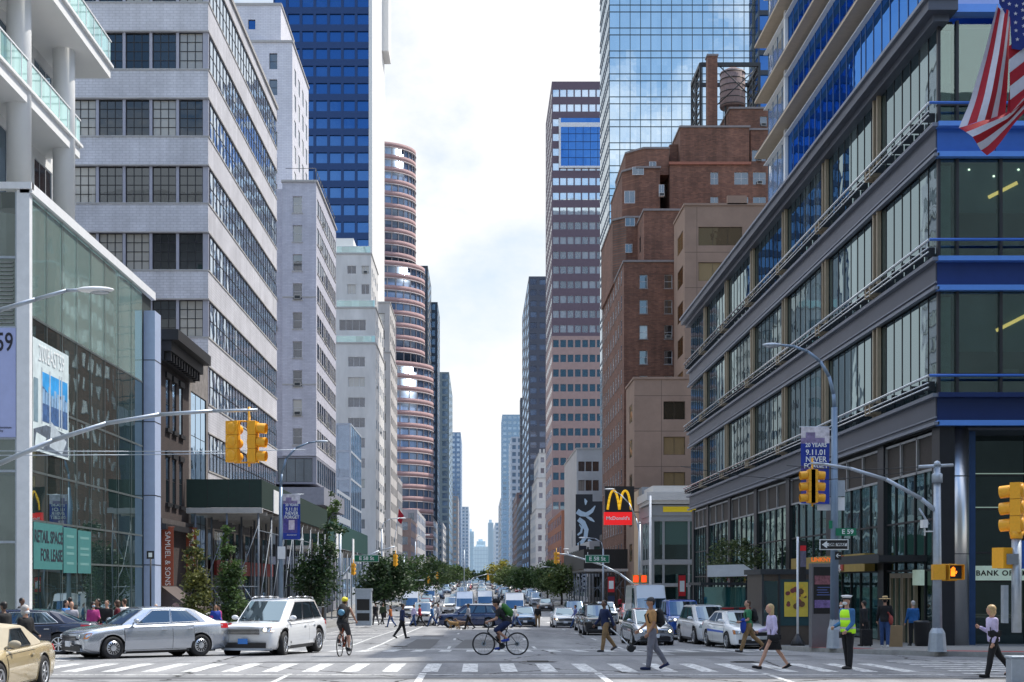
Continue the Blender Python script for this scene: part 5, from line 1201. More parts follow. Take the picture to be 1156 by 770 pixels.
def car(label, cat, name, x, y, heading, L=4.8, W=1.83, H=1.46, col=None, kind='sedan', group=None, gc=.17, wheel_r=.33, base=None, style='alloy', nsp=10, plate=None, lit=False, rack=False, two_tone=None, doors=4, roofc=None, stripe=None, detail=1, grille='bars', steer=0, tilt=None, clad=False):
    root = thing(name, label, cat, (x, y, gz(y)), R(heading), group)
    hw = W/2; F = L/2   # front +Y
    wb = base or L*.583
    fo = L*.195 if kind != 'van' else L*.17
    yf = F - fo; yr = yf - wb
    # --- profiles as (y, z)
    if kind == 'sedan':
        top = [(-F, H*.63), (-F+.10, H*.70), (-F+.55, H*.715), (-.6, H*.685), (.95, H*.67), (F-.95, H*.635), (F-.35, H*.585), (F-.08, H*.53), (F, H*.49)]
        gh = dict(ws0=F-L*.265, ws1=F-L*.415, rr1=-F+L*.235, rr0=-F+L*.095)
    elif kind == 'coupe':
        top = [(-F, H*.58), (-F+.12, H*.69), (-F+.6, H*.71), (-.6, H*.68), (.75, H*.66), (F-.95, H*.61), (F-.35, H*.55), (F-.08, H*.48), (F, H*.43)]
        gh = dict(ws0=F-L*.285, ws1=F-L*.42, rr1=-F+L*.30, rr0=-F+L*.15)
    elif kind == 'suv':
        top = [(-F, H*.52), (-F+.06, H*.61), (-F+.35, H*.64), (0, H*.615), (1.0, H*.60), (F-.9, H*.60), (F-.3, H*.575), (F-.06, H*.545), (F, H*.51)]
        gh = dict(ws0=F-L*.235, ws1=F-L*.415, rr1=-F+L*.135, rr0=-F+L*.03)
    elif kind == 'pickup':
        top = [(-F, H*.50), (-F+.05, H*.585), (-F+.35, H*.59), (0, H*.595), (1.0, H*.60), (F-.9, H*.61), (F-.25, H*.60), (F-.05, H*.575), (F, H*.55)]
        gh = dict(ws0=F-L*.24, ws1=F-L*.345, rr1=-F+L*.36, rr0=-F+L*.34)
    elif kind == 'hatch':
        top = [(-F, H*.5), (-F+.06, H*.60), (-F+.35, H*.64), (0, H*.63), (.9, H*.62), (F-.8, H*.585), (F-.3, H*.53), (F-.06, H*.475), (F, H*.43)]
        gh = dict(ws0=F-L*.20, ws1=F-L*.42, rr1=-F+L*.15, rr0=-F+L*.04)
    else: # van
        top = [(-F, H*.40), (-F+.05, H*.47), (-F+.4, H*.48), (0, H*.48), (1.5, H*.47), (F-.6, H*.43), (F-.2, H*.40), (F-.04, H*.37), (F, H*.33)]
        gh = dict(ws0=F-L*.10, ws1=F-L*.235, rr1=-F+.10, rr0=-F+.03)
    wid = [(-F, .80), (-F+.08, .885), (-F+.35, .955), (-F+1.0, .99), (0, 1.0), (F-1.1, .99), (F-.5, .965), (F-.18, .92), (F-.05, .87), (F, .82)]
    bot = [(-F, gc+.12), (-F+.3, gc+.04), (-F+.8, gc), (F-.8, gc), (F-.3, gc+.02), (F, gc+.07)]
    prof = [(0, .90), (.10, .955), (.28, .985), (.5, 1.0), (.72, .985), (.86, .955), (.95, .91), (1.0, .84)]
    def g(t):
        for (a, va), (b, vb) in zip(prof, prof[1:]):
            if t <= b: return lerp(va, vb, (t-a)/(b-a))
        return prof[-1][1]
    def bow(x_, y_):
        k = min(1, abs(x_)/hw)**2.2
        if y_ > F-.8: return y_ - .17*k*((y_-F+.8)/.8)**2
        if y_ < -F+.5: return y_ + .09*k*((-F+.5-y_)/.5)**2
        return y_
    def surf(yy, t, off=0):
        zb, zt_ = interp(bot, yy), interp(top, yy); w_ = hw*interp(wid, yy)*g(t)
        return (w_+off, bow(w_, yy), lerp(zb, zt_, t))
    ts = [0, .1, .2, .32, .44, .56, .68, .78, .86, .92, .96, 1.0]
    ys = [-F, -F+.03, -F+.09, -F+.2]; q = -F+.36
    while q < F-.4: ys.append(q); q += .16
    ys += [F-.36, F-.2, F-.09, F-.03, F]
    rings = []
    for yy in ys:
        pts = [surf(yy, t) for t in ts]; zt_ = interp(top, yy); wt_ = pts[-1][0]
        crown = .035
        topp = [(wt_*k, bow(wt_*k, yy), zt_+crown*(1-k*k)) for k in (.8, .5, .2)]
        half = pts + topp
        ring = half + [(-a, b_, c) for a, b_, c in reversed(half)]
        rings.append(ring)
    mb = MB(); mb.loft(rings[::-1], 0)
    body = mb.build('body', [col, M_seam], root)
    # wheel arches by boolean
    cut = MB()
    for yy in (yf, yr):
        cut.tube((-hw-.2, yy, wheel_r), (-hw+.32, yy, wheel_r), wheel_r*1.17, n=28, m=0); cut.tube((hw-.32, yy, wheel_r), (hw+.2, yy, wheel_r), wheel_r*1.17, n=28, m=0)
    cme = cut.mesh('cut'); co_ = bpy.data.objects.new('cut', cme); cme.materials.append(col); cme.materials.append(M_seam)
    for p in cme.polygons: p.material_index = 1
    bm_ = body.modifiers.new('arch', 'BOOLEAN'); bm_.operation = 'DIFFERENCE'; bm_.object = co_; bm_.solver = 'EXACT'
    bake(body, co_); bpy.data.objects.remove(co_)
    # --- greenhouse
    zb0 = lambda yy: interp(top, yy)-.01
    wbm, wr = hw*.865, hw*(.68 if kind in ('sedan', 'coupe') else .71)
    if kind == 'van': wbm, wr = hw*.90, hw*.80
    if kind == 'pickup': wr = hw*.74
    n = 7; st = []
    a0, a1, r1, r0 = gh['ws0'], gh['ws1'], gh['rr1'], gh['rr0']
    zr = H
    def roofz(u):  # u 0 front..1 rear
        sag = .05 if kind in ('sedan', 'coupe', 'hatch') else .02
        return zr - sag*(abs(u-.38)/.62)**2 - (.03 if kind == 'sedan' else 0)*(u > .99)
    belts = [(a0, wbm*.86)] ; roofs = [(a1, wr*.92)]
    for i in range(1, n):
        u = i/n; belts.append((lerp(a0, r0, u), wbm)); roofs.append((lerp(a1, r1, u), wr))
    belts.append((r0, wbm*.86)); roofs.append((r1, wr*.92))
    bp_, rp_ = [], []
    for (yy, w_) in belts: bp_.append((w_, yy, zb0(yy)))
    for i, (yy, w_) in enumerate(roofs): rp_.append((w_, yy, roofz(i/n)-.035))
    gm = MB()
    def mx(p): return (-p[0], p[1], p[2])
    for i in range(n):
        gm.poly([bp_[i], rp_[i], rp_[i+1], bp_[i+1]][::1]); gm.poly([mx(bp_[i]), mx(bp_[i+1]), mx(rp_[i+1]), mx(rp_[i])])
        c0, c1 = roofz(i/n), roofz((i+1)/n)
        e0, e1 = (rp_[i][0]*.86, rp_[i][1], c0), (rp_[i+1][0]*.86, rp_[i+1][1], c1)
        gm.poly([rp_[i], e0, e1, rp_[i+1]], 0, True); gm.poly([mx(rp_[i]), mx(rp_[i+1]), mx(e1), mx(e0)], 0, True)
        f0, f1 = (e0[0]*.4, e0[1], c0+.03), (e1[0]*.4, e1[1], c1+.03)
        gm.poly([e0, f0, f1, e1], 0, True); gm.poly([mx(e0), mx(e1), mx(f1), mx(f0)], 0, True); gm.poly([f0, mx(f0), mx(f1), f1], 0, True)
    e0 = (rp_[0][0]*.86, rp_[0][1], roofz(0)); f0 = (e0[0]*.4, e0[1], e0[2]+.03)
    gm.poly([bp_[0], mx(bp_[0]), mx(rp_[0]), mx(e0), mx(f0), f0, e0, rp_[0]])
    e1 = (rp_[n][0]*.86, rp_[n][1], roofz(1)); f1 = (e1[0]*.4, e1[1], e1[2]+.03)
    gm.poly([bp_[n], rp_[n], e1, f1, mx(f1), mx(e1), mx(rp_[n]), mx(bp_[n])])
    gm.build('roof', [roofc or col], root, bevel=.03)
    # panes
    def on_side(u, v, off=.012):  # u along 0..1, v 0 belt..1 roof
        k = u*n; i = min(int(k), n-1); f = k-i
        a = Vector(bp_[i]).lerp(Vector(bp_[i+1]), f); b_ = Vector(rp_[i]).lerp(Vector(rp_[i+1]), f); p = a.lerp(b_, v); p.x += off; return p
    splits = {'sedan': [.13, .475, .50, .80], 'coupe': [.12, .62], 'suv': [.10, .40, .425, .68, .705, .90], 'hatch': [.10, .46, .485, .82], 'pickup': [.12, .52, .55, .90], 'van': [.07, .25]}[kind]
    for k in range(0, len(splits), 2):
        ua, ub = splits[k], splits[k+1]
        for sgn in (1, -1):
            pts = []
            lo = [on_side(lerp(ua, ub, q/6), .07) for q in range(7)]; hi = [on_side(lerp(ua + (.05 if k == 0 else 0), ub-(.03 if k+2 >= len(splits) and kind != 'van' else 0), q/6), .90) for q in range(6, -1, -1)]
            pts = lo+hi
            wmb = MB()
            for q in range(6):
                P4 = [lo[q], hi[6-q], hi[5-q], lo[q+1]]
                if sgn < 0: P4 = [Vector((-p.x, p.y, p.z)) for p in P4][::-1]
                wmb.poly(P4)
            if detail: 
                # thin dark seal around the pane
                loop = lo + hi + [lo[0]]
                for p, q_ in zip(loop, loop[1:]):
                    if sgn < 0: p, q_ = Vector((-p.x, p.y, p.z)), Vector((-q_.x, q_.y, q_.z))
                    wmb.tube(p, q_, .012, n=4, m=1, caps=False)
            wmb.build('side_window', [G_car, M_black if kind != 'sedan' else M_chrome], root)
    def cross(pA, pB, name_):
        """windscreen / rear window between belt edge pA and roof edge pB"""
        off = Vector((0, .02 if name_ == 'windscreen' else -.02, .012))
        pts = []
        lo_w, hi_w = pA[0]*.93, pB[0]*(.95 if kind != 'van' else 1.0)
        lo_ = Vector((0, pA[1], pA[2])).lerp(Vector((0, pB[1], pB[2])), .06); hi_ = Vector((0, pA[1], pA[2])).lerp(Vector((0, pB[1], pB[2])), .56 if kind == 'van' else .95)
        m_ = MB(); N_ = 8
        for q in range(N_):
            ks = [-1+2*q/N_, -1+2*(q+1)/N_]
            P4 = []
            for (base_, w_, kk) in ((lo_, lo_w, ks[0]), (lo_, lo_w, ks[1]), (hi_, hi_w, ks[1]), (hi_, hi_w, ks[0])):
                s_ = 1 if name_ == 'windscreen' else -1
                P4.append(base_+off+Vector((w_*kk, s_*.07*(1-kk*kk), .0)))
            if name_ == 'windscreen': P4 = P4[::-1]
            m_.poly(P4, 0, True)
        m_.build(name_, [G_car], root)
    cross(bp_[0], rp_[0], 'windscreen')
    if kind != 'van': cross(bp_[n], rp_[n], 'rear_window')
    # doors: proud panels sampled from the body side with a dark gap behind
    if doors:
        yA = a0-.02 if kind != 'van' else a0-.1
        segs = {4: [(yA, lerp(a0, r0, .49)), (lerp(a0, r0, .49)-.012, max(lerp(a0, r0, .82), yr+.30 if kind != 'sedan' else yr+.22))], 2: [(yA, lerp(a0, r0, .64))]}[doors]
        for (ya, yb) in segs:
            for sgn in (1, -1):
                dm = MB(); nu, nv = 8, 7
                def grid(off, y0_, y1_, t0, t1, m_):
                    P = [[surf(lerp(y0_, y1_, i/nu), lerp(t0, t1, j/nv), off) for j in range(nv+1)] for i in range(nu+1)]
                    for i in range(nu):
                        for j in range(nv):
                            q4 = [P[i][j], P[i][j+1], P[i+1][j+1], P[i+1][j]]
                            if sgn < 0: q4 = [mx(p) for p in q4][::-1]
                            dm.poly(q4, m_, True)
                grid(.004, ya+.012, yb-.012, .10, .90, 1); grid(.009, ya, yb, .115, .885, 0)
                if stripe:
                    grid(.013, ya, yb, .56, .66, 2)
                d = dm.build('door', [col, M_seam, stripe or col], root)
                hm = MB(); p = surf(lerp(ya, yb, .82), .80, .035)
                hm.obox((p[0]*sgn, p[1], p[2]), (.035, .17, .03)); hm.build('handle', [M_chrome if kind == 'sedan' else col], d, bevel=.008)
    # lower cladding, sills and bumpers
    sk = MB()
    for sgn in (1, -1):
        lo = [surf(lerp(yr+wheel_r*1.25, yf-wheel_r*1.25, i/6), 0, .012) for i in range(7)]; hi = [surf(lerp(yr+wheel_r*1.25, yf-wheel_r*1.25, i/6), .13 if clad else .05, .014) for i in range(7)]
        for i in range(6):
            q4 = [lo[i], hi[i], hi[i+1], lo[i+1]]
            if sgn < 0: q4 = [mx(p) for p in q4][::-1]
            sk.poly(q4)
        if clad:
            for yy in (yf, yr):
                for q in range(12):
                    a = math.pi*q/12; b_ = math.pi*(q+1)/12; r_a, r_b = wheel_r*1.15, wheel_r*1.30
                    P4 = [(sgn*(hw*.985), yy+r*math.cos(t), wheel_r+r*math.sin(t)) for r, t in ((r_a, a), (r_b, a), (r_b, b_), (r_a, b_))]
                    sk.poly(P4 if sgn > 0 else P4[::-1])
                    sk.poly(P4[::-1] if sgn > 0 else P4)
    sk.build('sill', [M_black if clad else M_seam], root)
    # wheel wells + wheels
    ww = MB()
    for yy in (yf, yr):
        for s_ in (1, -1): ww.tube((s_*(hw-.33), yy, wheel_r), (s_*(hw-.315), yy, wheel_r), wheel_r*1.16, n=20)
    ww.box(-hw*.7, hw*.7, -F+.5, F-.5, gc-.03, gc+.06)
    ww.build('underbody', [M_seam], root)
    tw = .215
    for yy in (yf, yr):
        for s_ in (1, -1):
            t_ = MB(); t_.lathe([(wheel_r*.66, -tw/2), (wheel_r*.93, -tw/2), (wheel_r, -tw/2+.03), (wheel_r, tw/2-.03), (wheel_r*.93, tw/2), (wheel_r*.66, tw/2), (wheel_r*.64, tw/2-.02)], (0,0,0), 32, 0, 'X')
            o_ = t_.build('wheel', [M_rubber], root); o_.location = (s_*(hw-.115), yy, wheel_r); o_.rotation_euler = (0, 0, (0 if s_ > 0 else math.pi) + (R(steer) if yy == yf else 0))
            rm = MB(); spokes(rm, wheel_r, tw/2+.004, nsp, style); rm.build('rim', [M_rim, M_seam], o_)
    # front: grille, lamps, bumper intake, plate
    ft = F+.008
    zh = {'sedan': .495, 'coupe': .435, 'suv': .52, 'pickup': .56, 'hatch': .46, 'van': .36}[kind]*H
    # grille
    gw = W*.52; gmb = MB(); gh_ = {'sedan': .14, 'coupe': .08, 'suv': .17, 'pickup': .26, 'hatch': .10, 'van': .22}[kind]
    zg = zh-.04
    nb_ = 3 if gh_ < .15 else 4
    def nose(xx, zz, off=.01):
        yy = F
        while yy > F-.7:
            zb_, zt_ = interp(bot, yy), interp(top, yy)
            if zt_ >= zz-.002 and hw*interp(wid, yy)*g(max(0, min(1, (zz-zb_)/(zt_-zb_)))) >= abs(xx)-.002: break
            yy -= .01
        return (xx, bow(xx, yy)+off, zz)
    for i in range(8):
        xa, xb = -gw/2+gw*i/8, -gw/2+gw*(i+1)/8
        gmb.poly([nose(xb, zg-gh_, .03), nose(xa, zg-gh_, .03), nose(xa, zg, .03), nose(xb, zg, .03)][::1], 0)
        for j in range(nb_):
            z0 = zg-gh_+gh_*(j+.5)/nb_
            gmb.poly([nose(xb, z0-.005, .042), nose(xa, z0-.005, .042), nose(xa, z0+.005, .042), nose(xb, z0+.005, .042)], 1)
    gmb.build('grille', [M_black, M_chrome if grille == 'bars' else M_seam], root)
    for s_ in (1, -1):
        hmb = MB(); x0_, x1_ = gw/2+.02, hw*.90
        for i in range(5):
            xa, xb = lerp(x0_, x1_, i/5)*s_, lerp(x0_, x1_, (i+1)/5)*s_
            hA, hB = lerp(.09, .16, i/5), lerp(.09, .16, (i+1)/5)
            if kind in ('pickup', 'van'): hA = hB = .17
            zc_ = zh-.065
            P4 = [nose(xb, zc_-hB/2+.02*i/5, .032), nose(xa, zc_-hA/2+.02*i/5, .032), nose(xa, zc_+hA/2+.03*i/5, .030), nose(xb, zc_+hB/2+.03*i/5, .030)]
            if s_ < 0: P4 = P4[::-1]
            hmb.poly(P4, 0 if i < 4 or s_ > 0 and kind != "sedan" else 1)
        p = nose(s_*lerp(x0_, x1_, .42), zh-.06, .034); hmb.lathe([(.05, 0), (.045, .02), (.001, .03)], p, 12, 2, 'Y')
        hmb.build('headlight', [M_lens, M_amber, M_lit if lit else M_chrome], root)
        tl = MB(); zt2 = interp(top, -F+.1)-.06
        hh = .14 if kind in ('sedan', 'coupe') else .3
        for i in range(4):
            ya_, yb_ = -F+.02+.10*i, -F+.02+.10*(i+1)
            pts = [surf(ya_, .74, .01), surf(yb_, .76, .01), surf(yb_, .93, .01), surf(ya_, .93, .01)]
            if s_ > 0: pts = pts[::-1]
            else: pts = [mx(p) for p in pts]
            tl.poly(pts); tl.poly(pts[::-1])
        tl.box(min(s_*hw*.45, s_*hw*.80), max(s_*hw*.45, s_*hw*.80), -F-.015, -F+.05, zt2-hh, zt2)
        tl.build('tail_light', [M_tail], root)
        mm = MB(); pm_ = on_side(.10 if kind != 'van' else .05, .05)
        mm.ell((s_*(pm_.x+.15), pm_.y-.02, pm_.z+.10), (.12, .065, .075), m=0); mm.tube((s_*(pm_.x-.02), pm_.y, pm_.z+.03), (s_*(pm_.x+.1), pm_.y-.02, pm_.z+.08), .025, n=6)
        mm.build('wing_mirror', [roofc or col if kind not in ('van', 'pickup') else M_black], root)
    im = MB(); zi = gc+.17
    for i in range(8):
        xa, xb = -W*.36+W*.72*i/8, -W*.36+W*.72*(i+1)/8
        im.poly([nose(xb, zi-.09, .026), nose(xa, zi-.09, .026), nose(xa, zi+.07, .026), nose(xb, zi+.07, .026)])
    if clad:
        for i in range(8):
            xa, xb = -W*.42+W*.84*i/8, -W*.42+W*.84*(i+1)/8
            im.poly([nose(xb, gc+.0, .02), nose(xa, gc+.0, .02), nose(xa, gc+.07, .02), nose(xb, gc+.07, .02)], 1)
    im.build('air_intake', [M_black, M_steel], root)
    if plate:
        pm2 = MB(); pm2.box(-.155, .155, F+.02, F+.045, gc+.20, gc+.36); pm2.build('licence_plate', [plate], root)
    if rack:
        rk = MB()
        for s_ in (1, -1):
            pts = [Vector((s_*wr*.86, lerp(a1, r1, u), roofz(u)+(.07 if 0.03 < u < .97 else .02))) for u in (0, .06, .3, .6, .94, 1)]
            rk.path(pts, .02, 6)
        rk.build('roof_rail', [M_chrome], root)
    wip = MB(); wip.tube((-.45, bp_[0][1]+.03, bp_[0][2]+.03), (.1, bp_[0][1]-.15, bp_[0][2]+.14), .01, n=4); wip.tube((.1, bp_[0][1]+.06, bp_[0][2]+.03), (.6, bp_[0][1]-.12, bp_[0][2]+.14), .01, n=4)
    wip.build('wiper', [M_black], root)
    return root
P_silver = paint('silver', (.50,.53,.58), .75, .24); P_white = paint('white', (.78,.79,.80), 0, .3); P_navy = paint('navy', (.008,.014,.04), .3, .25)
P_gold = paint('gold', (.66,.53,.30), .45, .25); P_blue = paint('blue', (.012,.09,.42), .3, .28); P_black = paint('black', (.01,.01,.012), .2, .25)
P_dkblue = paint('dark_blue', (.008,.025,.09), .35, .25); P_grey = paint('grey', (.14,.145,.15), .4, .3); P_red = paint('red', (.35,.01,.02), .2, .3)
P_ltblue = paint('steel_blue', (.10,.18,.30), .4, .3); P_pearl = paint('pearl', (.62,.66,.72), .2, .28)
M_pblue = mat('police_blue', (.01,.09,.5), .4, var=0)
GQ = 'cars waiting at the right side of the avenue'
def hd(dx, dy): return math.degrees(math.atan2(-dx, dy))
car('silver four door sedan seen from its side in the foreground, nose to the left', 'car', 'sedan', -9.92, 41.0, hd(-.77,-.64), 4.87, 1.83, 1.47, P_silver, 'sedan', plate=M_plate, style='cover', nsp=14, base=2.80)
car('white three row SUV with roof rails and a blue front plate behind the silver sedan', 'SUV', 'suv', -6.57, 44.17, hd(-.235,-.972), 5.1, 1.99, 1.76, P_white, 'suv', plate=M_plateb, rack=True, nsp=10, wheel_r=.39, base=2.98, clad=True, gc=.22, lit=True, steer=8)
car('gold two door convertible with tan soft top cut off by the left photo edge', 'car', 'convertible', -9.5, 26.1, 181, 4.75, 1.78, 1.30, P_gold, 'coupe', doors=2, nsp=7, wheel_r=.33, roofc=mat('soft_top', (.42,.37,.28), .85, var=.06), base=2.67, gc=.15)
car('dark blue sedan with chrome window line behind the gold convertible', 'car', 'sedan', -14.6, 43.6, hd(-1,-.12), 4.9, 1.85, 1.42, P_navy, 'sedan', nsp=8, wheel_r=.34)
car('silver hatchback with lit headlamps just behind the man in the tan shirt', 'car', 'hatchback', 7.3, 60.0, 183, 4.55, 1.79, 1.55, P_silver, 'hatch', lit=True, plate=M_plate, group=None)
car('tall white high roof cargo van standing behind the silver hatchback', 'van', 'cargo_van', 9.1, 74.8, 181, 5.9, 2.05, 2.75, P_white, 'van', wheel_r=.36, doors=2, gc=.25, grille='dark')
car('bright blue pickup truck between the white cargo van and the white compact crossover', 'pickup truck', 'pickup_truck', 9.9, 68.0, 182, 5.6, 2.0, 1.92, P_blue, 'pickup', wheel_r=.40, lit=True, plate=M_plate, gc=.3)
car('white compact crossover with black lower cladding stopped beside the police car', 'SUV', 'crossover', 10.1, 61.2, 185, 4.6, 1.85, 1.70, P_white, 'suv', wheel_r=.37, clad=True, gc=.2, grille='dark')
pc = car('white police car with blue stripes and a red light bar behind the walking couple', 'police car', 'police_car', 10.35, 55.2, 187, 4.7, 1.80, 1.48, P_white, 'sedan', stripe=M_pblue, plate=M_plate, nsp=6, grille='dark')
mb = MB(); mb.box(-.6, .6, -.32, -.02, 1.50, 1.62, 0); mb.box(-.6, -.1, -.325, -.015, 1.53, 1.61, 1); mb.box(.1, .6, -.325, -.015, 1.53, 1.61, 1); mb.build('light_bar', [M_black, mat('beacon_red', (.30,.02,.02), .2, var=0)], pc, bevel=.02)
# second row and cross traffic
car('dark blue crossover crossing the avenue behind the walkers', 'SUV', 'crossover', -.6, 98.5, 88, 4.7, 1.85, 1.68, P_dkblue, 'suv', wheel_r=.36)
far = [('small white sedan with lit headlamps in the middle of the avenue', 'sedan', 6.15, 100, 180, P_white, 1.44), ('white passenger van behind the cyclist in the second row', 'van', 3.1, 122, 180, P_white, 2.5),
 ('steel blue sedan with a yellow plate ahead of the white passenger van', 'sedan', 3.4, 104, 180, P_ltblue, 1.5), ('white SUV waiting at the left with headlamps on', 'suv', -4.4, 108, 180, P_white, 1.8),
 ('light blue minivan in the second row right of the white sedan', 'suv', 8.1, 117, 180, P_ltblue, 1.8), ('pale silver SUV in the second row beside the light blue minivan', 'suv', 10.3, 112, 180, P_pearl, 1.8),
 ('dark red hatchback parked under the sidewalk shed', 'hatch', 14.0, 128, 178, P_red, 1.5), ('black SUV in the right lane behind the silver hatchback', 'suv', 6.6, 77, 180, P_black, 1.7), ('dark grey sedan second in the line behind the black SUV', 'sedan', 7.0, 86, 181, P_grey, 1.45),
 ('white delivery van under the trees on the left', 'van', -6.9, 139, 180, P_white, 2.6), ('long white and blue bus roof beyond the dark blue crossover', 'van', -1.4, 133, 180, P_pearl, 2.6)]
for lb, kd, x, y, h, c, hh in far:
    car(lb, {'sedan': 'car', 'suv': 'SUV', 'hatch': 'car', 'van': 'van'}[kd], {'sedan': 'sedan', 'suv': 'suv', 'hatch': 'hatchback', 'van': 'passenger_van'}[kd], x, y, h, 4.8 if kd != 'van' else 5.8, 1.85 if kd != 'van' else 2.05, hh, c, kd, wheel_r=.34 if kd != 'van' else .36, lit=('headlamps' in lb), plate=M_plate, detail=0)
# the distant queue: copies, shared meshes
protos = [o for o in S.objects if o.parent is None and o.get('category') in ('car', 'SUV', 'van') and o.location.y > 76 and abs(o.rotation_euler.z-math.pi) < .2]
protos = [o for o in protos for _ in range(1 if o['category'] == 'van' else 9)]
lanes = [-6.6, -2.9, .7, 4.2, 7.8]
cols_ = ['', '']
k = 0
for y in range(150, 430, 11):
    for ln in lanes:
        if random.random() < .36: continue
        p = protos[random.randrange(len(protos))]
        c = dup(p); yy = y + random.uniform(-2, 2); c.location = (ln+random.uniform(-.3,.3), yy, gz(yy)); c.rotation_euler = (0, 0, R(180+random.uniform(-2,2)))
        c['label'] = 'vehicle far down the avenue in the distant stream of traffic'; c['category'] = 'vehicle'; c['group'] = 'distant traffic on the avenue'; k += 1
# ================================================================== STREET FURNITURE
def GZS(y): return gz(y)+.15
M_orange = mat('lit_orange', (1,.25,.02), .5, var=0, emit=(1,.22,.01), estr=2.2)
M_redl = mat('lit_red', (1,.05,.02), .5, var=0, emit=(1,.04,.01), estr=2)
def signal_head(mb, c, face, s=1.0, m=0):
    """three-light head centred at c; lenses point to heading `face` (deg); slots m body, m+1 lens"""
    c = Vector(c); e = Euler((0, 0, R(face))).to_matrix()
    for k in range(3):
        z = (1-k)*.335*s
        mb.obox(c+e @ Vector((0, .06*s, z)), (.30*s, .20*s, .325*s), (0, 0, R(face)), m)
        mb.lathe([(.13*s, -.16), (.135*s, 0), (.12*s, .0), (.115*s, -.14)], (0,0,0), 14, m, 'Y') if False else None
        p0 = c+e @ Vector((0, -.05*s, z)); p1 = c+e @ Vector((0, -.27*s, z-.02*s))
        mb.tube(p0, p1, .125*s, .125*s, 14, m, caps=False); mb.tube(p0, p0+e @ Vector((0, -.03*s, 0)), .11*s, n=14, m=m+1)
        mb.ell(c+e @ Vector((0, .16*s, z)), (.13*s, .05*s, .14*s), (0, 0, R(face)), m, 10, 6)
def mast(name, label, x, y, hpole, arm, signals, zoff=0, arm_r=.09, base=True, heading=0, lamp=None, sign=None, group=None, sig_s=1.0):
    """pole at x,y; arm = list of points relative to pole foot"""
    z0 = gz(y)+zoff; root = thing(name, label, 'traffic signal', (x, y, z0), 0, group)
    mb = MB(); mb.tube((0,0,.0), (0,0,hpole), .15, .10, 14); mb.lathe([(.12, 0), (.09, .12), (.01, .16)], (0,0,hpole), 10); mb.build('pole', [M_steel], root)
    if base: 
        b = MB(); b.loft([[(r*math.cos(math.pi/4*i+.39), r*math.sin(math.pi/4*i+.39), z) for i in range(8)] for r, z in ((.28,0),(.27,.06),(.23,.55),(.19,.63),(.14,.72))], sm=False); b.build('base', [M_steel], root)
    am = MB(); am.path([Vector(p) for p in arm], [lerp(arm_r, arm_r*.55, i/(len(arm)-1)) for i in range(len(arm))], 10)
    tip = Vector(arm[-1]); mid = Vector(arm[len(arm)//2])
    am.build('mast_arm', [M_steel], root)
    if lamp:
        lm = MB(); lm.path([Vector(p) for p in lamp], [lerp(.06, .035, i/(len(lamp)-1)) for i in range(len(lamp))], 8); lm.build('lamp_arm', [M_steel], root)
        e_ = Vector(lamp[-1]); d_ = (e_-Vector(lamp[-2])).normalized(); l2 = MB(); l2.ell(e_+d_*.3, (.42, .15, .07)); l2.ell(e_+d_*.4-Vector((0,0,.06)), (.22, .11, .05), m=1); l2.build('lamp_head', [M_white, M_lens], root)
    for s_ in signals:
        px_, pz_, faces = s_
        hm = MB(); hm.tube((px_, 0, pz_+.85*sig_s), (px_, 0, pz_-.6*sig_s), .03, n=6, m=0)
        for f, dx in faces: 
            signal_head(hm, (px_+dx, 0, pz_), f, sig_s); hm.tube((px_, 0, pz_+.5*sig_s), (px_+dx, 0, pz_+.5*sig_s), .02, n=5); hm.tube((px_, 0, pz_-.5*sig_s), (px_+dx, 0, pz_-.5*sig_s), .02, n=5)
        hm.build('signal_head', [M_yel, mat('signal_lens_dark', (.03,.02,.02), .2, var=0)], root)
    if sign:
        sx, sz, sw, sh, txt = sign
        sm_ = MB(); sm_.box(sx-sw/2, sx+sw/2, -.2, -.17, sz-sh/2, sz+sh/2, 0); sm_.box(sx-sw/2-.04, sx+sw/2+.04, -.168, -.15, sz-sh/2-.04, sz+sh/2+.04, 1); sm_.box(sx-.8, sx-.75, -.16, -.1, sz, sz+sh, 1)
        so_ = sm_.build('street_sign', [M_green, M_signw], root); text(txt, sh*.82, M_signw, so_, (sx, -.205, sz), sx=1.05, bold=.012)
    return root
def P(px, py, y): return (PX(px, y), PZ(py, y))
# near left mast over the intersection (pole just outside the picture)
y = 30.0; xp = -11.9; zb = gz(y)+.15
def rel(px, py): return (PX(px, y)-xp, 0, PZ(py, y)-zb)
a0 = rel(-70, 560)
mast('signal_mast', 'long grey mast arm reaching in from the left with yellow signals at its tip', xp, y, 7.5, [(0,0,4.05), rel(0,523), rel(60,497), rel(120,478), rel(180,468), rel(240,464), rel(291,463)],
     [(rel(289,463)[0]-.15, rel(289,500)[2]+.02, ((165, -.33), (80, .14)))], zoff=.15, arm_r=.062, sig_s=.9, lamp=[(0,0,6.6), rel(0,350), rel(40,338), rel(75,328), rel(92,327.5)])
# right corner mast
y = 41.0; xp = PX(1058, y); zb = gz(y)+.15
mast('signal_mast', 'grey signal pole on the right corner with lit orange hand and arm curving left', xp, y, PZ(526,y)-zb, [rel(1058,578), rel(1040,563), rel(1000,541), rel(960,529), rel(930,524), rel(915,523)],
     [(rel(917,523)[0], rel(917,549)[2]-.0, ((90, .10), (270, -.10)))], zoff=.15, arm_r=.07)
R_ = S.objects[-1]
mast_r = [o for o in S.objects if o.get('label', '').startswith('grey signal pole on the right corner')][0]
mb = MB(); mb.tube((rel(1037,527)[0], 0, rel(0,527)[2]), (rel(1076,527)[0], 0, rel(0,525)[2]), .05, n=8); mb.lathe([(.16,0),(.16,.25),(.1,.3)], (0,0,PZ(545,y)-zb), 12); mb.tube((rel(1048,592)[0], -.05, rel(0,592)[2]), (rel(1037,578)[0], -.05, rel(0,574)[2]), .03, n=6)
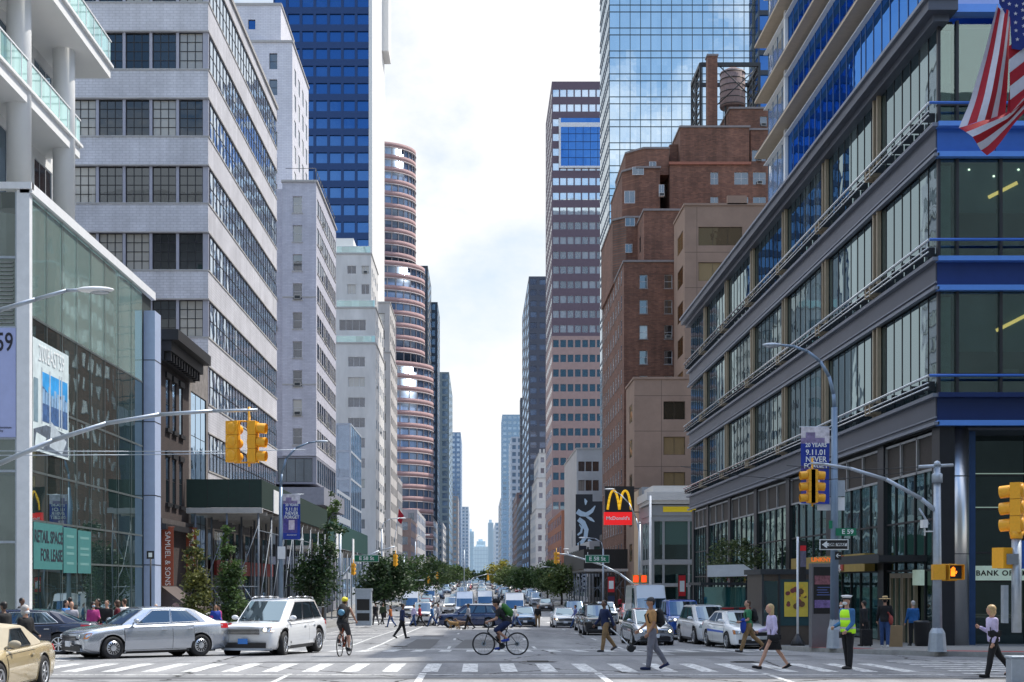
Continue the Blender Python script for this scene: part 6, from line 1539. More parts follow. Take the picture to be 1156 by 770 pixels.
mb.build('crossbar', [M_steel], mast_r)
mb = MB(); mb.box(rel(1040,0)[0], rel(1045,0)[0], -.2, .1, rel(0,596)[2], rel(0,587)[2]); mb.tube((0,0,rel(0,600)[2]), (rel(1043,0)[0], 0, rel(0,600)[2]), .02, n=5); mb.tube((rel(1044,0)[0], 0, rel(0,605)[2]), (rel(1044,0)[0], 0, rel(0,594)[2]), .025, n=5); mb.build('camera_box', [M_white], mast_r)
def ped_signal(parent, c, face, w=.46, lit=True, yb=0):
    mb = MB(); e = Euler((0,0,R(face))).to_matrix(); c = Vector(c)
    mb.obox(c, (w, .18, w), (0,0,R(face)), 0); mb.obox(c+e @ Vector((0,-.095,0)), (w*.84, .015, w*.84), (0,0,R(face)), 1)
    for s_ in (1,-1): mb.obox(c+e @ Vector((s_*w*.48,-.17,0)), (.02, .18, w*.98), (0,0,R(face)), 0)
    mb.obox(c+e @ Vector((0,-.17,w*.48)), (w, .18, .02), (0,0,R(face)), 0)
    o = mb.build('pedestrian_signal', [M_yel, M_black], parent)
    if lit:
        h = MB(); q = -.108
        def hb(x, z, a, b_, rot=0): h.obox(c+e @ Vector((x, q, z)), (a, .008, b_), (0, rot, R(face)) if False else (0, 0, R(face)), 0)
        hb(-.07, -.05, .13, .14)
        for k, (dx, ln) in enumerate(((-.12,.09),(-.085,.13),(-.05,.14),(-.015,.11))): hb(dx, .02+ln/2, .025, ln)
        hb(.02, -.02, .03, .06); hb(.035, .01, .03, .05)
        h.build('lit_hand', [M_orange], o)
    return o
ped_signal(mast_r, rel(1077, 646), 0)
ped_signal(mast_r, rel(1056, 646), 80, lit=False)
mb = MB(); mb.tube(rel(1056,637.5), rel(1080,637.5), .025, n=6); mb.tube(rel(1056,655), rel(1080,655), .025, n=6); mb.build('bracket', [M_yel], mast_r)
# overhead wires
for (pa, pb, sag) in (((1040,527),(905,519),.1), ((1040,531),(780,520),.35)):
    pts = []
    for i in range(9):
        t_ = i/8; pts.append((lerp(PX(pa[0],41), PX(pb[0],41), t_), 41+ t_*2, lerp(PZ(pa[1],41), PZ(pb[1],41), t_)-sag*math.sin(math.pi*t_)))
    mb = MB(); mb.path(pts, .012, 5); one(mb, 'span_wire', M_steeld, ['upper thin wire running left from the right corner pole', 'lower sagging wire running left from the right corner pole'][sag > .2], 'wire', base=pts[0])
mb = MB(); pts = [(-12, 31+i*5.5, 5.55+.1*abs(i-3)) for i in range(2)]
mb.path([(-30, 47, 6.9), (-20, 47, 6.62), (-12, 47, 6.6), (-9, 47.2, 6.62), (-6, 47.4, 6.7)], .014, 5); mb.path([(-30, 47, 6.6), (-20, 47, 6.45), (-12, 47, 6.48), (-8.5, 47.2, 6.55)], .014, 5)
one(mb, 'span_wire', M_steel, 'pair of thin wires crossing in front of the glass pavilion', 'wire', base=(-30, 47, 6.6))
# near right signal pole
y = 29.0; xp = PX(1147.5, y); zb = gz(y)+.15
sp1 = thing('signal_pole', 'nearest pole at the right edge topped by a yellow signal seen from behind', 'traffic signal', (xp, y, zb))
mb = MB(); mb.tube((0,0,.9), (0,0,rel(0,608)[2]), .10, n=14); mb.build('pole', [M_steel], sp1)
mb = MB(); mb.box(-.17, .2, -.16, .16, -.17, rel(0,743)[2]); mb.box(-.2, .22, -.18, .18, rel(0,743)[2], rel(0,743)[2]+.05); mb.build('base', [M_steel], sp1, bevel=.02)
mb = MB(); mb.tube((0,0,rel(0,608)[2]), (0,0,rel(0,600)[2]), .12, .15, 14); signal_head(mb, (-.03, .05, rel(0,573)[2]), 232, 1.06); mb.build('signal_head', [M_yel, M_black], sp1)
ped_signal(sp1, (rel(1140,0)[0], .05, rel(0,630)[2]), 200, w=.44, lit=False); mb = MB(); mb.box(-.25, .0, -.12, -.1, rel(0,640)[2]+.05, rel(0,620)[2]-.1); mb.build('ped_panel', [M_lens], sp1)
mb = MB(); mb.box(.02, .5, .15, .17, rel(0,636)[2], rel(0,610)[2]); mb.box(-.32, .5, .2, .22, rel(0,642)[2], rel(0,632)[2]); mb.build('blue_sign_back', [mat('sign_blue', (.02,.10,.45), .5, var=0)], sp1)
mb = MB(); mb.box(-.3, -.2, -.08, .08, 1.1, 1.9); mb.build('push_button_box', [M_steel], sp1)
# main street lamp on the right corner with banner and signs
y = 45.3; xp = PX(942, y); zb = gz(y)+.15
lp = thing('street_lamp', 'tall bluish grey street lamp carrying a memorial banner, street name and one way sign', 'street lamp', (xp, y, zb))
mb = MB(); mb.tube((0,0,.9), (0,0,rel(0,460)[2]), .145, .10, 14); mb.path([rel(942,460), rel(941,445), rel(936,425), rel(926,408), rel(912,397), rel(896,391), rel(882,389.5)], [.07,.065,.06,.055,.05,.045,.04], 8); mb.build('pole', [mat('blue_grey_pole', (.20,.27,.36), .45, .4, var=.06)], lp)
mb = MB(); mb.ell((rel(872,0)[0], 0, rel(0,389.5)[2]), (.34, .14, .075)); mb.ell((rel(871,0)[0], 0, rel(0,391.5)[2]), (.2, .1, .05), m=1); mb.build('lamp_head', [M_steel, M_lens], lp)
mb = MB(); mb.loft([[(r*math.cos(math.pi/4*i+.39), r*math.sin(math.pi/4*i+.39), z) for i in range(8)] for r, z in ((.27,0),(.26,.08),(.22,.62),(.18,.72),(.15,.95))], sm=False); mb.build('base', [M_steel], lp)
def memorial(parent, x0, x1, z0, z1, yy):
    w = x1-x0; h = z1-z0; g_ = MB(); NX, NZ = 6, 14
    def pt(u, v, d=0): return (x0+w*u, yy-.03*math.sin(v*7+u*2)-d, z0+h*v)
    for i in range(NX):
        for j in range(NZ):
            v = (j+.5)/NZ; u = (i+.5)/NX
            m_ = 0
            if v > .80: m_ = 1 if v > .86+.06*math.sin(u*5) else 2
            elif .22 < v < .42 and .3 < u < .75: m_ = 3
            elif .17 < v < .5 and u < .8: m_ = 4
            g_.poly([pt(i/NX, j/NZ), pt((i+1)/NX, j/NZ), pt((i+1)/NX, (j+1)/NZ), pt(i/NX, (j+1)/NZ)], m_, True)
    g_.tube((x0-.05, yy, z1), (x1+.2, yy, z1), .02, n=6, m=5); g_.tube((x0-.05, yy, z0), (x1+.2, yy, z0), .02, n=6, m=5)
    o = g_.build('banner', [mat('banner_blue', (.012,.04,.32), .6, var=.15, scale=4), mat('banner_cream', (.62,.58,.62), .6, var=.35, scale=5), mat('banner_dusk', (.25,.20,.35), .6, var=.4, scale=6), mat('banner_light', (.65,.55,.62), .6, var=.3, scale=5), mat('banner_purple', (.08,.06,.25), .6, var=.4, scale=6), M_steel], parent)
    for t_, vz, s_ in (('20 YEARS', .76, .20), ('9.11.01', .665, .27), ('NEVER', .575, .27), ('FORGET', .49, .25)):
        text(t_, s_*w, M_signw, o, (x0+w*.52, yy-.05, z0+h*vz), sx=.92, bold=.004)
    text('downtown', .13*w, M_signw, o, (x0+w*.5, yy-.05, z0+h*.1), shear=.3)
    return o
memorial(lp, rel(904,0)[0], rel(936,0)[0], rel(0,569)[2], rel(0,482)[2], -.02)
mb = MB(); mb.box(rel(936,0)[0], rel(955,0)[0], .1, .13, rel(0,560)[2], rel(0,542)[2], 0); mb.box(rel(924,0)[0], rel(955,0)[0], .14, .16, rel(0,576)[2], rel(0,561)[2], 1)
mb.build('sign_back', [M_steel, M_white], lp)
def flatsign(parent, name, px0, px1, py0, py1, d, m_, txt=None, ts=.2, tm=None, border=None, align='CENTER', tx=0, sx=1):
    a, b_ = rel(px0,0)[0], rel(px1,0)[0]; z0, z1 = rel(0,py1)[2], rel(0,py0)[2]
    mb = MB(); mb.box(a, b_, d, d+.02, z0, z1, 0)
    if border: mb.box(a+.03, b_-.03, d-.006, d-.001, z0+.03, z1-.03, 1)
    o = mb.build(name, [m_] + ([border] if border else []), parent)
    if txt: text(txt, ts, tm or M_signw, o, ((a+b_)/2+tx, d-.012, (z0+z1)/2), sx=sx, bold=.004)
    return o
flatsign(lp, 'street_sign', 942, 965, 596.5, 605, -.18, M_green, 'E 59', .21, sx=1.05, tx=.05)
flatsign(lp, 'street_sign', 934, 938, 588, 597, -.2, M_green)
ow = flatsign(lp, 'one_way_sign', 923.5, 956, 609, 621, -.2, M_signw, None, border=M_black)
a = rel(926,0)[0]; zc_ = (rel(0,609)[2]+rel(0,621)[2])/2
mb = MB(); mb.poly([(a, -.21, zc_), (a+.17, -.21, zc_-.12), (a+.17, -.21, zc_-.05), (a+.82, -.21, zc_-.05), (a+.82, -.21, zc_+.05), (a+.17, -.21, zc_+.05), (a+.17, -.21, zc_+.12)]); mb.build('arrow', [M_signw], ow)
text('ONE WAY', .12, M_black, ow, (a+.5, -.222, zc_), bold=.004, sx=1.0)
flatsign(lp, 'parking_sign', 941, 948, 623, 632, -.2, M_black, '\u2190', .2)
# bus stop pole
y = 52.0; xp = PX(900.5, y); zb = gz(y)+.15
bs_ = thing('bus_stop_pole', 'slim white pole with a hanging dark information box between newsstand and kiosk', 'bus stop sign', (xp, y, zb))
mb = MB(); mb.tube((0,0,0), (0,0,rel(0,606)[2]), .045, n=10); mb.build('pole', [M_white], bs_)
mb = MB(); mb.lathe([(.27, 0), (.27, .1), (.18, .25), (.08, .42), (.05, .45)], (0,0,0), 16); mb.build('base', [M_black], bs_)
mb = MB(); mb.box(.06, .30, -.1, .1, rel(0,656)[2], rel(0,611)[2], 0); mb.box(.07, .29, -.11, -.102, rel(0,640)[2], rel(0,616)[2], 1); mb.box(.07, .29, -.112, -.104, rel(0,622)[2], rel(0,616)[2], 2); mb.build('information_box', [M_black, mat('info_panel', (.12,.11,.16), .5, var=.3, scale=12), M_red], bs_)
# information kiosk
y = 47.0; xp = PX(928, y); zb = gz(y)+.15
kk = thing('information_kiosk', 'slim steel street kiosk with a black screen of coloured pictures and orange letters on top', 'kiosk', (xp, y, zb), R(8))
mb = MB(); mb.box(-.42, .42, -.14, .14, 0, PZ(636,y)-zb, 0); mb.box(-.36, .44, -.155, -.142, 1.15, PZ(640,y)-zb, 1); mb.build('body', [mat('kiosk_steel', (.22,.22,.24), .4, .7, var=.05), M_black], kk, bevel=.015)
mb = MB(); mb.box(-.33, .30, -.162, -.157, 2.15, 2.45, 0); mb.box(-.33, .30, -.162, -.157, 1.35, 1.62, 1)
for q in range(4): mb.box(-.25+.03*(q % 2), .22-.05*(q % 3), -.162, -.157, 1.78+q*.085, 1.81+q*.085, 2)
mb.build('screen_picture', [mat('screen_pink', (.25,.10,.12), .4, var=.5, scale=9), mat('screen_violet', (.2,.14,.34), .4, var=.5, scale=9), mat('screen_text', (.10,.14,.34), .4, var=0)], kk)
o = text('LINKNYC', .19, mat('kiosk_orange', (.75,.12,.01), .5, emit=(1,.2,.02), estr=.5, var=0), kk, (.0, -.1, PZ(634,y)-zb+.06), bold=.006, sx=1.05)
# newsstand with advertisement
y = 53.6
ns = thing('newsstand', 'glass and bronze newsstand box with a yellow flower advertisement on its side', 'newsstand', (12.4, y, gz(y)+.15))
mb = MB(); mb.box(-1.35, .9, 0, 3.0, 0, 2.75, 0); mb.box(-1.45, 1.0, -.15, 3.2, 2.75, 2.95, 1); mb.box(-.65, .78, -.03, -.002, .75, 2.55, 2); mb.box(-1.3, -.75, -.02, -.002, .9, 2.5, 3); mb.box(-.72, -.66, -.05, -.002, 0, 2.75, 1); mb.box(.82, .9, -.05, -.002, 0, 2.75, 1); mb.box(-1.37, -1.3, -.05, -.002, 0, 2.75, 1)
mb.build('body', [mat('newsstand_bronze', (.10,.08,.065), .5, .4, var=.1), M_steeld, mat('teal_ad_panel', (.02,.06,.07), .3), G_shop], ns)
mb = MB(); mb.box(-.5, .42, -.06, -.032, 1.1, 2.45, 0)
for q in range(26):
    a, b_ = random.uniform(-.4, .32), random.uniform(1.5, 2.35); r_ = random.uniform(.05, .13); 
    mb.lathe([(r_, 0), (r_, -.004)], (a, -.062-.0008*q, b_), 9, 1 + q % 3, 'Y')
mb.build('advertisement', [mat('ad_yellow', (.62,.47,.06), .5, var=.1), mat('ad_flower', (.75,.50,.05), .5), mat('ad_brown', (.14,.07,.03), .5), mat('ad_maroon', (.20,.05,.05), .5)], ns)
for z in (.4,): pass
# small orange pedestrian symbol box near awning
y = 60; mb = MB(); mb.box(0, .28, 0, .2, 0, .35, 0); o = one(mb, 'hanging_sign', M_white, 'small white square sign on the pole beside the gold fascia', 'sign', base=(PX(950,y), y, PZ(632,y))); 
# fire-hydrant free: left lamp with banner
y = 76.0; xp = PX(317, y); zb = gz(y)+.15
ll = thing('street_lamp', 'grey street lamp with curved arm and blue memorial banner in front of the sidewalk shed', 'street lamp', (xp, y, zb))
mb = MB(); mb.tube((0,0,.6), (0,0,rel(0,550)[2]), .16, .10, 12); mb.path([rel(317,550), rel(318,535), rel(323,518), rel(334,506), rel(348,500), rel(358,498.5)], [.08,.07,.065,.06,.05,.045], 8); mb.build('pole', [_M['blue_grey_pole']], ll)
mb = MB(); mb.ell((rel(363,0)[0], 0, rel(0,498.5)[2]), (.4, .16, .08)); mb.build('lamp_head', [M_steel], ll)
mb = MB(); mb.tube((0,0,0), (0,0,.7), .28, .2, 8); mb.build('base', [M_steel], ll)
memorial(ll, rel(319.5,0)[0], rel(339,0)[0], rel(0,609)[2], rel(0,558)[2], -.02)
mb = MB(); mb.box(-.15, .28, -.2, -.18, rel(0,631)[2], rel(0,617)[2]); mb.build('parking_sign', [M_white], ll)
# small black pole with square sign before the pier
y = 60; mb = MB(); xq = PX(170, y); mb.tube((xq,y,gz(y)+.1), (xq,y,PZ(624,y)), .035, n=8, m=0); mb.box(xq-.16, xq+.16, y-.05, y-.03, PZ(631,y), PZ(622,y), 0); mb.box(xq-.08, xq+.08, y-.055, y-.052, PZ(629,y), PZ(624,y), 1)
one(mb, 'parking_sign', [M_black, M_signw], 'thin black sign pole standing before the pale blue pier', 'sign', base=(xq, y, gz(y)))
# ---- 58th street masts and lamps
y = 113; xp = PX(722, y); zb = gz(y)
mast('signal_mast', 'distant right mast with green street sign, red lights and long arm to the left', xp, y, 8.2, [rel(722,665), rel(700,648), rel(680,638), rel(655,630), rel(640,626), rel(628,625)], [(rel(628,0)[0], rel(0,627)[2]-.2, ((90, 0),))], lamp=[rel(722,603), rel(718,585), rel(710,568), rel(700,558), rel(692,554)], sign=(rel(674,0)[0], rel(0,631)[2], 1.9, .55, 'E 58 St'), sig_s=.95)
mr = [o for o in S.objects if o.get('label', '').startswith('distant right mast')][0]
for px_, fc_ in ((718, 1), (727, 0)):
    mb = MB(); mb.box(rel(px_-4,0)[0], rel(px_+3,0)[0], -.3, -.1, rel(0,658)[2], rel(0,649)[2], 0); mb.box(rel(px_-3,0)[0], rel(px_+2,0)[0], -.31, -.302, rel(0,657)[2], rel(0,650)[2], 1); mb.build('pedestrian_signal', [M_yel, M_redl], mr)
y = 113; xp = PX(384, y); zb = gz(y)
mast('signal_mast', 'distant left mast with a green street sign and two yellow signals before the leafy tree', xp, y, 7.6, [rel(384,655), rel(395,640), rel(410,630), rel(428,622), rel(446,617)], [(rel(446.5,0)[0], rel(0,631)[2]-.1, ((160, 0),)), (rel(399,0)[0], rel(0,641)[2]-.1, ((160, 0),))], sign=(rel(414,0)[0], rel(0,630.5)[2], 1.95, .5, 'E 58 St'), sig_s=.95)
y = 199; xp = PX(456, y); zb = gz(y)
mast('signal_mast', 'further left mast arm with two small yellow signals over the second cross street', xp, y, 6.6, [rel(456,662), rel(466,655), rel(480,648), rel(494,645)], [(rel(484,0)[0], rel(0,655)[2], ((160, 0),)), (rel(493.5,0)[0], rel(0,650)[2], ((160, 0),))], sign=(rel(470,0)[0], rel(0,653)[2], 2.0, .6, 'E 57 St'), sig_s=.9)
y = 195; xp = PX(648, y); zb = gz(y)
mast('signal_mast', 'further right mast arm with paired yellow signals before the green street tree', xp, y, 5.2, [rel(648,660), rel(640,652), rel(630,646), rel(622,644)], [(rel(624,0)[0], rel(0,652)[2], ((160, 0),)), (rel(621,0)[0], rel(0,652)[2], ((250, 0),))], lamp=[rel(648,640), rel(645,632), rel(640,622)], sig_s=.9)
y = 290; xp = PX(524, y); zb = gz(y)
mast('signal_mast', 'dark mast in the middle distance whose arm crosses the avenue centre', xp, y, 9, [rel(524,662), rel(535,652), rel(550,648), rel(566,650)], [(rel(551,0)[0], rel(0,652)[2], ((160, 0),)), (rel(566,0)[0], rel(0,653)[2], ((160, 0),))], sig_s=1.1)
# more lamps down the street
def lamp(label, px, y, top, side=1, group='street lamps down the avenue'):
    x = PX(px, y); zb = gz(y)+.15; r_ = thing('street_lamp', label, 'street lamp', (x, y, zb), 0, group)
    h = PZ(top, y)-zb; mb = MB(); mb.tube((0,0,0), (0,0,h-1.2), .14, .09, 8); mb.path([(0,0,h-1.2), (side*.2,0,h-.5), (side*.9,0,h-.1), (side*2.0,0,h)], .05, 6); mb.build('pole', [M_steel], r_)
    mb = MB(); mb.ell((side*2.3,0,h), (.38,.15,.08)); mb.build('lamp_head', [M_white], r_)
lamp('street lamp right of the mural with its arm to the left', 681, 150, 607, -1, None); lamp('street lamp with long arm in front of the white stepped building', 634, 185, 640, -1, None)
lamp('pale street lamp standing before the oval tower', 469, 250, 604, 1, None); lamp('white street lamp pole rising through the left street tree', 431, 150, 585, 1, None)
lamp('street lamp pole in the traffic median left of the dark crossover', 455, 170, 655, 1, None)
# golden arches sign
y = 150; xa, xb = PX(683,y), PX(716,y); zt_, zm, zb_ = PZ(549,y), PZ(578,y), PZ(594,y)
mb = MB(); mb.box(xa, xb, y, y+.4, zm, zt_, 0); mb.box(xa-.1, xb-.25, y-.06, y+.46, zb_+.15, zm-.02, 1); mb.tube((xb-.3, y+.2, zt_-.2), (17.6, y+.2, zt_-.2), .06, n=6, m=2); mb.tube((xb-.3, y+.2, zm), (17.6, y+.2, zm), .06, n=6, m=2)
ms = one(mb, 'restaurant_sign', [mat('sign_black', (.012,.012,.014), .4), mat('sign_red_lit', (.75,.01,.015), .4, var=0, emit=(1,.02,.02), estr=.5), M_steeld], 'hanging black restaurant sign with tall yellow arches above a red name panel', 'sign', base=(xa, y, zb_))
mb = MB(); w_ = (xb-xa)*.40
for k in (0, 1):
    pts = []; cx = (xb-xa)*(.29+.40*k)
    for i in range(17):
        t_ = i/16; pts.append((cx-w_/2+w_*t_, -.06, (zm-zb_)+.25+(zt_-zm-.75)*(1-abs(2*t_-1)**2.6)))
    mb.path(pts, .13, 8)
mb.build('arches', [mat('arch_yellow', (.95,.55,.01), .5, var=0, emit=(1,.55,.02), estr=.4)], ms)
text("McDonald's", .52, M_signw, ms, ((xb-xa)*.44, -.09, (zm-zb_)*.55), bold=.014, sx=1.05)
# --- sidewalk sheds
M_pipe = mat('scaffold_pipe', (.20,.23,.27), .6, .3, var=.15, scale=5)
def shed(label, x0, x1, y0, y1, zt, zb, colr, posts, pr=.06, braces=True, face_sign=False):
    r_ = thing('sidewalk_shed', label, 'scaffold', ((x0+x1)/2, y0, gz(y0)+.15)); 
    mb = MB(); mb.box(x0, x1, y0, y0+.08, zb, zt, 0); mb.box(x1-.08 if x0 < 0 else x0, x1 if x0 < 0 else x0+.08, y0+.08, y1, zb, zt, 0)
    q = x0+1.2
    while q < x1: mb.box(q-.015, q+.015, y0-.012, y0-.002, zb, zt, 1); q += 1.2
    mb.build('parapet', [colr, M_black], r_, world=True)
    mb = MB(); mb.box(x0, x1-.1, y0+.1, y1, zb-.12, zb-.02, 0); mb.box(x0, x1+.05, y0-.1, y0+.12, zb-.32, zb-.02, 1)
    q = y0+.15
    while q < y1: mb.box(x0, x1-.1, q, q+.12, zb-.34, zb-.125, 1); q += 2.4
    mb.build('deck', [mat('shed_boards', (.08,.06,.045), .85, var=.3, scale=6), mat('shed_beam', (.45,.44,.42), .6, var=.1)], r_, world=True)
    for px_ in posts:
        q = y0+.05
        while q < y1:
            m_ = MB(); m_.tube((px_, q, gz(q)+.15), (px_, q, zb-.33), pr, n=8); m_.tube((px_, q, gz(q)+.15), (px_, q, gz(q)+.18), pr*2.2, n=8); m_.build('post', [M_pipe], r_, world=True); q += 4.8
    if braces:
        mb = MB()
        q = y0+.05; z1 = zb-1.0; z0 = gz(y0)+1.3
        while q+4.8 < y1:
            px_ = posts[-1] if x0 < 0 else posts[0]
            mb.tube((px_, q, z0), (px_, q+4.8, z1), .03, n=5); mb.tube((px_, q, z1-.3), (px_, q+4.8, z1-.3), .03, n=5); mb.tube((px_, q, z0-.3), (px_, q+4.8, z0-.3), .03, n=5); q += 4.8
        for a_, b_ in zip(posts, posts[1:]):
            mb.tube((a_, y0, z0), (b_, y0, z1), .03, n=5); mb.tube((a_, y0, z0+1.4), (b_, y0, z0+1.4), .03, n=5); mb.tube((b_, y0, z0+.1), ((a_+b_)/2, y0, z0+1.5), .03, n=5)
        mb.build('brace', [M_pipe], r_, world=True)
    return r_
M_shed = mat('shed_green', (.008,.030,.022), .55, var=.15); M_shedb = mat('shed_teal', (.012,.06,.055), .55, var=.15)
s1 = shed('tall dark green sidewalk shed on steel posts in front of the white brick block', -16.7, -12.4, 78.3, 112, PZ(541,78.3), PZ(573,78.3), M_shed, [-16.2, -14.4, -12.6])
mb = MB(); mb.box(-12.38, -12.34, 82.5, 84.6, 6.3, 7.7); mb.build('notice_board', [M_white], s1, world=True)
s2 = shed('teal green sidewalk shed further along in front of the grey apartment base', -16.7, -13.0, 118, 160, PZ(590,125), PZ(618,125), M_shedb, [-16.2, -13.2], braces=False)
for yy in (124, 140):
    mb = MB(); mb.box(-12.98, -12.9, yy, yy+1.8, 4.4, 6.6); mb.build('notice_board', [M_white], s2, world=True)
s3 = shed('dark sidewalk shed under the brick apartment building on the right', 12.2, 17.3, 160, 198, PZ(620,160), PZ(642,160), mat('shed_black', (.012,.014,.014), .6, var=.15), [12.4, 15, 17], braces=True)
# string of warm shop lights and red storefront band behind left shed
mb = MB(); mb.box(XL-.2, XL-.02, 88, 112, 2.6, 3.6, 0); one(mb, 'shop_fascia', [mat('red_storefront', (.22,.02,.015), .6, var=.1)], 'red storefront band in the shade under the dark green shed', 'fascia', base=(XL, 88, 2.6))
text('PASTA RISTORANTE', .7, M_signw, [o for o in S.objects if o.get('label','').startswith('red storefront band')][0], (.02, 8, .5), rot=(R(90), 0, R(90)), sx=1)
# bus-lane / bike dock, phone kiosk left
y = 98; mb = MB(); xq = PX(410,y); zq_ = gz(y)+.15
mb.box(-.55, .55, 0, 1.2, 0, 2.5, 0); mb.box(-.45, .45, -.02, -.002, 1.1, 1.9, 1); mb.box(-.45, .45, -.02, -.002, .35, .9, 1); mb.box(-.6, .6, -.05, 1.25, 2.5, 2.65, 0)
one(mb, 'phone_kiosk', [M_steel, M_black], 'grey phone kiosk on the far left corner next to the yellow cyclist', 'kiosk'); S.objects[-1]; o = [q for q in S.objects if q.name.startswith('phone_kiosk')][0]; o.location = (xq, y, zq_)
for (px, y, c, lb) in ((428, 128, M_yel, 'yellow taxi style street cart under the left tree'),):
    pass
# red and white ad pylons right
for (px, py0, py1, y, lb) in ((770, 653, 690, 108, 'red and white bus stop advertising pylon before the corner retail building'), (690, 655, 690, 150, 'small red and white advertising pylon under the sidewalk shed')):
    w_ = 10/1550*y/2*.9; h_ = (py1-py0+18)/1550*y; z_ = gz(y)+.15; top_ = PZ(py0-5, y)-z_
    mb = MB(); mb.box(-w_, w_, 0, .2, .25, top_, 0); mb.box(-w_*.85, w_*.85, -.02, -.002, top_*.55, top_*.97, 1); mb.box(-w_*.85, w_*.85, -.022, -.004, top_*.12, top_*.45, 2); mb.box(-w_*.6, w_*.6, -.03, -.021, top_*.64, top_*.86, 3); mb.box(-w_*1.1, w_*1.1, -.05, .25, 0, .25, 0)
    o = one(mb, 'advertising_pylon', [M_black, M_red, mat('pylon_navy', (.02,.03,.08), .5), M_signw], lb, 'pylon'); o.location = (PX(px, y), y, z_)
# green glass bus shelter + white arrow sign on right sidewalk
y = 76; bsx = PX(818, y)
sh_ = thing('bus_shelter', 'green glass bus shelter with a pointed white sign panel on the right sidewalk', 'bus shelter', (bsx, y, gz(y)+.15))
mb = MB()
for x in (-1.2, 1.2):
    for q in (0, 4): mb.box(x-.05, x+.05, q-.05, q+.05, 0, 2.6)
mb.box(-1.35, 1.35, -.2, 4.2, 2.6, 2.75); mb.build('frame', [M_steeld], sh_)
mb = MB(); mb.box(-1.15, 1.15, -.01, .01, .2, 2.5); mb.box(1.19, 1.21, .05, 3.95, .2, 2.5); mb.build('glass_panel', [glass('shelter_glass', (.02,.10,.10), (.7,1,.95), .25, .02, .01, (1.1, 5), .4, None, 0, .4)], sh_)
mb = MB(); mb.raw([(-1.0,-.3,3.05),(1.15,-.3,3.1),(1.45,-.3,3.45),(1.0,-.3,3.75),(-1.0,-.3,3.7)]+[(-1.0,-.25,3.05),(1.15,-.25,3.1),(1.45,-.25,3.45),(1.0,-.25,3.75),(-1.0,-.25,3.7)], [(0,1,2,3,4),(9,8,7,6,5),(0,5,6,1),(1,6,7,2),(2,7,8,3),(3,8,9,4),(4,9,5,0)]); mb.build('sign_panel', [M_white], sh_)
# litter bins, hydrant
for (px, y, lb, c) in ((1041, 50.5, 'black litter bin beside the steel corner column', M_black), (1009, 48.5, 'brown cardboard box standing on the pavement by the straw hat walker', mat('cardboard', (.28,.19,.10), .8))):
    mb = MB(); 
    if 'bin' in lb: mb.lathe([(.22,0),(.28,.1),(.30,.85),(.32,.9),(.2,.95)], (0,0,0), 16); nm = 'litter_bin'; ct = 'bin'
    else: mb.box(-.2,.25,-.2,.2,0,.75); mb.box(-.21,.26,-.03,.03,.749,.756,0); nm = 'cardboard_box'; ct = 'box'
    o = one(mb, nm, c, lb, ct); o.location = (PX(px,y), y, gz(y)+.15)
# ================================================================== FLAG
fl = thing('national_flag', 'large striped flag with white stars on blue hanging in folds at the top right corner', 'flag', (15.2, 30.2, 15.0))
YF = 30.0
def fp(px, py, d=0): return Vector((PX(px, YF)-15.2, YF-30.2+d, PZ(py, YF)-15.0))
# cloth laid out in (u along fly, v across stripes); left fold hangs down, right fold sweeps to the right
left_top = [(1132,-30),(1129,15)]
M_fr = mat('flag_red', (.38,.008,.022), .75, var=.12, scale=8); M_fw = mat('flag_white', (.60,.60,.68), .75, var=.08, scale=8); M_fb = mat('flag_blue', (.012,.03,.20), .75, var=.12, scale=8)
def strp(name_, A, B_, mats, n=8, wave=.12, ph=0):
    """stripes between two edge polylines A (first stripe edge) and B_"""
    g_ = MB(); segs = 14
    def along(Pl, t):
        k = t*(len(Pl)-1); i = min(int(k), len(Pl)-2); f = k-i
        return (lerp(Pl[i][0], Pl[i+1][0], f), lerp(Pl[i][1], Pl[i+1][1], f))
    for s_ in range(n):
        for j in range(segs):
            q = []
            for (ss, tt) in ((s_, j), (s_+1, j), (s_+1, j+1), (s_, j+1)):
                a = along(A, tt/segs); b_ = along(B_, tt/segs); u = ss/n
                x_, y_ = lerp(a[0], b_[0], u), lerp(a[1], b_[1], u)
                q.append(fp(x_, y_, wave*math.sin(u*7+ph+tt*.12)))
            g_.poly(q, s_ % 2, True)
    return g_.build(name_, mats, fl)
strp('striped_cloth', [(1126,4),(1112,60),(1096,115),(1084,143)], [(1142,18),(1141,60),(1139,100),(1136,131)], [M_fw, M_fr], 6, .10)
strp('striped_cloth', [(1084,143),(1092,141),(1108,136),(1137,128),(1150,112),(1200,62)], [(1115,175),(1122,170),(1130,160),(1144,140),(1165,118),(1200,92)], [M_fr, M_fw], 5, .08, 2)
strp('striped_cloth', [(1140,52),(1141,70),(1141,95),(1137,128)], [(1200,0),(1200,25),(1200,42),(1200,62)], [M_fr, M_fw], 1, .04, 1)
g_ = MB()
for k in range(5):   # right-hand stripes fanning out behind the fold
    a0_, a1_ = 52+k*15.5, 52+(k+1)*15.5
    g_.poly([fp(1139, a0_, -.02*k), fp(1139, a1_, -.02*k), fp(1200, a1_-48, .08), fp(1200, a0_-48, .08)], k % 2, True)
g_.build('striped_cloth', [M_fr, M_fw], fl)
g_ = MB(); pts = [(1124,-40),(1127,5),(1134,17),(1139,20),(1141,56),(1152,58),(1200,8),(1200,-40)]
g_.poly([fp(a, b_, -.06) for a, b_ in pts][::-1]); g_.poly([fp(a, b_, -.05) for a, b_ in pts])
g_.build('blue_canton', [M_fb], fl)
g_ = MB()
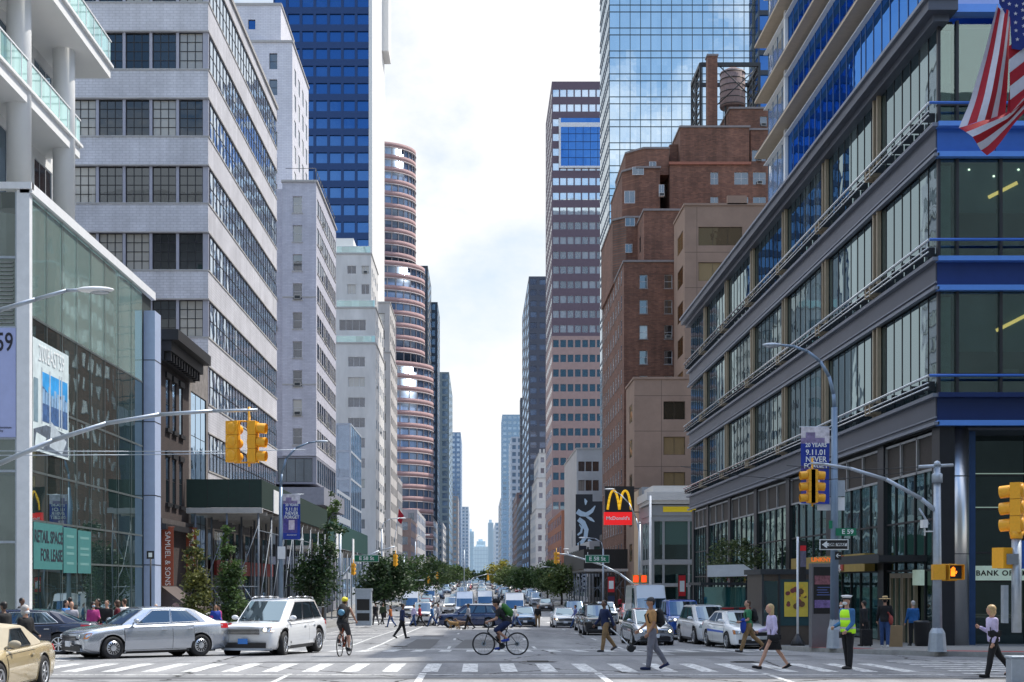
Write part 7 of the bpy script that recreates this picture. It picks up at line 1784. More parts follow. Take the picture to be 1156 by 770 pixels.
for (cx, cy) in ((1129,12),(1131,2),(1138,6),(1146,8),(1154,6),(1145,17),(1145,27),(1145.5,36),(1147,46),(1153,13),(1154,22),(1154,31),(1155,40),(1137,-5),(1146,-3)):
    pp = []
    for i in range(10):
        r_ = 2.5 if i % 2 == 0 else 1.0; a = math.pi/2+i*math.pi/5; pp.append(fp(cx+r_*math.cos(a), cy-r_*math.sin(a), -.075))
    g_.poly(pp[::-1])
g_.build('star', [M_fw], fl)
mb = MB(); mb.tube((2.6, -2.0, -2.2), (-4.3, .3, 1.9), .05, .035, 8); mb.ell((-4.35, .32, 1.95), (.09,.09,.09)); mb.build('flagpole', [M_white], fl)
# small red flag left in distance
y = 210; mb = MB(); mb.tube((PX(441,y),y,PZ(640,y)), (PX(451,y),y,PZ(572,y)), .05, n=5, m=1); mb.raw([(PX(450,y),y-.05,PZ(574,y)),(PX(456,y),y-.05,PZ(582,y)),(PX(453,y),y+.1,PZ(592,y)),(PX(449,y),y-.1,PZ(588,y))], [(0,1,2,3),(3,2,1,0)], 0)
one(mb, 'building_flag', [M_fr, M_steel], 'small red and white flag on a slanted pole before the oval tower', 'flag', base=(PX(441,y),y,PZ(640,y)))
# ================================================================== TREES
def tree(label, name, x, y, hz, trunk_r, blobs, nleaf, lsize, m_, group=None, trunk_h=None, limbs=7):
    z0 = gz(y)+.15; r_ = thing(name, label, 'tree', (x, y, z0), 0, group)
    rnd = random.Random(hash(label) % 9999 if False else int(abs(x*37+y*11)))
    th = trunk_h or hz*.35
    mb = MB(); pts = [Vector((0,0,0)), Vector((.05,0,th*.5)), Vector((-.03,.05,th)), Vector((.02,0,hz*.75))]
    mb.path(pts, [trunk_r, trunk_r*.85, trunk_r*.7, trunk_r*.25], 8)
    for i in range(limbs):
        b = blobs[i % len(blobs)]; s_ = Vector((0,0,th*rnd.uniform(.8,1.4))); e = Vector(b[0]) + Vector([rnd.uniform(-.6,.6)*b[1][k] for k in range(3)])
        mid = s_.lerp(e, .5)+Vector((0,0,.2)); mb.path([s_, mid, e], [trunk_r*.4, trunk_r*.25, .02], 5)
    mb.build('trunk', [mat('bark', (.07,.055,.045), .9, var=.3, scale=8, bump=.4)], r_)
    tot = sum(b[1][0]*b[1][1]*b[1][2] for b in blobs); cb = MB()
    for c, rr in blobs:
        n_ = int(nleaf*rr[0]*rr[1]*rr[2]/tot)
        # clumps inside the blob
        ncl = max(6, n_//45); cl = []
        for _ in range(ncl):
            d = Vector((rnd.gauss(0,1), rnd.gauss(0,1), rnd.gauss(0,1))).normalized()*rnd.uniform(.45,1.0)**.6
            cl.append(Vector((c[0]+d.x*rr[0], c[1]+d.y*rr[1], c[2]+d.z*rr[2])))
        for k in range(n_):
            q = cl[rnd.randrange(ncl)]; s_ = min(rr)*.30
            p = q+Vector((rnd.gauss(0,s_), rnd.gauss(0,s_), rnd.gauss(0,s_*.8)))
            u = Vector((rnd.gauss(0,1), rnd.gauss(0,1), rnd.gauss(0,.6))).normalized(); v = u.cross(Vector((rnd.gauss(0,1), rnd.gauss(0,1), rnd.gauss(0,1)))).normalized()
            l_ = lsize*rnd.uniform(.6,1.3); w_ = l_*.5
            cb.poly([p-u*l_*.5, p+v*w_*.5, p+u*l_*.5, p-v*w_*.5])
    cb.build('crown', [m_], r_)
    return r_
L_dk = leafmat('leaf_dark', (.016,.040,.012), (.10,.17,.045)); L_ol = leafmat('leaf_olive', (.03,.05,.014), (.22,.22,.055)); L_gr = leafmat('leaf_green', (.03,.06,.018), (.16,.22,.065)); L_yl = leafmat('leaf_yellow', (.07,.09,.015), (.38,.34,.05)); L_vd = leafmat('leaf_very_dark', (.008,.024,.010), (.05,.10,.03))
y = 62.0; x = PX(222, y)
tree('slender columnar street tree turning yellow at the top, left of its darker neighbour', 'columnar_tree', x, y, 5.6, .09, [((0,0,1.8),(.62,.6,1.45)), ((-.05,0,3.3),(.40,.4,.95)), ((-.2,0,4.5),(.24,.25,.75))], 3000, .19, L_ol, trunk_h=1.0)
y = 63.0; x = PX(260, y)
tree('slender dark green columnar street tree right of the yellowing one', 'columnar_tree', x, y, 5.4, .09, [((.05,0,1.8),(.56,.55,1.6)), ((0,0,3.4),(.46,.45,1.1)), ((-.1,0,4.6),(.28,.28,.7))], 3300, .19, L_dk, trunk_h=1.0)
y = 86.0; x = PX(352, y)
tree('loose dark leafy street tree between the banner lamp and the glass building', 'street_tree', x, y, 7.5, .13, [((.2,0,2.8),(1.15,1.1,1.6)), ((.8,0,4.7),(.8,.8,.9)), ((1.3,0,6.0),(.65,.6,.6)), ((-.6,0,3.9),(.6,.6,.6))], 3300, .27, L_vd, trunk_h=2)
y = 88.0; x = PX(304, y)
tree('thin creeper like tree climbing behind the hanging signals', 'street_tree', x, 118, 9.5, .1, [((.4,0,8.6),(.7,.8,1.0)), ((.9,0,10.2),(.5,.7,1.1)), ((0,0,6.6),(.8,.8,1.0))], 1500, .28, L_dk, trunk_h=5)
y = 128; x = PX(434, y)
tree('broad dark street tree behind the walking man in blue on the left', 'street_tree', x, y, 6.5, .16, [((0,0,3.3),(2.4,2,1.6)), ((.3,0,4.9),(1.5,1.4,1.0)), ((-.9,0,2.6),(1.4,1.2,1.0))], 6000, .36, L_vd, trunk_h=1.6)
for i, (px, y, hh, rx, m_, lb) in enumerate([(470,178,6.8,3.4,L_dk,'large round tree in front of the oval tower on the left'), (492,232,6.2,3.0,L_gr,'second tree back in the left row'), (505,290,6,3.0,L_dk,'third tree back in the left row'), (513,345,5.6,3,L_dk,'fourth tree back in the left row'), (519,400,5.6,3,L_gr,'last tree of the left row before the haze'), (566,300,7.0,2.9,L_yl,'yellow topped tree on the right near the avenue end'), (575,250,5.6,2.6,L_gr,'green tree in front of the yellow topped one'), (590,235,5.2,2.4,L_dk,'low dark tree beside the white stepped building'), (618,215,6.0,2.2,L_dk,'dark tree under the orange brown corner building'), (634,182,5.6,2.0,L_gr,'green tree left of the mural banner'), (603,262,5.0,2.2,L_gr,'small tree right of the low dark one'), (548,430,5,2.8,L_dk,'tiny far tree left of the yellow topped tree'), (528,455,5,2.8,L_dk,'tiny far tree at the end of the left row')]):
    tree(lb, 'street_tree', PX(px,y), y, hh, .15, [((0,0,hh*.58),(rx,rx,hh*.30)), ((rx*.3,0,hh*.8),(rx*.6,rx*.6,hh*.18)), ((-rx*.4,0,hh*.5),(rx*.6,rx*.6,hh*.22))], 3200 if y < 300 else 1800, .42 if y < 300 else .6, m_, trunk_h=hh*.3)
y = 84; x = PX(826, y)
tree('young loose street tree with light leaves in front of the office shopfronts', 'street_tree', x, y, 5.0, .08, [((.1,0,4.4),(1.7,1.2,.8)), ((-.7,0,3.6),(.9,.8,.6)), ((1.0,0,3.3),(.9,.8,.5)), ((.2,0,5.2),(.9,.8,.5))], 2600, .20, leafmat('leaf_light', (.02,.05,.015), (.16,.20,.07)), trunk_h=2.2)
# ================================================================== PEOPLE
def fuse(mb, name, mats, parent, voxel, smooth=3):
    """capsules and ellipsoids melted into one continuous skin"""
    o = mb.build(name, mats, parent)
    r = o.modifiers.new('r', 'REMESH'); r.mode = 'VOXEL'; r.voxel_size = voxel; r.use_smooth_shade = True
    s_ = o.modifiers.new('s', 'SMOOTH'); s_.factor = .5; s_.iterations = smooth
    bake(o); return o
V = Vector
def dirv(a): return V((0, math.sin(R(a)), -math.cos(R(a))))
def skeleton(s, legs, arms, lean=3, head=0, pelvis=None, turn=0):
    J = {}; pv = V((0,0,0))
    for sd, x, (h, k) in (('L', -1, legs[0]), ('R', 1, legs[1])):
        hip = V((x*.09, 0, 0)); kn = hip + dirv(h)*.435 + V((x*.01,0,0)); an = kn + dirv(h-k)*.425
        J['hip'+sd], J['kn'+sd], J['an'+sd] = hip, kn, an; J['pitch'+sd] = (h-k)*.75 if (h-k) < 0 else (h-k)*.5
    low = min(J['anL'].z, J['anR'].z); up = V((0, 0, .085-low))
    for k in list(J):
        if isinstance(J[k], Vector): J[k] = J[k]+up
    pv = up; tdir = V((0, math.sin(R(lean)), math.cos(R(lean))))
    J['pel'] = pv; J['t'] = tdir
    J['neck'] = pv + tdir*.51; J['head'] = J['neck'] + V((0, math.sin(R(lean*.6+head)), math.cos(R(lean*.6+head))))*.168
    for sd, x, (a, e, ab) in (('L', -1, arms[0]), ('R', 1, arms[1])):
        sh = pv + tdir*.445 + V((x*.175, 0, 0)); d = V((x*math.sin(R(ab)), math.sin(R(a))*math.cos(R(ab)), -math.cos(R(a))*math.cos(R(ab))))
        el = sh + d*.285; a2 = a+e; ab2 = -ab*.6 if e > 30 else ab*.6
        d2 = V((x*math.sin(R(ab2)), math.sin(R(a2))*math.cos(R(ab2)), -math.cos(R(a2))*math.cos(R(ab2)))); wr = el + d2*.25
        J['sh'+sd], J['el'+sd], J['wr'+sd], J['hd'+sd] = sh, el, wr, d2
    for k in list(J):
        if isinstance(J[k], Vector) and k not in ('t', 'hdL', 'hdR'): J[k] = J[k]*s
    return J
def ik(a, b, l1, l2, pole):
    d = b-a; L_ = min(d.length, (l1+l2)*.999); dn = d.normalized(); x = (l1*l1-l2*l2+L_*L_)/(2*L_); h = math.sqrt(max(0, l1*l1-x*x))
    p = (pole - dn*pole.dot(dn)).normalized(); return a + dn*x + p*h
M_skin = mat('skin', (.52,.29,.20), .55, var=.06, scale=20); M_skind = mat('skin_tan', (.36,.19,.12), .55, var=.06, scale=20); M_skinb = mat('skin_brown', (.16,.085,.055), .55, var=.06, scale=20)
def cl(name, c, r=.85): return mat('cloth_'+name, c, r, var=.22, scale=7, bump=1.0, bscale=11)
M_eye = mat('eye_dark', (.02,.015,.012), .3, var=0)
def limb(mb, pts, rad):
    for i in range(len(pts)-1): mb.tube(pts[i], pts[i+1], rad[i], rad[i+1], 10)
    for p, r_ in zip(pts, rad): mb.ell(p, (r_, r_, r_), nu=10, nv=6)
def hand(mb, wr, d, s, curl, side):
    d = d.normalized(); up_ = V((1,0,0)) if abs(d.x) < .8 else V((0,1,0)); n_ = d.cross(up_).normalized(); w_ = n_.cross(d).normalized()
    # palm plane spanned by d and q (fingers spread along q)
    q = n_; pal = wr + d*.045*s
    mb.ell(pal, (.022*s, .038*s, .048*s), d.to_track_quat('Z','X').to_euler()) ; 
    for k, L_ in enumerate((.066, .076, .070, .054)):
        b_ = wr + d*.082*s + q*(.030-.020*k)*s; m_ = b_ + (d*math.cos(R(curl*.5)) + w_*side*math.sin(R(curl*.5)))*L_*.5*s
        e = m_ + (d*math.cos(R(curl*1.5)) + w_*side*math.sin(R(curl*1.5)))*L_*.5*s; limb(mb, [b_-d*.02*s, m_, e], [.0105*s, .0095*s, .0075*s])
    t0 = wr + d*.03*s + q*.03*s; t1 = t0 + (d*.7+q*.7)*.035*s; t2 = t1 + (d*.95+w_*side*.3)*.03*s; limb(mb, [t0, t1, t2], [.012*s, .011*s, .009*s])
def person(label, x, y, face, H=1.75, legs=((18,4),(-16,22)), arms=((-18,14,8),(18,20,8)), lean=3, head=0, skin=None, top=None, bottom=None, shoe=None, hair=None, hairk='short', sleeve='long', bkind='trousers', fine=True, J=None, extra=None, zoff=0, group=None, name='person', z=None, curl=35, wide=1.0, rot=None):
    s = H/1.76; skin = skin or M_skin; shoe = shoe or M_black
    vx = .0125 if fine else .028
    r_ = thing('person', label, 'person', (x, y, (gz(y)+zoff) if z is None else z), R(face), group)
    J = J or skeleton(s, legs, arms, lean, head)
    pel, t_, neck, hd_ = J['pel'], J['t'], J['neck'], J['head']
    fw = V((0, t_.z, -t_.y))
    def ring(h, rx, ry, off=0): 
        c = pel + t_*h*s + fw*off*s
        return [c + V((rx*s*math.cos(2*math.pi*i/16), 0, 0)) + fw*(ry*s*math.sin(2*math.pi*i/16)) for i in range(16)]
    def torso(mb, g, lo, hi):
        prof_ = [(-.08,.150,.110,-.01), (.0,.165,.115,-.012), (.10,.145,.100,0), (.18,.140,.098,.005), (.28,.158,.108,.008), (.38,.172,.112,.0), (.44,.165,.098,-.008), (.48,.120,.078,-.01), (.505,.062,.058,-.01)]
        rr = [ring(h, (a*wide+g), (b_+g), o_) for h, a, b_, o_ in prof_ if lo-.001 <= h <= hi+.001]; mb.loft(rr)
        if lo > -.05: pass
    b = MB(); torso(b, -.005, -.08, .505)
    limb(b, [neck-t_*.03*s, neck.lerp(hd_, .55)], [.058*s, .052*s])
    look = (hd_-neck).normalized(); e_ = look.to_track_quat('Z','Y').to_euler() if False else None
    b.ell(hd_+V((0,.002,.012))*s, (.078*s, .098*s, .112*s), nu=16, nv=12); b.ell(hd_+V((0,.030,-.052))*s, (.052*s, .058*s, .060*s)); b.ell(hd_+V((0,.098,-.012))*s, (.013*s, .018*s, .024*s)); b.ell(hd_+V((0,.083,-.058))*s, (.026*s, .014*s, .010*s))
    for q in (-1, 1): b.ell(hd_+V((q*.077,-.005,-.005))*s, (.012*s, .020*s, .030*s))
    for sd, q in (('L', 1), ('R', -1)):
        limb(b, [J['sh'+sd], J['el'+sd], J['wr'+sd]], [.048*s, .038*s, .026*s])
        if fine: hand(b, J['wr'+sd], J['hd'+sd], s, curl, q)
        else: b.ell(J['wr'+sd]+J['hd'+sd]*.07*s, (.03*s,.04*s,.05*s))
        limb(b, [J['hip'+sd], J['kn'+sd].lerp(J['hip'+sd],.02), J['an'+sd]], [.078*s, .052*s, .036*s]); limb(b, [J['kn'+sd].lerp(J['an'+sd],.28)-fw*.012*s, J['an'+sd].lerp(J['kn'+sd],.3)], [.054*s, .04*s])
        pit = R(J['pitch'+sd]); f_ = V((0, math.cos(pit), math.sin(pit))); 
        b.ell(J['an'+sd]+f_*.06*s+V((0,0,-.045))*s, (.038*s, .115*s, .034*s), (pit,0,0))
    body = fuse(b, 'body', [skin], r_, vx, 2)
    if fine:
        for q in (-1, 1):
            m = MB(); m.ell(hd_+V((q*.028,.088,.012))*s, (.013*s,.007*s,.007*s), m=1, nu=8, nv=5); m.ell(hd_+V((q*.028,.0945,.012))*s, (.006*s,.003*s,.006*s), m=0, nu=8, nv=5); m.obox(hd_+V((q*.028,.093,.034))*s, (.03*s,.008*s,.006*s), m=2); m.build('eye', [M_eye, mat('eye_white', (.6,.6,.58), .3, var=0), hair or M_eye], r_)
    # shoes
    for sd in 'LR':
        pit = R(J['pitch'+sd]); f_ = V((0, math.cos(pit), math.sin(pit))); u_ = V((0,-math.sin(pit), math.cos(pit)))
        m = MB(); c = J['an'+sd]; m.ell(c+f_*.07*s-u_*.048*s, (.046*s,.135*s,.038*s), (pit,0,0)); m.ell(c-u_*.035*s-f_*.01*s, (.044*s,.06*s,.05*s), (pit,0,0)); m.obox(c+f_*.055*s-u_*.077*s, (.08*s,.25*s,.016*s), (pit,0,0)); m.build('shoe', [shoe], r_)
    # lower garment
    m = MB()
    if bkind in ('trousers', 'shorts'):
        m.loft([ring(-.10,.13*wide,.10,-.01), ring(-.02,.178*wide,.13,-.012), ring(.05,.170*wide,.122,-.005), ring(.13,.155*wide,.113)])
        for sd in 'LR':
            kn, an, hp = J['kn'+sd], J['an'+sd], J['hip'+sd]
            if bkind == 'trousers': limb(m, [hp, hp.lerp(kn,.5), kn, kn.lerp(an,.45)-fw*.01*s, an+(kn-an)*.04], [.106*s, .094*s, .077*s, .070*s, .062*s])
            else: limb(m, [hp, hp.lerp(kn,.5), hp.lerp(kn,.95)], [.105*s, .096*s, .085*s])
        fuse(m, 'trousers' if bkind == 'trousers' else 'shorts', [bottom], r_, vx*1.15, 3)
    elif bkind == 'skirt':
        kk = (J['knL']+J['knR'])/2; hem = []
        sp_ = abs(J['knL'].y-J['knR'].y)/2
        c0 = pel
        hemz = kk.z+.02*s
        m.loft([ring(.12,.145,.108), ring(.02,.178,.132,-.01), ring(-.08,.185,.145,-.01), [V((kk.x+.19*s*math.cos(2*math.pi*i/16), kk.y+(.16*s+sp_*.55)*math.sin(2*math.pi*i/16), hemz)) for i in range(16)]]); m.build('skirt', [bottom], r_)
    # upper garment
    m = MB(); torso(m, .020, 0 if bkind != 'skirt' else 0, .505); m.loft([ring(-.07,.175*wide,.128,-.012), ring(.02,.18*wide,.132,-.012)])
    for sd in 'LR':
        a_, e2, w_ = J['sh'+sd], J['el'+sd], J['wr'+sd]
        if sleeve == 'long': limb(m, [a_, a_.lerp(e2,.5), e2, w_.lerp(e2,.06)], [.072*s, .064*s, .056*s, .043*s])
        elif sleeve == 'short': limb(m, [a_, a_.lerp(e2,.62)], [.066*s, .060*s])
        else: m.ell(a_-V((.03*s*(1 if sd == 'R' else -1),0,-.01*s)), (.05*s,.06*s,.06*s))
    fuse(m, 'jacket' if sleeve == 'long' else 'shirt', [top], r_, vx*1.15, 3)
    # hair
    if hair:
        m = MB()
        if hairk == 'short': m.ell(hd_+V((0,-.018,.040))*s, (.081*s,.096*s,.092*s), nu=16, nv=10); m.ell(hd_+V((0,-.05,-.01))*s, (.070*s,.055*s,.07*s))
        elif hairk == 'bob': m.ell(hd_+V((0,-.022,.038))*s, (.102*s,.112*s,.106*s), nu=16, nv=10); m.ell(hd_+V((0,-.035,-.045))*s, (.108*s,.092*s,.105*s))
        elif hairk == 'long': m.ell(hd_+V((0,-.02,.034))*s, (.086*s,.102*s,.100*s), nu=16, nv=10); m.ell(hd_+V((0,-.052,-.07))*s, (.092*s,.062*s,.15*s)); m.ell(hd_+V((0,-.07,-.16))*s, (.07*s,.04*s,.11*s))
        if fine: fuse(m, 'hair', [hair], r_, .014, 1)
        else: m.build('hair', [hair], r_)
    if extra: extra(r_, J, s, hd_, pel, t_, fw)
    if rot: r_.rotation_euler = rot
    return r_
def backpack(c, w=.15, d=.10, h=.22, straps=True, c2=None):
    def f(r_, J, s, hd_, pel, t_, fw):
        m = MB(); cc = pel + t_*.28*s - fw*(.13+d*.75)*s; rx = math.atan2(-t_.y, t_.z)
        m.ell(cc, (w*s, d*s, h*s), (rx,0,0), nu=14, nv=10); m.ell(cc+t_*.05*s, (w*.96*s, d*.96*s, h*.9*s), (rx,0,0), nu=14, nv=10); m.ell(cc-t_*.07*s-fw*.05*s, (w*.75*s, d*.8*s, h*.5*s), (rx,0,0), m=1)
        for q in (-1, 1): m.path([cc+t_*.15*s+V((q*.09*s,0,0)), pel+t_*.475*s+V((q*.105*s,0,0))+fw*.0, pel+t_*.38*s+V((q*.115*s,0,0))+fw*.128*s, pel+t_*.20*s+V((q*.13*s,0,0))+fw*.09*s, cc-t_*.12*s+V((q*.12*s,0,0))], .017*s, 6)
        m.build('backpack', [c, c2 or c], r_)
    return f
def cap(c, brim=True, white=None):
    def f(r_, J, s, hd_, pel, t_, fw):
        m = MB(); m.ell(hd_+V((0,-.006,.052))*s, (.086*s,.104*s,.076*s), nu=16, nv=10); m.ell(hd_+V((0,.10,.045))*s, (.06*s,.07*s,.010*s)); m.build('cap', [c], r_)
    return f
def mask(c=None):
    def f(r_, J, s, hd_, pel, t_, fw):
        m = MB(); m.ell(hd_+V((0,.055,-.045))*s, (.066*s,.062*s,.048*s)); m.build('face_mask', [c or M_white], r_)
    return f
def helmet(c, brim=False):
    def f(r_, J, s, hd_, pel, t_, fw):
        m = MB(); m.ell(hd_+V((0,-.01,.062))*s, (.100*s,.132*s,.088*s), nu=18, nv=10)
        for q in (-.05, 0, .05): m.ell(hd_+V((q,.0,.112))*s, (.012*s,.09*s,.045*s), m=1)
        if brim: m.ell(hd_+V((0,.13,.05))*s, (.07*s,.06*s,.01*s))
        m.path([hd_+V((.075,0,.03))*s, hd_+V((.05,.04,-.10))*s, hd_+V((-.05,.04,-.10))*s, hd_+V((-.075,0,.03))*s], .006*s, 4, 1); m.build('helmet', [c, M_black], r_)
    return f
def multi(*fs):
    def f(*a):
        for g_ in fs: g_(*a)
    return f
def handbag(c, side=1, drop=.52, strap=True, dx=.2, dy=.0):
    def f(r_, J, s, hd_, pel, t_, fw):
        m = MB(); cc = pel + V((side*dx*s, dy*s, (.5-drop)*s)); m.ell(cc, (.07*s,.17*s,.10*s), nu=12, nv=8); m.obox(cc+V((0,0,.02))*s, (.09*s,.30*s,.11*s))
        if strap: m.path([cc+V((0,.10,.06))*s, pel+t_*.47*s+V((side*-.07*s,.03*s,0)), cc+V((0,-.10,.06))*s], .010*s, 5)
        m.build('handbag', [c], r_)
    return f
C_tan = cl('tan', (.46,.25,.10)); C_grey = cl('grey', (.17,.17,.20)); C_navy = cl('navy', (.010,.020,.07)); C_khaki = cl('khaki', (.25,.155,.07)); C_black = cl('black', (.010,.010,.012)); C_lilac = cl('lilac', (.56,.50,.72)); C_green = cl('green', (.035,.20,.09)); C_blue = cl('blue', (.015,.05,.32)); C_jean = cl('jeans', (.03,.07,.19)); C_dkgrey = cl('dark_grey', (.05,.05,.055)); C_white = cl('white', (.62,.62,.62)); C_red = cl('red', (.34,.02,.04)); C_mag = cl('magenta', (.34,.03,.17)); C_coat = cl('coat_blue', (.01,.09,.27)); C_hiv = mat('hi_vis', (.50,.95,.02), .6, var=.05, emit=(.5,1,.0), estr=.10); C_lg = cl('light_grey', (.36,.36,.40)); C_bsh = cl('blue_shirt', (.05,.16,.36))
H_bk = mat('hair_black', (.012,.009,.008), .5, var=.2, scale=30); H_br = mat('hair_brown', (.07,.035,.018), .5, var=.25, scale=30); H_bl = mat('hair_blond', (.50,.35,.17), .5, var=.3, scale=40); H_gr = mat('hair_grey', (.42,.40,.38), .6, var=.2, scale=30)
M_straw = mat('straw', (.55,.38,.17), .8, var=.2, scale=20)
LF = 90   # walking to the left: local +Y -> world -X
person('man in tan shirt, grey trousers, dark cap and black backpack on the near crosswalk', PX(736,33.2), 33.2, LF+8, 1.78, legs=((10,4),(-16,18)), arms=((-4,38,6),(10,42,8)), skin=M_skind, top=C_tan, bottom=C_grey, shoe=C_navy, hair=H_bk, sleeve='short', extra=multi(cap(C_dkgrey), backpack(C_black)))
person('man in navy jacket and khaki trousers towing a small wheeled trolley', PX(683,46.3), 46.3, LF+25, 1.78, legs=((14,6),(-20,20)), arms=((-28,8,10),(12,30,8)), skin=M_skinb, top=C_navy, bottom=C_khaki, shoe=C_dkgrey, hair=H_bk)
# trolley
ty = 46.2; tr = thing('trolley', 'small two wheeled trolley with a pale handle dragged behind the man in navy', 'trolley', (PX(710,ty), ty, gz(ty)))
mb = MB(); mb.path([(-.62,0,.80),(-.25,0,.48),(.05,0,.16)], .022, 6); mb.path([(.05,0,.16),(.45,0,.50)], .015, 6, 1); mb.box(-.05,.22,-.14,.14,.10,.20,1); mb.build('handle', [M_white, M_black], tr)
for q in (-.16, .16):
    mb = MB(); mb.lathe([(.11,-.03),(.125,-.015),(.125,.015),(.11,.03)], (.06,q,.125), 16, 0, 'Y'); mb.build('wheel', [M_rubber], tr)
def officer(r_, J, s, hd_, pel, t_, fw):
    m = MB()
    def ring(h, rx, ry, off=0): c = pel+t_*h*s+fw*off*s; return [c+V((rx*s*math.cos(2*math.pi*i/20),0,0))+fw*(ry*s*math.sin(2*math.pi*i/20)) for i in range(20)]
    m.loft([ring(-.09,.205,.155,-.01), ring(.0,.205,.155,-.01), ring(.02,.205,.155,-.01)], 0); m.loft([ring(.02,.206,.156,-.01), ring(.07,.206,.156,-.01)], 1, caps=False); m.loft([ring(.07,.203,.152,-.01), ring(.18,.190,.145), ring(.24,.195,.148)], 0); m.loft([ring(.24,.196,.150), ring(.29,.198,.150)], 1, caps=False); m.loft([ring(.29,.197,.150), ring(.38,.195,.145), ring(.45,.175,.125), ring(.485,.12,.095)], 0)
    m.build('safety_vest', [C_hiv, mat('reflective_grey', (.55,.56,.55), .4, var=0)], r_)
    m = MB(); m.lathe([(.095*s,.06*s),(.10*s,.085*s),(.135*s,.125*s),(.13*s,.14*s),(.02,.15*s)], hd_, 20, 0); m.lathe([(.101*s,.045*s),(.101*s,.083*s)], hd_, 20, 1); m.ell(hd_+V((0,.105,.05))*s, (.065*s,.055*s,.008*s), m=1); m.build('peaked_cap', [M_white, M_black], r_)
    m = MB(); m.lathe([(.195*s,-.10*s),(.195*s,-.06*s)], pel+V((0,-.012,0)), 20); m.obox(pel+V((.2,0,-.13))*s, (.06,.14,.16)); m.build('duty_belt', [M_black], r_)
person('traffic officer in lime vest, white peaked cap and face mask standing in the road', PX(957,33.6), 33.6, LF+28, 1.80, legs=((3,2),(-5,3)), arms=((0,48,4),(2,66,2)), top=C_bsh, bottom=C_black, hair=H_bk, skin=M_skin, extra=multi(officer, mask()), wide=1.08)
def phone(r_, J, s, hd_, pel, t_, fw):
    m = MB(); m.obox(J['wrR']+J['hdR']*.11*s+V((0,0,.02)), (.075,.012,.15), (R(-35),0,0)); m.build('phone', [M_black], r_)
person('blond woman in lilac cardigan and black skirt looking at a phone while striding left', PX(872,33.6), 33.6, LF+6, 1.69, legs=((28,6),(-24,12)), arms=((-8,34,8),(8,66,4)), head=14, top=C_lilac, bottom=C_black, shoe=C_black, hair=H_bl, hairk='long', bkind='skirt', extra=multi(phone, handbag(C_black, -1, .56)))
def bluejacket(r_, J, s, hd_, pel, t_, fw):
    m = MB(); p = (J['elL']+J['wrL'])/2; m.ell(p+V((0.02,.03,-.16))*s, (.055*s,.10*s,.26*s), (R(4),0,0)); m.ell(p+V((0.02,.03,.0))*s, (.06*s,.10*s,.06*s)); m.build('carried_jacket', [C_blue], r_)
person('young man in green T-shirt and khakis with black backpack carrying a blue jacket', PX(845,45.6), 45.6, LF+2, 1.79, legs=((20,4),(-26,22)), arms=((8,70,8),(-12,40,8)), top=C_green, bottom=C_khaki, shoe=C_dkgrey, hair=H_br, sleeve='short', extra=multi(bluejacket, backpack(C_black)))
person('blond woman in pale lilac top and black trousers walking at the right edge', PX(1121,30.4), 30.4, LF+4, 1.64, legs=((14,3),(-26,14)), arms=((0,18,6),(-2,118,4)), head=8, top=C_lilac, bottom=C_black, shoe=C_black, hair=H_bl, hairk='bob', extra=handbag(C_black, -1, .38, True, .20, .05))
def strawhat(r_, J, s, hd_, pel, t_, fw):
    m = MB(); m.lathe([(.21*s,.045*s),(.20*s,.06*s),(.10*s,.075*s),(.092*s,.13*s),(.075*s,.155*s),(.01,.16*s)], hd_, 22); m.lathe([(.101*s,.077*s),(.097*s,.105*s)], hd_, 22, 1); m.build('straw_hat', [M_straw, C_black], r_)
    m = MB(); m.path([pel+t_*.47*s+V((-.1,0,0)), pel+t_*.2*s+V((.16,-.10,0)), pel+V((.19,-.05,-.05))], .028, 6); m.ell(pel+V((.2,-.04,.0))*s, (.08,.12,.17)); m.build('shoulder_bag', [cl('rust', (.32,.06,.05))], r_)
person('person in a straw hat, black top and jeans with a rust red shoulder bag', PX(999,46.8), 46.8, -20, 1.74, legs=((6,2),(-6,6)), arms=((6,30,12),(4,40,14)), top=C_black, bottom=C_jean, shoe=C_white, hair=H_bk, zoff=.15, extra=strawhat, sleeve='long')
person('man in a blue coat and black trousers facing the bank doors', PX(1031,51.8), 51.8, 8, 1.72, legs=((3,2),(-6,6)), arms=((4,24,10),(4,24,10)), top=C_coat, bottom=C_black, hair=H_gr, zoff=.15, wide=1.12)
person('person all in black beside dark luggage near the store doors', PX(976,51), 51.0, 40, 1.70, legs=((4,2),(-4,4)), top=C_black, bottom=C_black, hair=H_bk, zoff=.15, fine=False)
person('dark clothed person with a drink half hidden behind the lamp pole', PX(950,50.5), 50.5, 150, 1.66, legs=((4,2),(-4,4)), arms=((4,20,8),(4,100,8)), top=cl('plum', (.10,.02,.04)), bottom=C_black, hair=H_bk, hairk='long', zoff=.15, fine=False, extra=mask())
for (px, lb, c) in ((978, 'black wheeled suitcase on the pavement by the person in black', C_black),):
    m = MB(); m.box(-.2,.2,-.12,.12,.06,.62); m.path([(-.12,.1,.62),(-.12,.1,.95),(.12,.1,.95),(.12,.1,.62)], .012, 5); 
    for q in (-.15,.15): m.lathe([(.05,-.02),(.05,.02)], (q,0,.05), 10, 0, 'X')
    o = one(m, 'suitcase', c, lb, 'suitcase', bevel=.02); o.location = (PX(px,49.5), 49.5, gz(49.5)+.15)
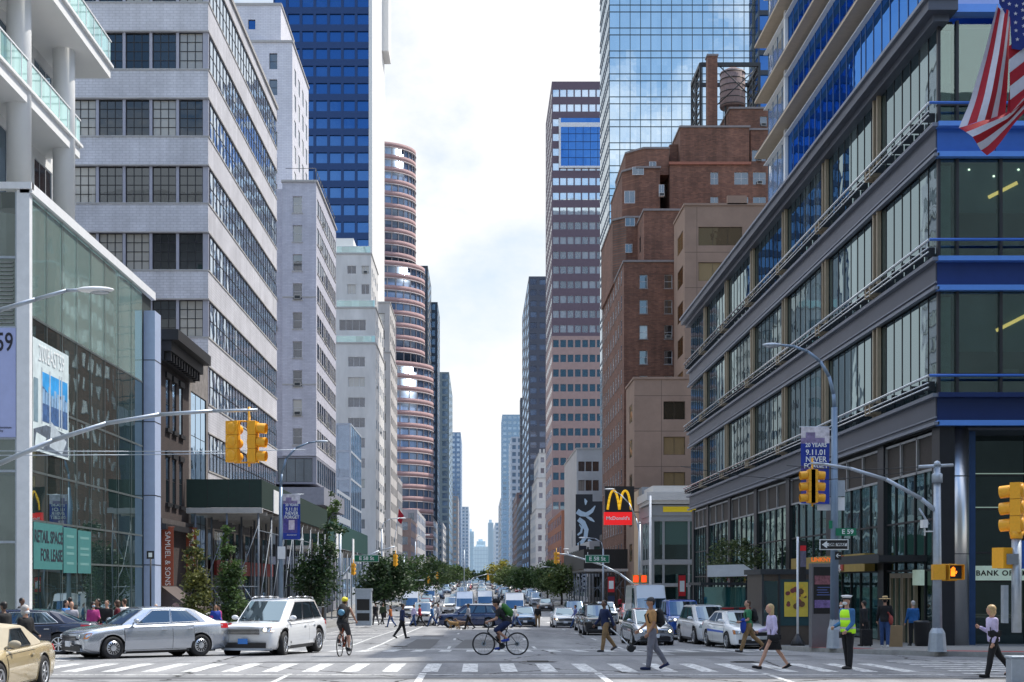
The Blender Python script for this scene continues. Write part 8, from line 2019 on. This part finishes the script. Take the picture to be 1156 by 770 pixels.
# --- cyclists
def bicycle(label, x, y, face, frame_c, z=None):
    b = thing('bicycle', label, 'bicycle', (x, y, gz(y) if z is None else z), R(face))
    wr_, wb_ = .345, .52
    for yy, nm in ((wb_, 'f'), (-wb_, 'r')):
        m = MB(); 
        n = 36
        for i in range(n):
            a, a2 = 2*math.pi*i/n, 2*math.pi*(i+1)/n; m.tube((0, wr_*math.cos(a), wr_*math.sin(a)), (0, wr_*math.cos(a2), wr_*math.sin(a2)), .017, n=6, m=0, caps=False); m.tube((0, (wr_-.025)*math.cos(a), (wr_-.025)*math.sin(a)), (0, (wr_-.025)*math.cos(a2), (wr_-.025)*math.sin(a2)), .010, n=5, m=1, caps=False)
        for i in range(14): a = 2*math.pi*i/14; m.tube((.012*(-1)**i, .02*math.cos(a), .02*math.sin(a)), (0, (wr_-.02)*math.cos(a+.1), (wr_-.02)*math.sin(a+.1)), .0022, n=3, m=1, caps=False)
        m.lathe([(.03,-.05),(.022,0),(.03,.05)], (0,0,0), 10, 1, 'X'); m.lathe([(.075,.052),(.075,.056)], (0,0,0), 18, 2, 'X')
        o = m.build('wheel', [M_rubber, M_steeld, M_steel], b); o.location = (0, yy, wr_)
    bb, st_, ht, hb_ = V((0,-.05,.28)), V((0,-.22,.86)), V((0,.36,.88)), V((0,.40,.72)); rx_, fx_ = V((0,-wb_,wr_)), V((0,wb_,wr_))
    m = MB(); 
    for a, c, r0 in ((bb, st_, .017), (st_-V((0,-.03,.08)), ht, .018), (bb, hb_, .022), (ht, hb_, .020)): m.tube(a, c, r0, n=8)
    for q in (-.045,.045): m.tube(bb+V((q,0,0)), rx_+V((q,0,0)), .010, n=6); m.tube(st_-V((-q*.3,-.03,.1)), rx_+V((q,0,0)), .008, n=6); m.tube(hb_+V((q*.9,.01,-.05)), fx_+V((q,0,0)), .012, n=6)
    m.build('frame', [frame_c], b)
    m = MB(); m.path([(-.29,.44,1.0),(-.1,.42,.98),(0,.38,.97),(.1,.42,.98),(.29,.44,1.0)], .014, 6); m.tube(ht, (0,.37,.97), .016, n=6); m.build('handlebar', [M_black], b)
    m = MB(); m.tube(st_, (0,-.25,.95), .013, n=6); m.ell((0,-.27,.97), (.075,.13,.03)); m.ell((0,-.14,.97), (.03,.10,.022)); m.build('saddle', [M_black], b)
    m = MB(); m.lathe([(.095,.06),(.095,.064)], bb, 22, 0, 'X'); m.tube(bb+V((.08,0,0)), bb+V((.08,.10,-.13)), .012, n=5); m.tube(bb-V((.08,0,0)), bb-V((.08,.10,-.13)), .012, n=5); m.obox(bb+V((.13,.10,-.13)), (.09,.08,.02)); m.obox(bb-V((.13,.10,-.13)), (.09,.08,.02)); m.build('crank', [M_steeld], b)
    m = MB(); m.tube(bb+V((0,.10,.16)), bb+V((0,.20,.30)), .035, n=10); m.build('bottle', [M_black], b)
    return b
def rider(label, x, y, face, lean, **kw):
    s = kw.get('H', 1.75)/1.76; J = {}
    pel = V((0,-.22,1.03)); t_ = V((0, math.sin(R(lean)), math.cos(R(lean)))); J['pel'], J['t'] = pel, t_
    bb = V((0,-.05,.28))
    for sd, q, off in (('L', -1, V((-.13,-.10,.13))), ('R', 1, V((.13,.10,-.13)))):
        J['hip'+sd] = pel+V((q*.09,0,-.02)); J['an'+sd] = bb+off+V((0,-.05,.11)); J['kn'+sd] = ik(J['hip'+sd], J['an'+sd], .44*s, .43*s, V((0,1,.2))); J['pitch'+sd] = -8
        J['sh'+sd] = pel+t_*.445*s+V((q*.175,0,0)); J['wr'+sd] = V((q*.26,.37,1.04)); J['el'+sd] = ik(J['sh'+sd], J['wr'+sd], .285*s, .25*s, V((q*.5,-.3,-1))); J['hd'+sd] = V((q*.1,.9,-.35))
    J['neck'] = pel+t_*.51*s; J['head'] = J['neck']+V((0, math.sin(R(lean*.35)), math.cos(R(lean*.35))))*.168*s
    return person(label, x, y, face, J=J, **kw)
bicycle('black road bicycle seen side on in the middle of the crossing', PX(565,42.6), 42.6, 90, M_black)
rider('cyclist in black T-shirt and navy shorts with green backpack riding left across the crossing', PX(565,42.6), 42.6, 90, 38, H=1.78, top=C_black, bottom=C_navy, bkind='shorts', sleeve='short', skin=M_skind, shoe=C_blue, hair=H_bk, extra=multi(helmet(C_black, True), backpack(mat('pack_green', (.03,.14,.02), .7, var=.2, scale=20), .15, .11, .24)), curl=80)
bicycle('dark bicycle with orange frame details seen from behind beside the white SUV', PX(389,41.5), 41.5, -10, mat('bike_orange', (.30,.05,.01), .4))
rider('cyclist with yellow helmet, bare arms, grey shorts and blue backpack riding away from the camera', PX(389,41.5), 41.5, -10, 26, H=1.74, top=C_black, bottom=C_dkgrey, bkind='shorts', sleeve='none', skin=M_skin, hair=H_br, extra=multi(helmet(mat('helmet_yellow', (.72,.62,.02), .4, var=0)), backpack(C_black, .15, .10, .22, c2=mat('pack_blue', (.08,.22,.34), .4, var=.4, scale=12))), curl=80)
# --- mid distance walkers
def far_p(label, px, y, face, H, top, bottom, hair=None, hk='short', z=0, **kw):
    return person(label, PX(px,y), y, face, H, top=top, bottom=bottom, hair=hair or H_bk, hairk=hk, fine=False, zoff=z, **kw)
far_p('man in navy shirt and dark trousers walking right in the left lanes', 454, 68, -75, 1.78, C_navy, C_black, skin=M_skinb, legs=((16,4),(-22,14)), arms=((20,50,8),(-14,40,10)))
far_p('walker in lilac top and jeans just right of the man in navy', 467, 103, -60, 1.70, C_lilac, C_jean)
far_p('walker in red top and black trousers on the far left crossing', 474, 104, 80, 1.72, C_red, C_black)
far_p('walker in blue shirt and jeans left of the dark crossover', 488, 103, 90, 1.74, C_bsh, C_jean, legs=((26,4),(-26,14)))
far_p('walker in white shirt and dark trousers at the bonnet of the dark crossover', 495, 105, 90, 1.78, C_lg, C_navy)
far_p('dog walker in pale shirt and black trousers before the dark crossover', 529, 92, 90, 1.78, C_lg, C_black, skin=M_skinb)
far_p('walker in black with orange arms partly behind the front cyclist', 551, 99, 90, 1.72, C_black, C_jean)
far_p('woman in white top and blue jeans with orange bag right of the front cyclist', 582, 98, 60, 1.66, C_white, C_jean, H_br, 'long', legs=((20,4),(-24,14)), extra=handbag(cl('orange', (.5,.2,.05)), 1, .45, False))
far_p('person in black coat standing before the small white sedan', 607, 100, 180, 1.70, C_black, C_khaki, H_br, 'long')
far_p('man in violet blue shirt and jeans striding left in mid avenue', 650, 96, 90, 1.74, cl('violet', (.16,.18,.42)), C_jean, legs=((28,4),(-28,14)))
far_p('person in black with orange vest between the waiting cars', 665, 88, 180, 1.75, C_black, C_black, extra=None, skin=M_skind)
far_p('person in dark clothes on the left corner by the phone kiosk', 424, 101, 30, 1.72, C_black, C_dkgrey, z=.15)
far_p('person in dark green jacket on the left corner under the tree', 432, 104, -30, 1.70, cl('moss', (.04,.06,.03)), C_black, z=.15)
far_p('walker in orange top at the left kerb beside the kiosk', 441, 100, 80, 1.66, cl('burnt', (.4,.12,.03)), C_jean, H_br, 'long')
far_p('walker in pale top on the far right kerb before the advertising pylon', 762, 110, 20, 1.7, C_white, C_jean, z=.15)
far_p('shopper in red jacket in the shade of the right shed', 700, 152, 20, 1.7, C_red, C_black, z=.15)
far_p('shopper in dark coat in the shade of the right shed', 707, 150, 160, 1.75, C_black, C_black, z=.15)
# --- left pavement crowd behind the cars
LC = [(28, 31.5, -120, 1.60, C_black, H_gr, 'bob', 'white haired woman with a face mask behind the gold convertible', mask(), M_skin, 0), (5, 34, 60, 1.66, C_black, H_bk, 'short', 'person in black with a dark cap at the left edge', cap(C_black), M_skinb, 0),
 (24, 47.5, -100, 1.72, C_dkgrey, H_bk, 'short', 'dark haired person behind the dark blue sedan', None, M_skinb, .15), (74, 48.3, -110, 1.66, cl('checked_blue', (.05,.2,.5)), H_bk, 'long', 'woman in bright blue checked shirt at the pavilion corner', None, M_skin, .15),
 (81, 46.4, -170, 1.62, C_lg, None, 'short', 'bald older man in grey T-shirt with a dark shoulder strap', handbag(C_black, 1, .35), M_skin, .1), (79, 50.0, 20, 1.80, C_black, H_bk, 'short', 'tall person in black behind the bald man', None, M_skinb, .15),
 (105, 47.5, -150, 1.58, C_mag, H_bk, 'bob', 'woman in magenta top with a pale face mask', mask(cl('maskblue', (.4,.5,.6))), M_skin, .15), (111, 49.0, 150, 1.72, C_black, H_bk, 'long', 'long haired woman in black next to the magenta top', None, M_skind, .15),
 (121, 48.4, 170, 1.66, C_black, H_br, 'short', 'man in black jacket eating from his hand', None, M_skin, .15), (133, 48.8, 110, 1.66, cl('maroon', (.12,.01,.02)), H_br, 'bob', 'woman in maroon facing left behind the silver sedan', None, M_skin, .15),
 (141, 49.8, 60, 1.74, C_white, H_br, 'short', 'man in white shirt turned towards the glass pavilion', None, M_skin, .15), (176, 52, -170, 1.60, C_lg, H_gr, 'short', 'grey haired man whose head shows above the silver sedan roof', None, M_skin, .15),
 (243, 58, -150, 1.60, C_blue, H_bk, 'short', 'person in blue and magenta coat between the columnar trees and white SUV', handbag(C_mag, 1, .3, False), M_skind, .15), (248, 60, 100, 1.60, C_mag, H_bk, 'short', 'person in magenta coat right behind the blue coat', None, M_skind, .15)]
for (px, y, f_, h_, tp, hr, hk, lb, ex, sk_, zo) in LC:
    person(lb, PX(px,y), y, f_, h_, legs=((3,2),(-4,4)), arms=((4,random.choice((20,60,90)),10),(2,random.choice((15,50,80)),10)), top=tp, bottom=random.choice((C_jean, C_black, C_dkgrey)), hair=hr, hairk=hk, skin=sk_, fine=False, zoff=zo, sleeve='long' if tp is not C_lg else 'short', extra=ex)
# --- two dogs
def dog(label, x, y, face, c, s=1.0):
    r_ = thing('dog', label, 'dog', (x, y, gz(y)), R(face)); m = MB()
    m.loft([[V((rx*math.cos(2*math.pi*i/12), yy, z+rz*math.sin(2*math.pi*i/12)))*s for i in range(12)] for yy, z, rx, rz in ((-.34,.42,.04,.05),(-.30,.42,.09,.10),(-.10,.42,.085,.095),(.10,.41,.10,.13),(.24,.43,.10,.13),(.32,.46,.06,.08))])
    limb(m, [V((0,.28,.48))*s, V((0,.40,.60))*s], [.075*s,.06*s]); m.ell(V((0,.44,.64))*s, (.065*s,.085*s,.065*s)); limb(m, [V((0,.48,.62))*s, V((0,.58,.60))*s], [.042*s,.03*s])
    for q in (-1,1):
        m.ell(V((q*.055,.40,.68))*s, (.02*s,.03*s,.055*s), (R(20),0,0))
        limb(m, [V((q*.06,.22,.36))*s, V((q*.06,.20+q*.05,.18))*s, V((q*.06,.22+q*.08,.03))*s], [.045*s,.03*s,.022*s]); m.ell(V((q*.06,.25+q*.08,.02))*s, (.028*s,.04*s,.02*s))
        limb(m, [V((q*.06,-.26,.38))*s, V((q*.065,-.18-q*.05,.26))*s, V((q*.06,-.32-q*.07,.15))*s, V((q*.06,-.29-q*.08,.03))*s], [.065*s,.045*s,.026*s,.02*s]); m.ell(V((q*.06,-.26-q*.08,.02))*s, (.028*s,.04*s,.02*s))
    limb(m, [V((0,-.33,.47))*s, V((0,-.45,.55))*s, V((0,-.50,.66))*s], [.03*s,.02*s,.01*s]); fuse(m, 'body', [c], r_, .018, 2)
    m = MB(); m.ell(V((0,.61,.61))*s, (.014*s,.012*s,.012*s)); m.build('nose', [M_black], r_)
dog('golden brown dog walking left, nearer the wheel of the dark crossover', PX(512,92), 92, 90, mat('fur_golden', (.34,.20,.08), .9, var=.3, scale=14), 1.0)
dog('brown and white dog walking left beside its walker', PX(522,93), 92.6, 88, mat('fur_brown', (.20,.13,.09), .9, var=.5, scale=7), 1.05)

bpy.data.scenes.remove(WS)
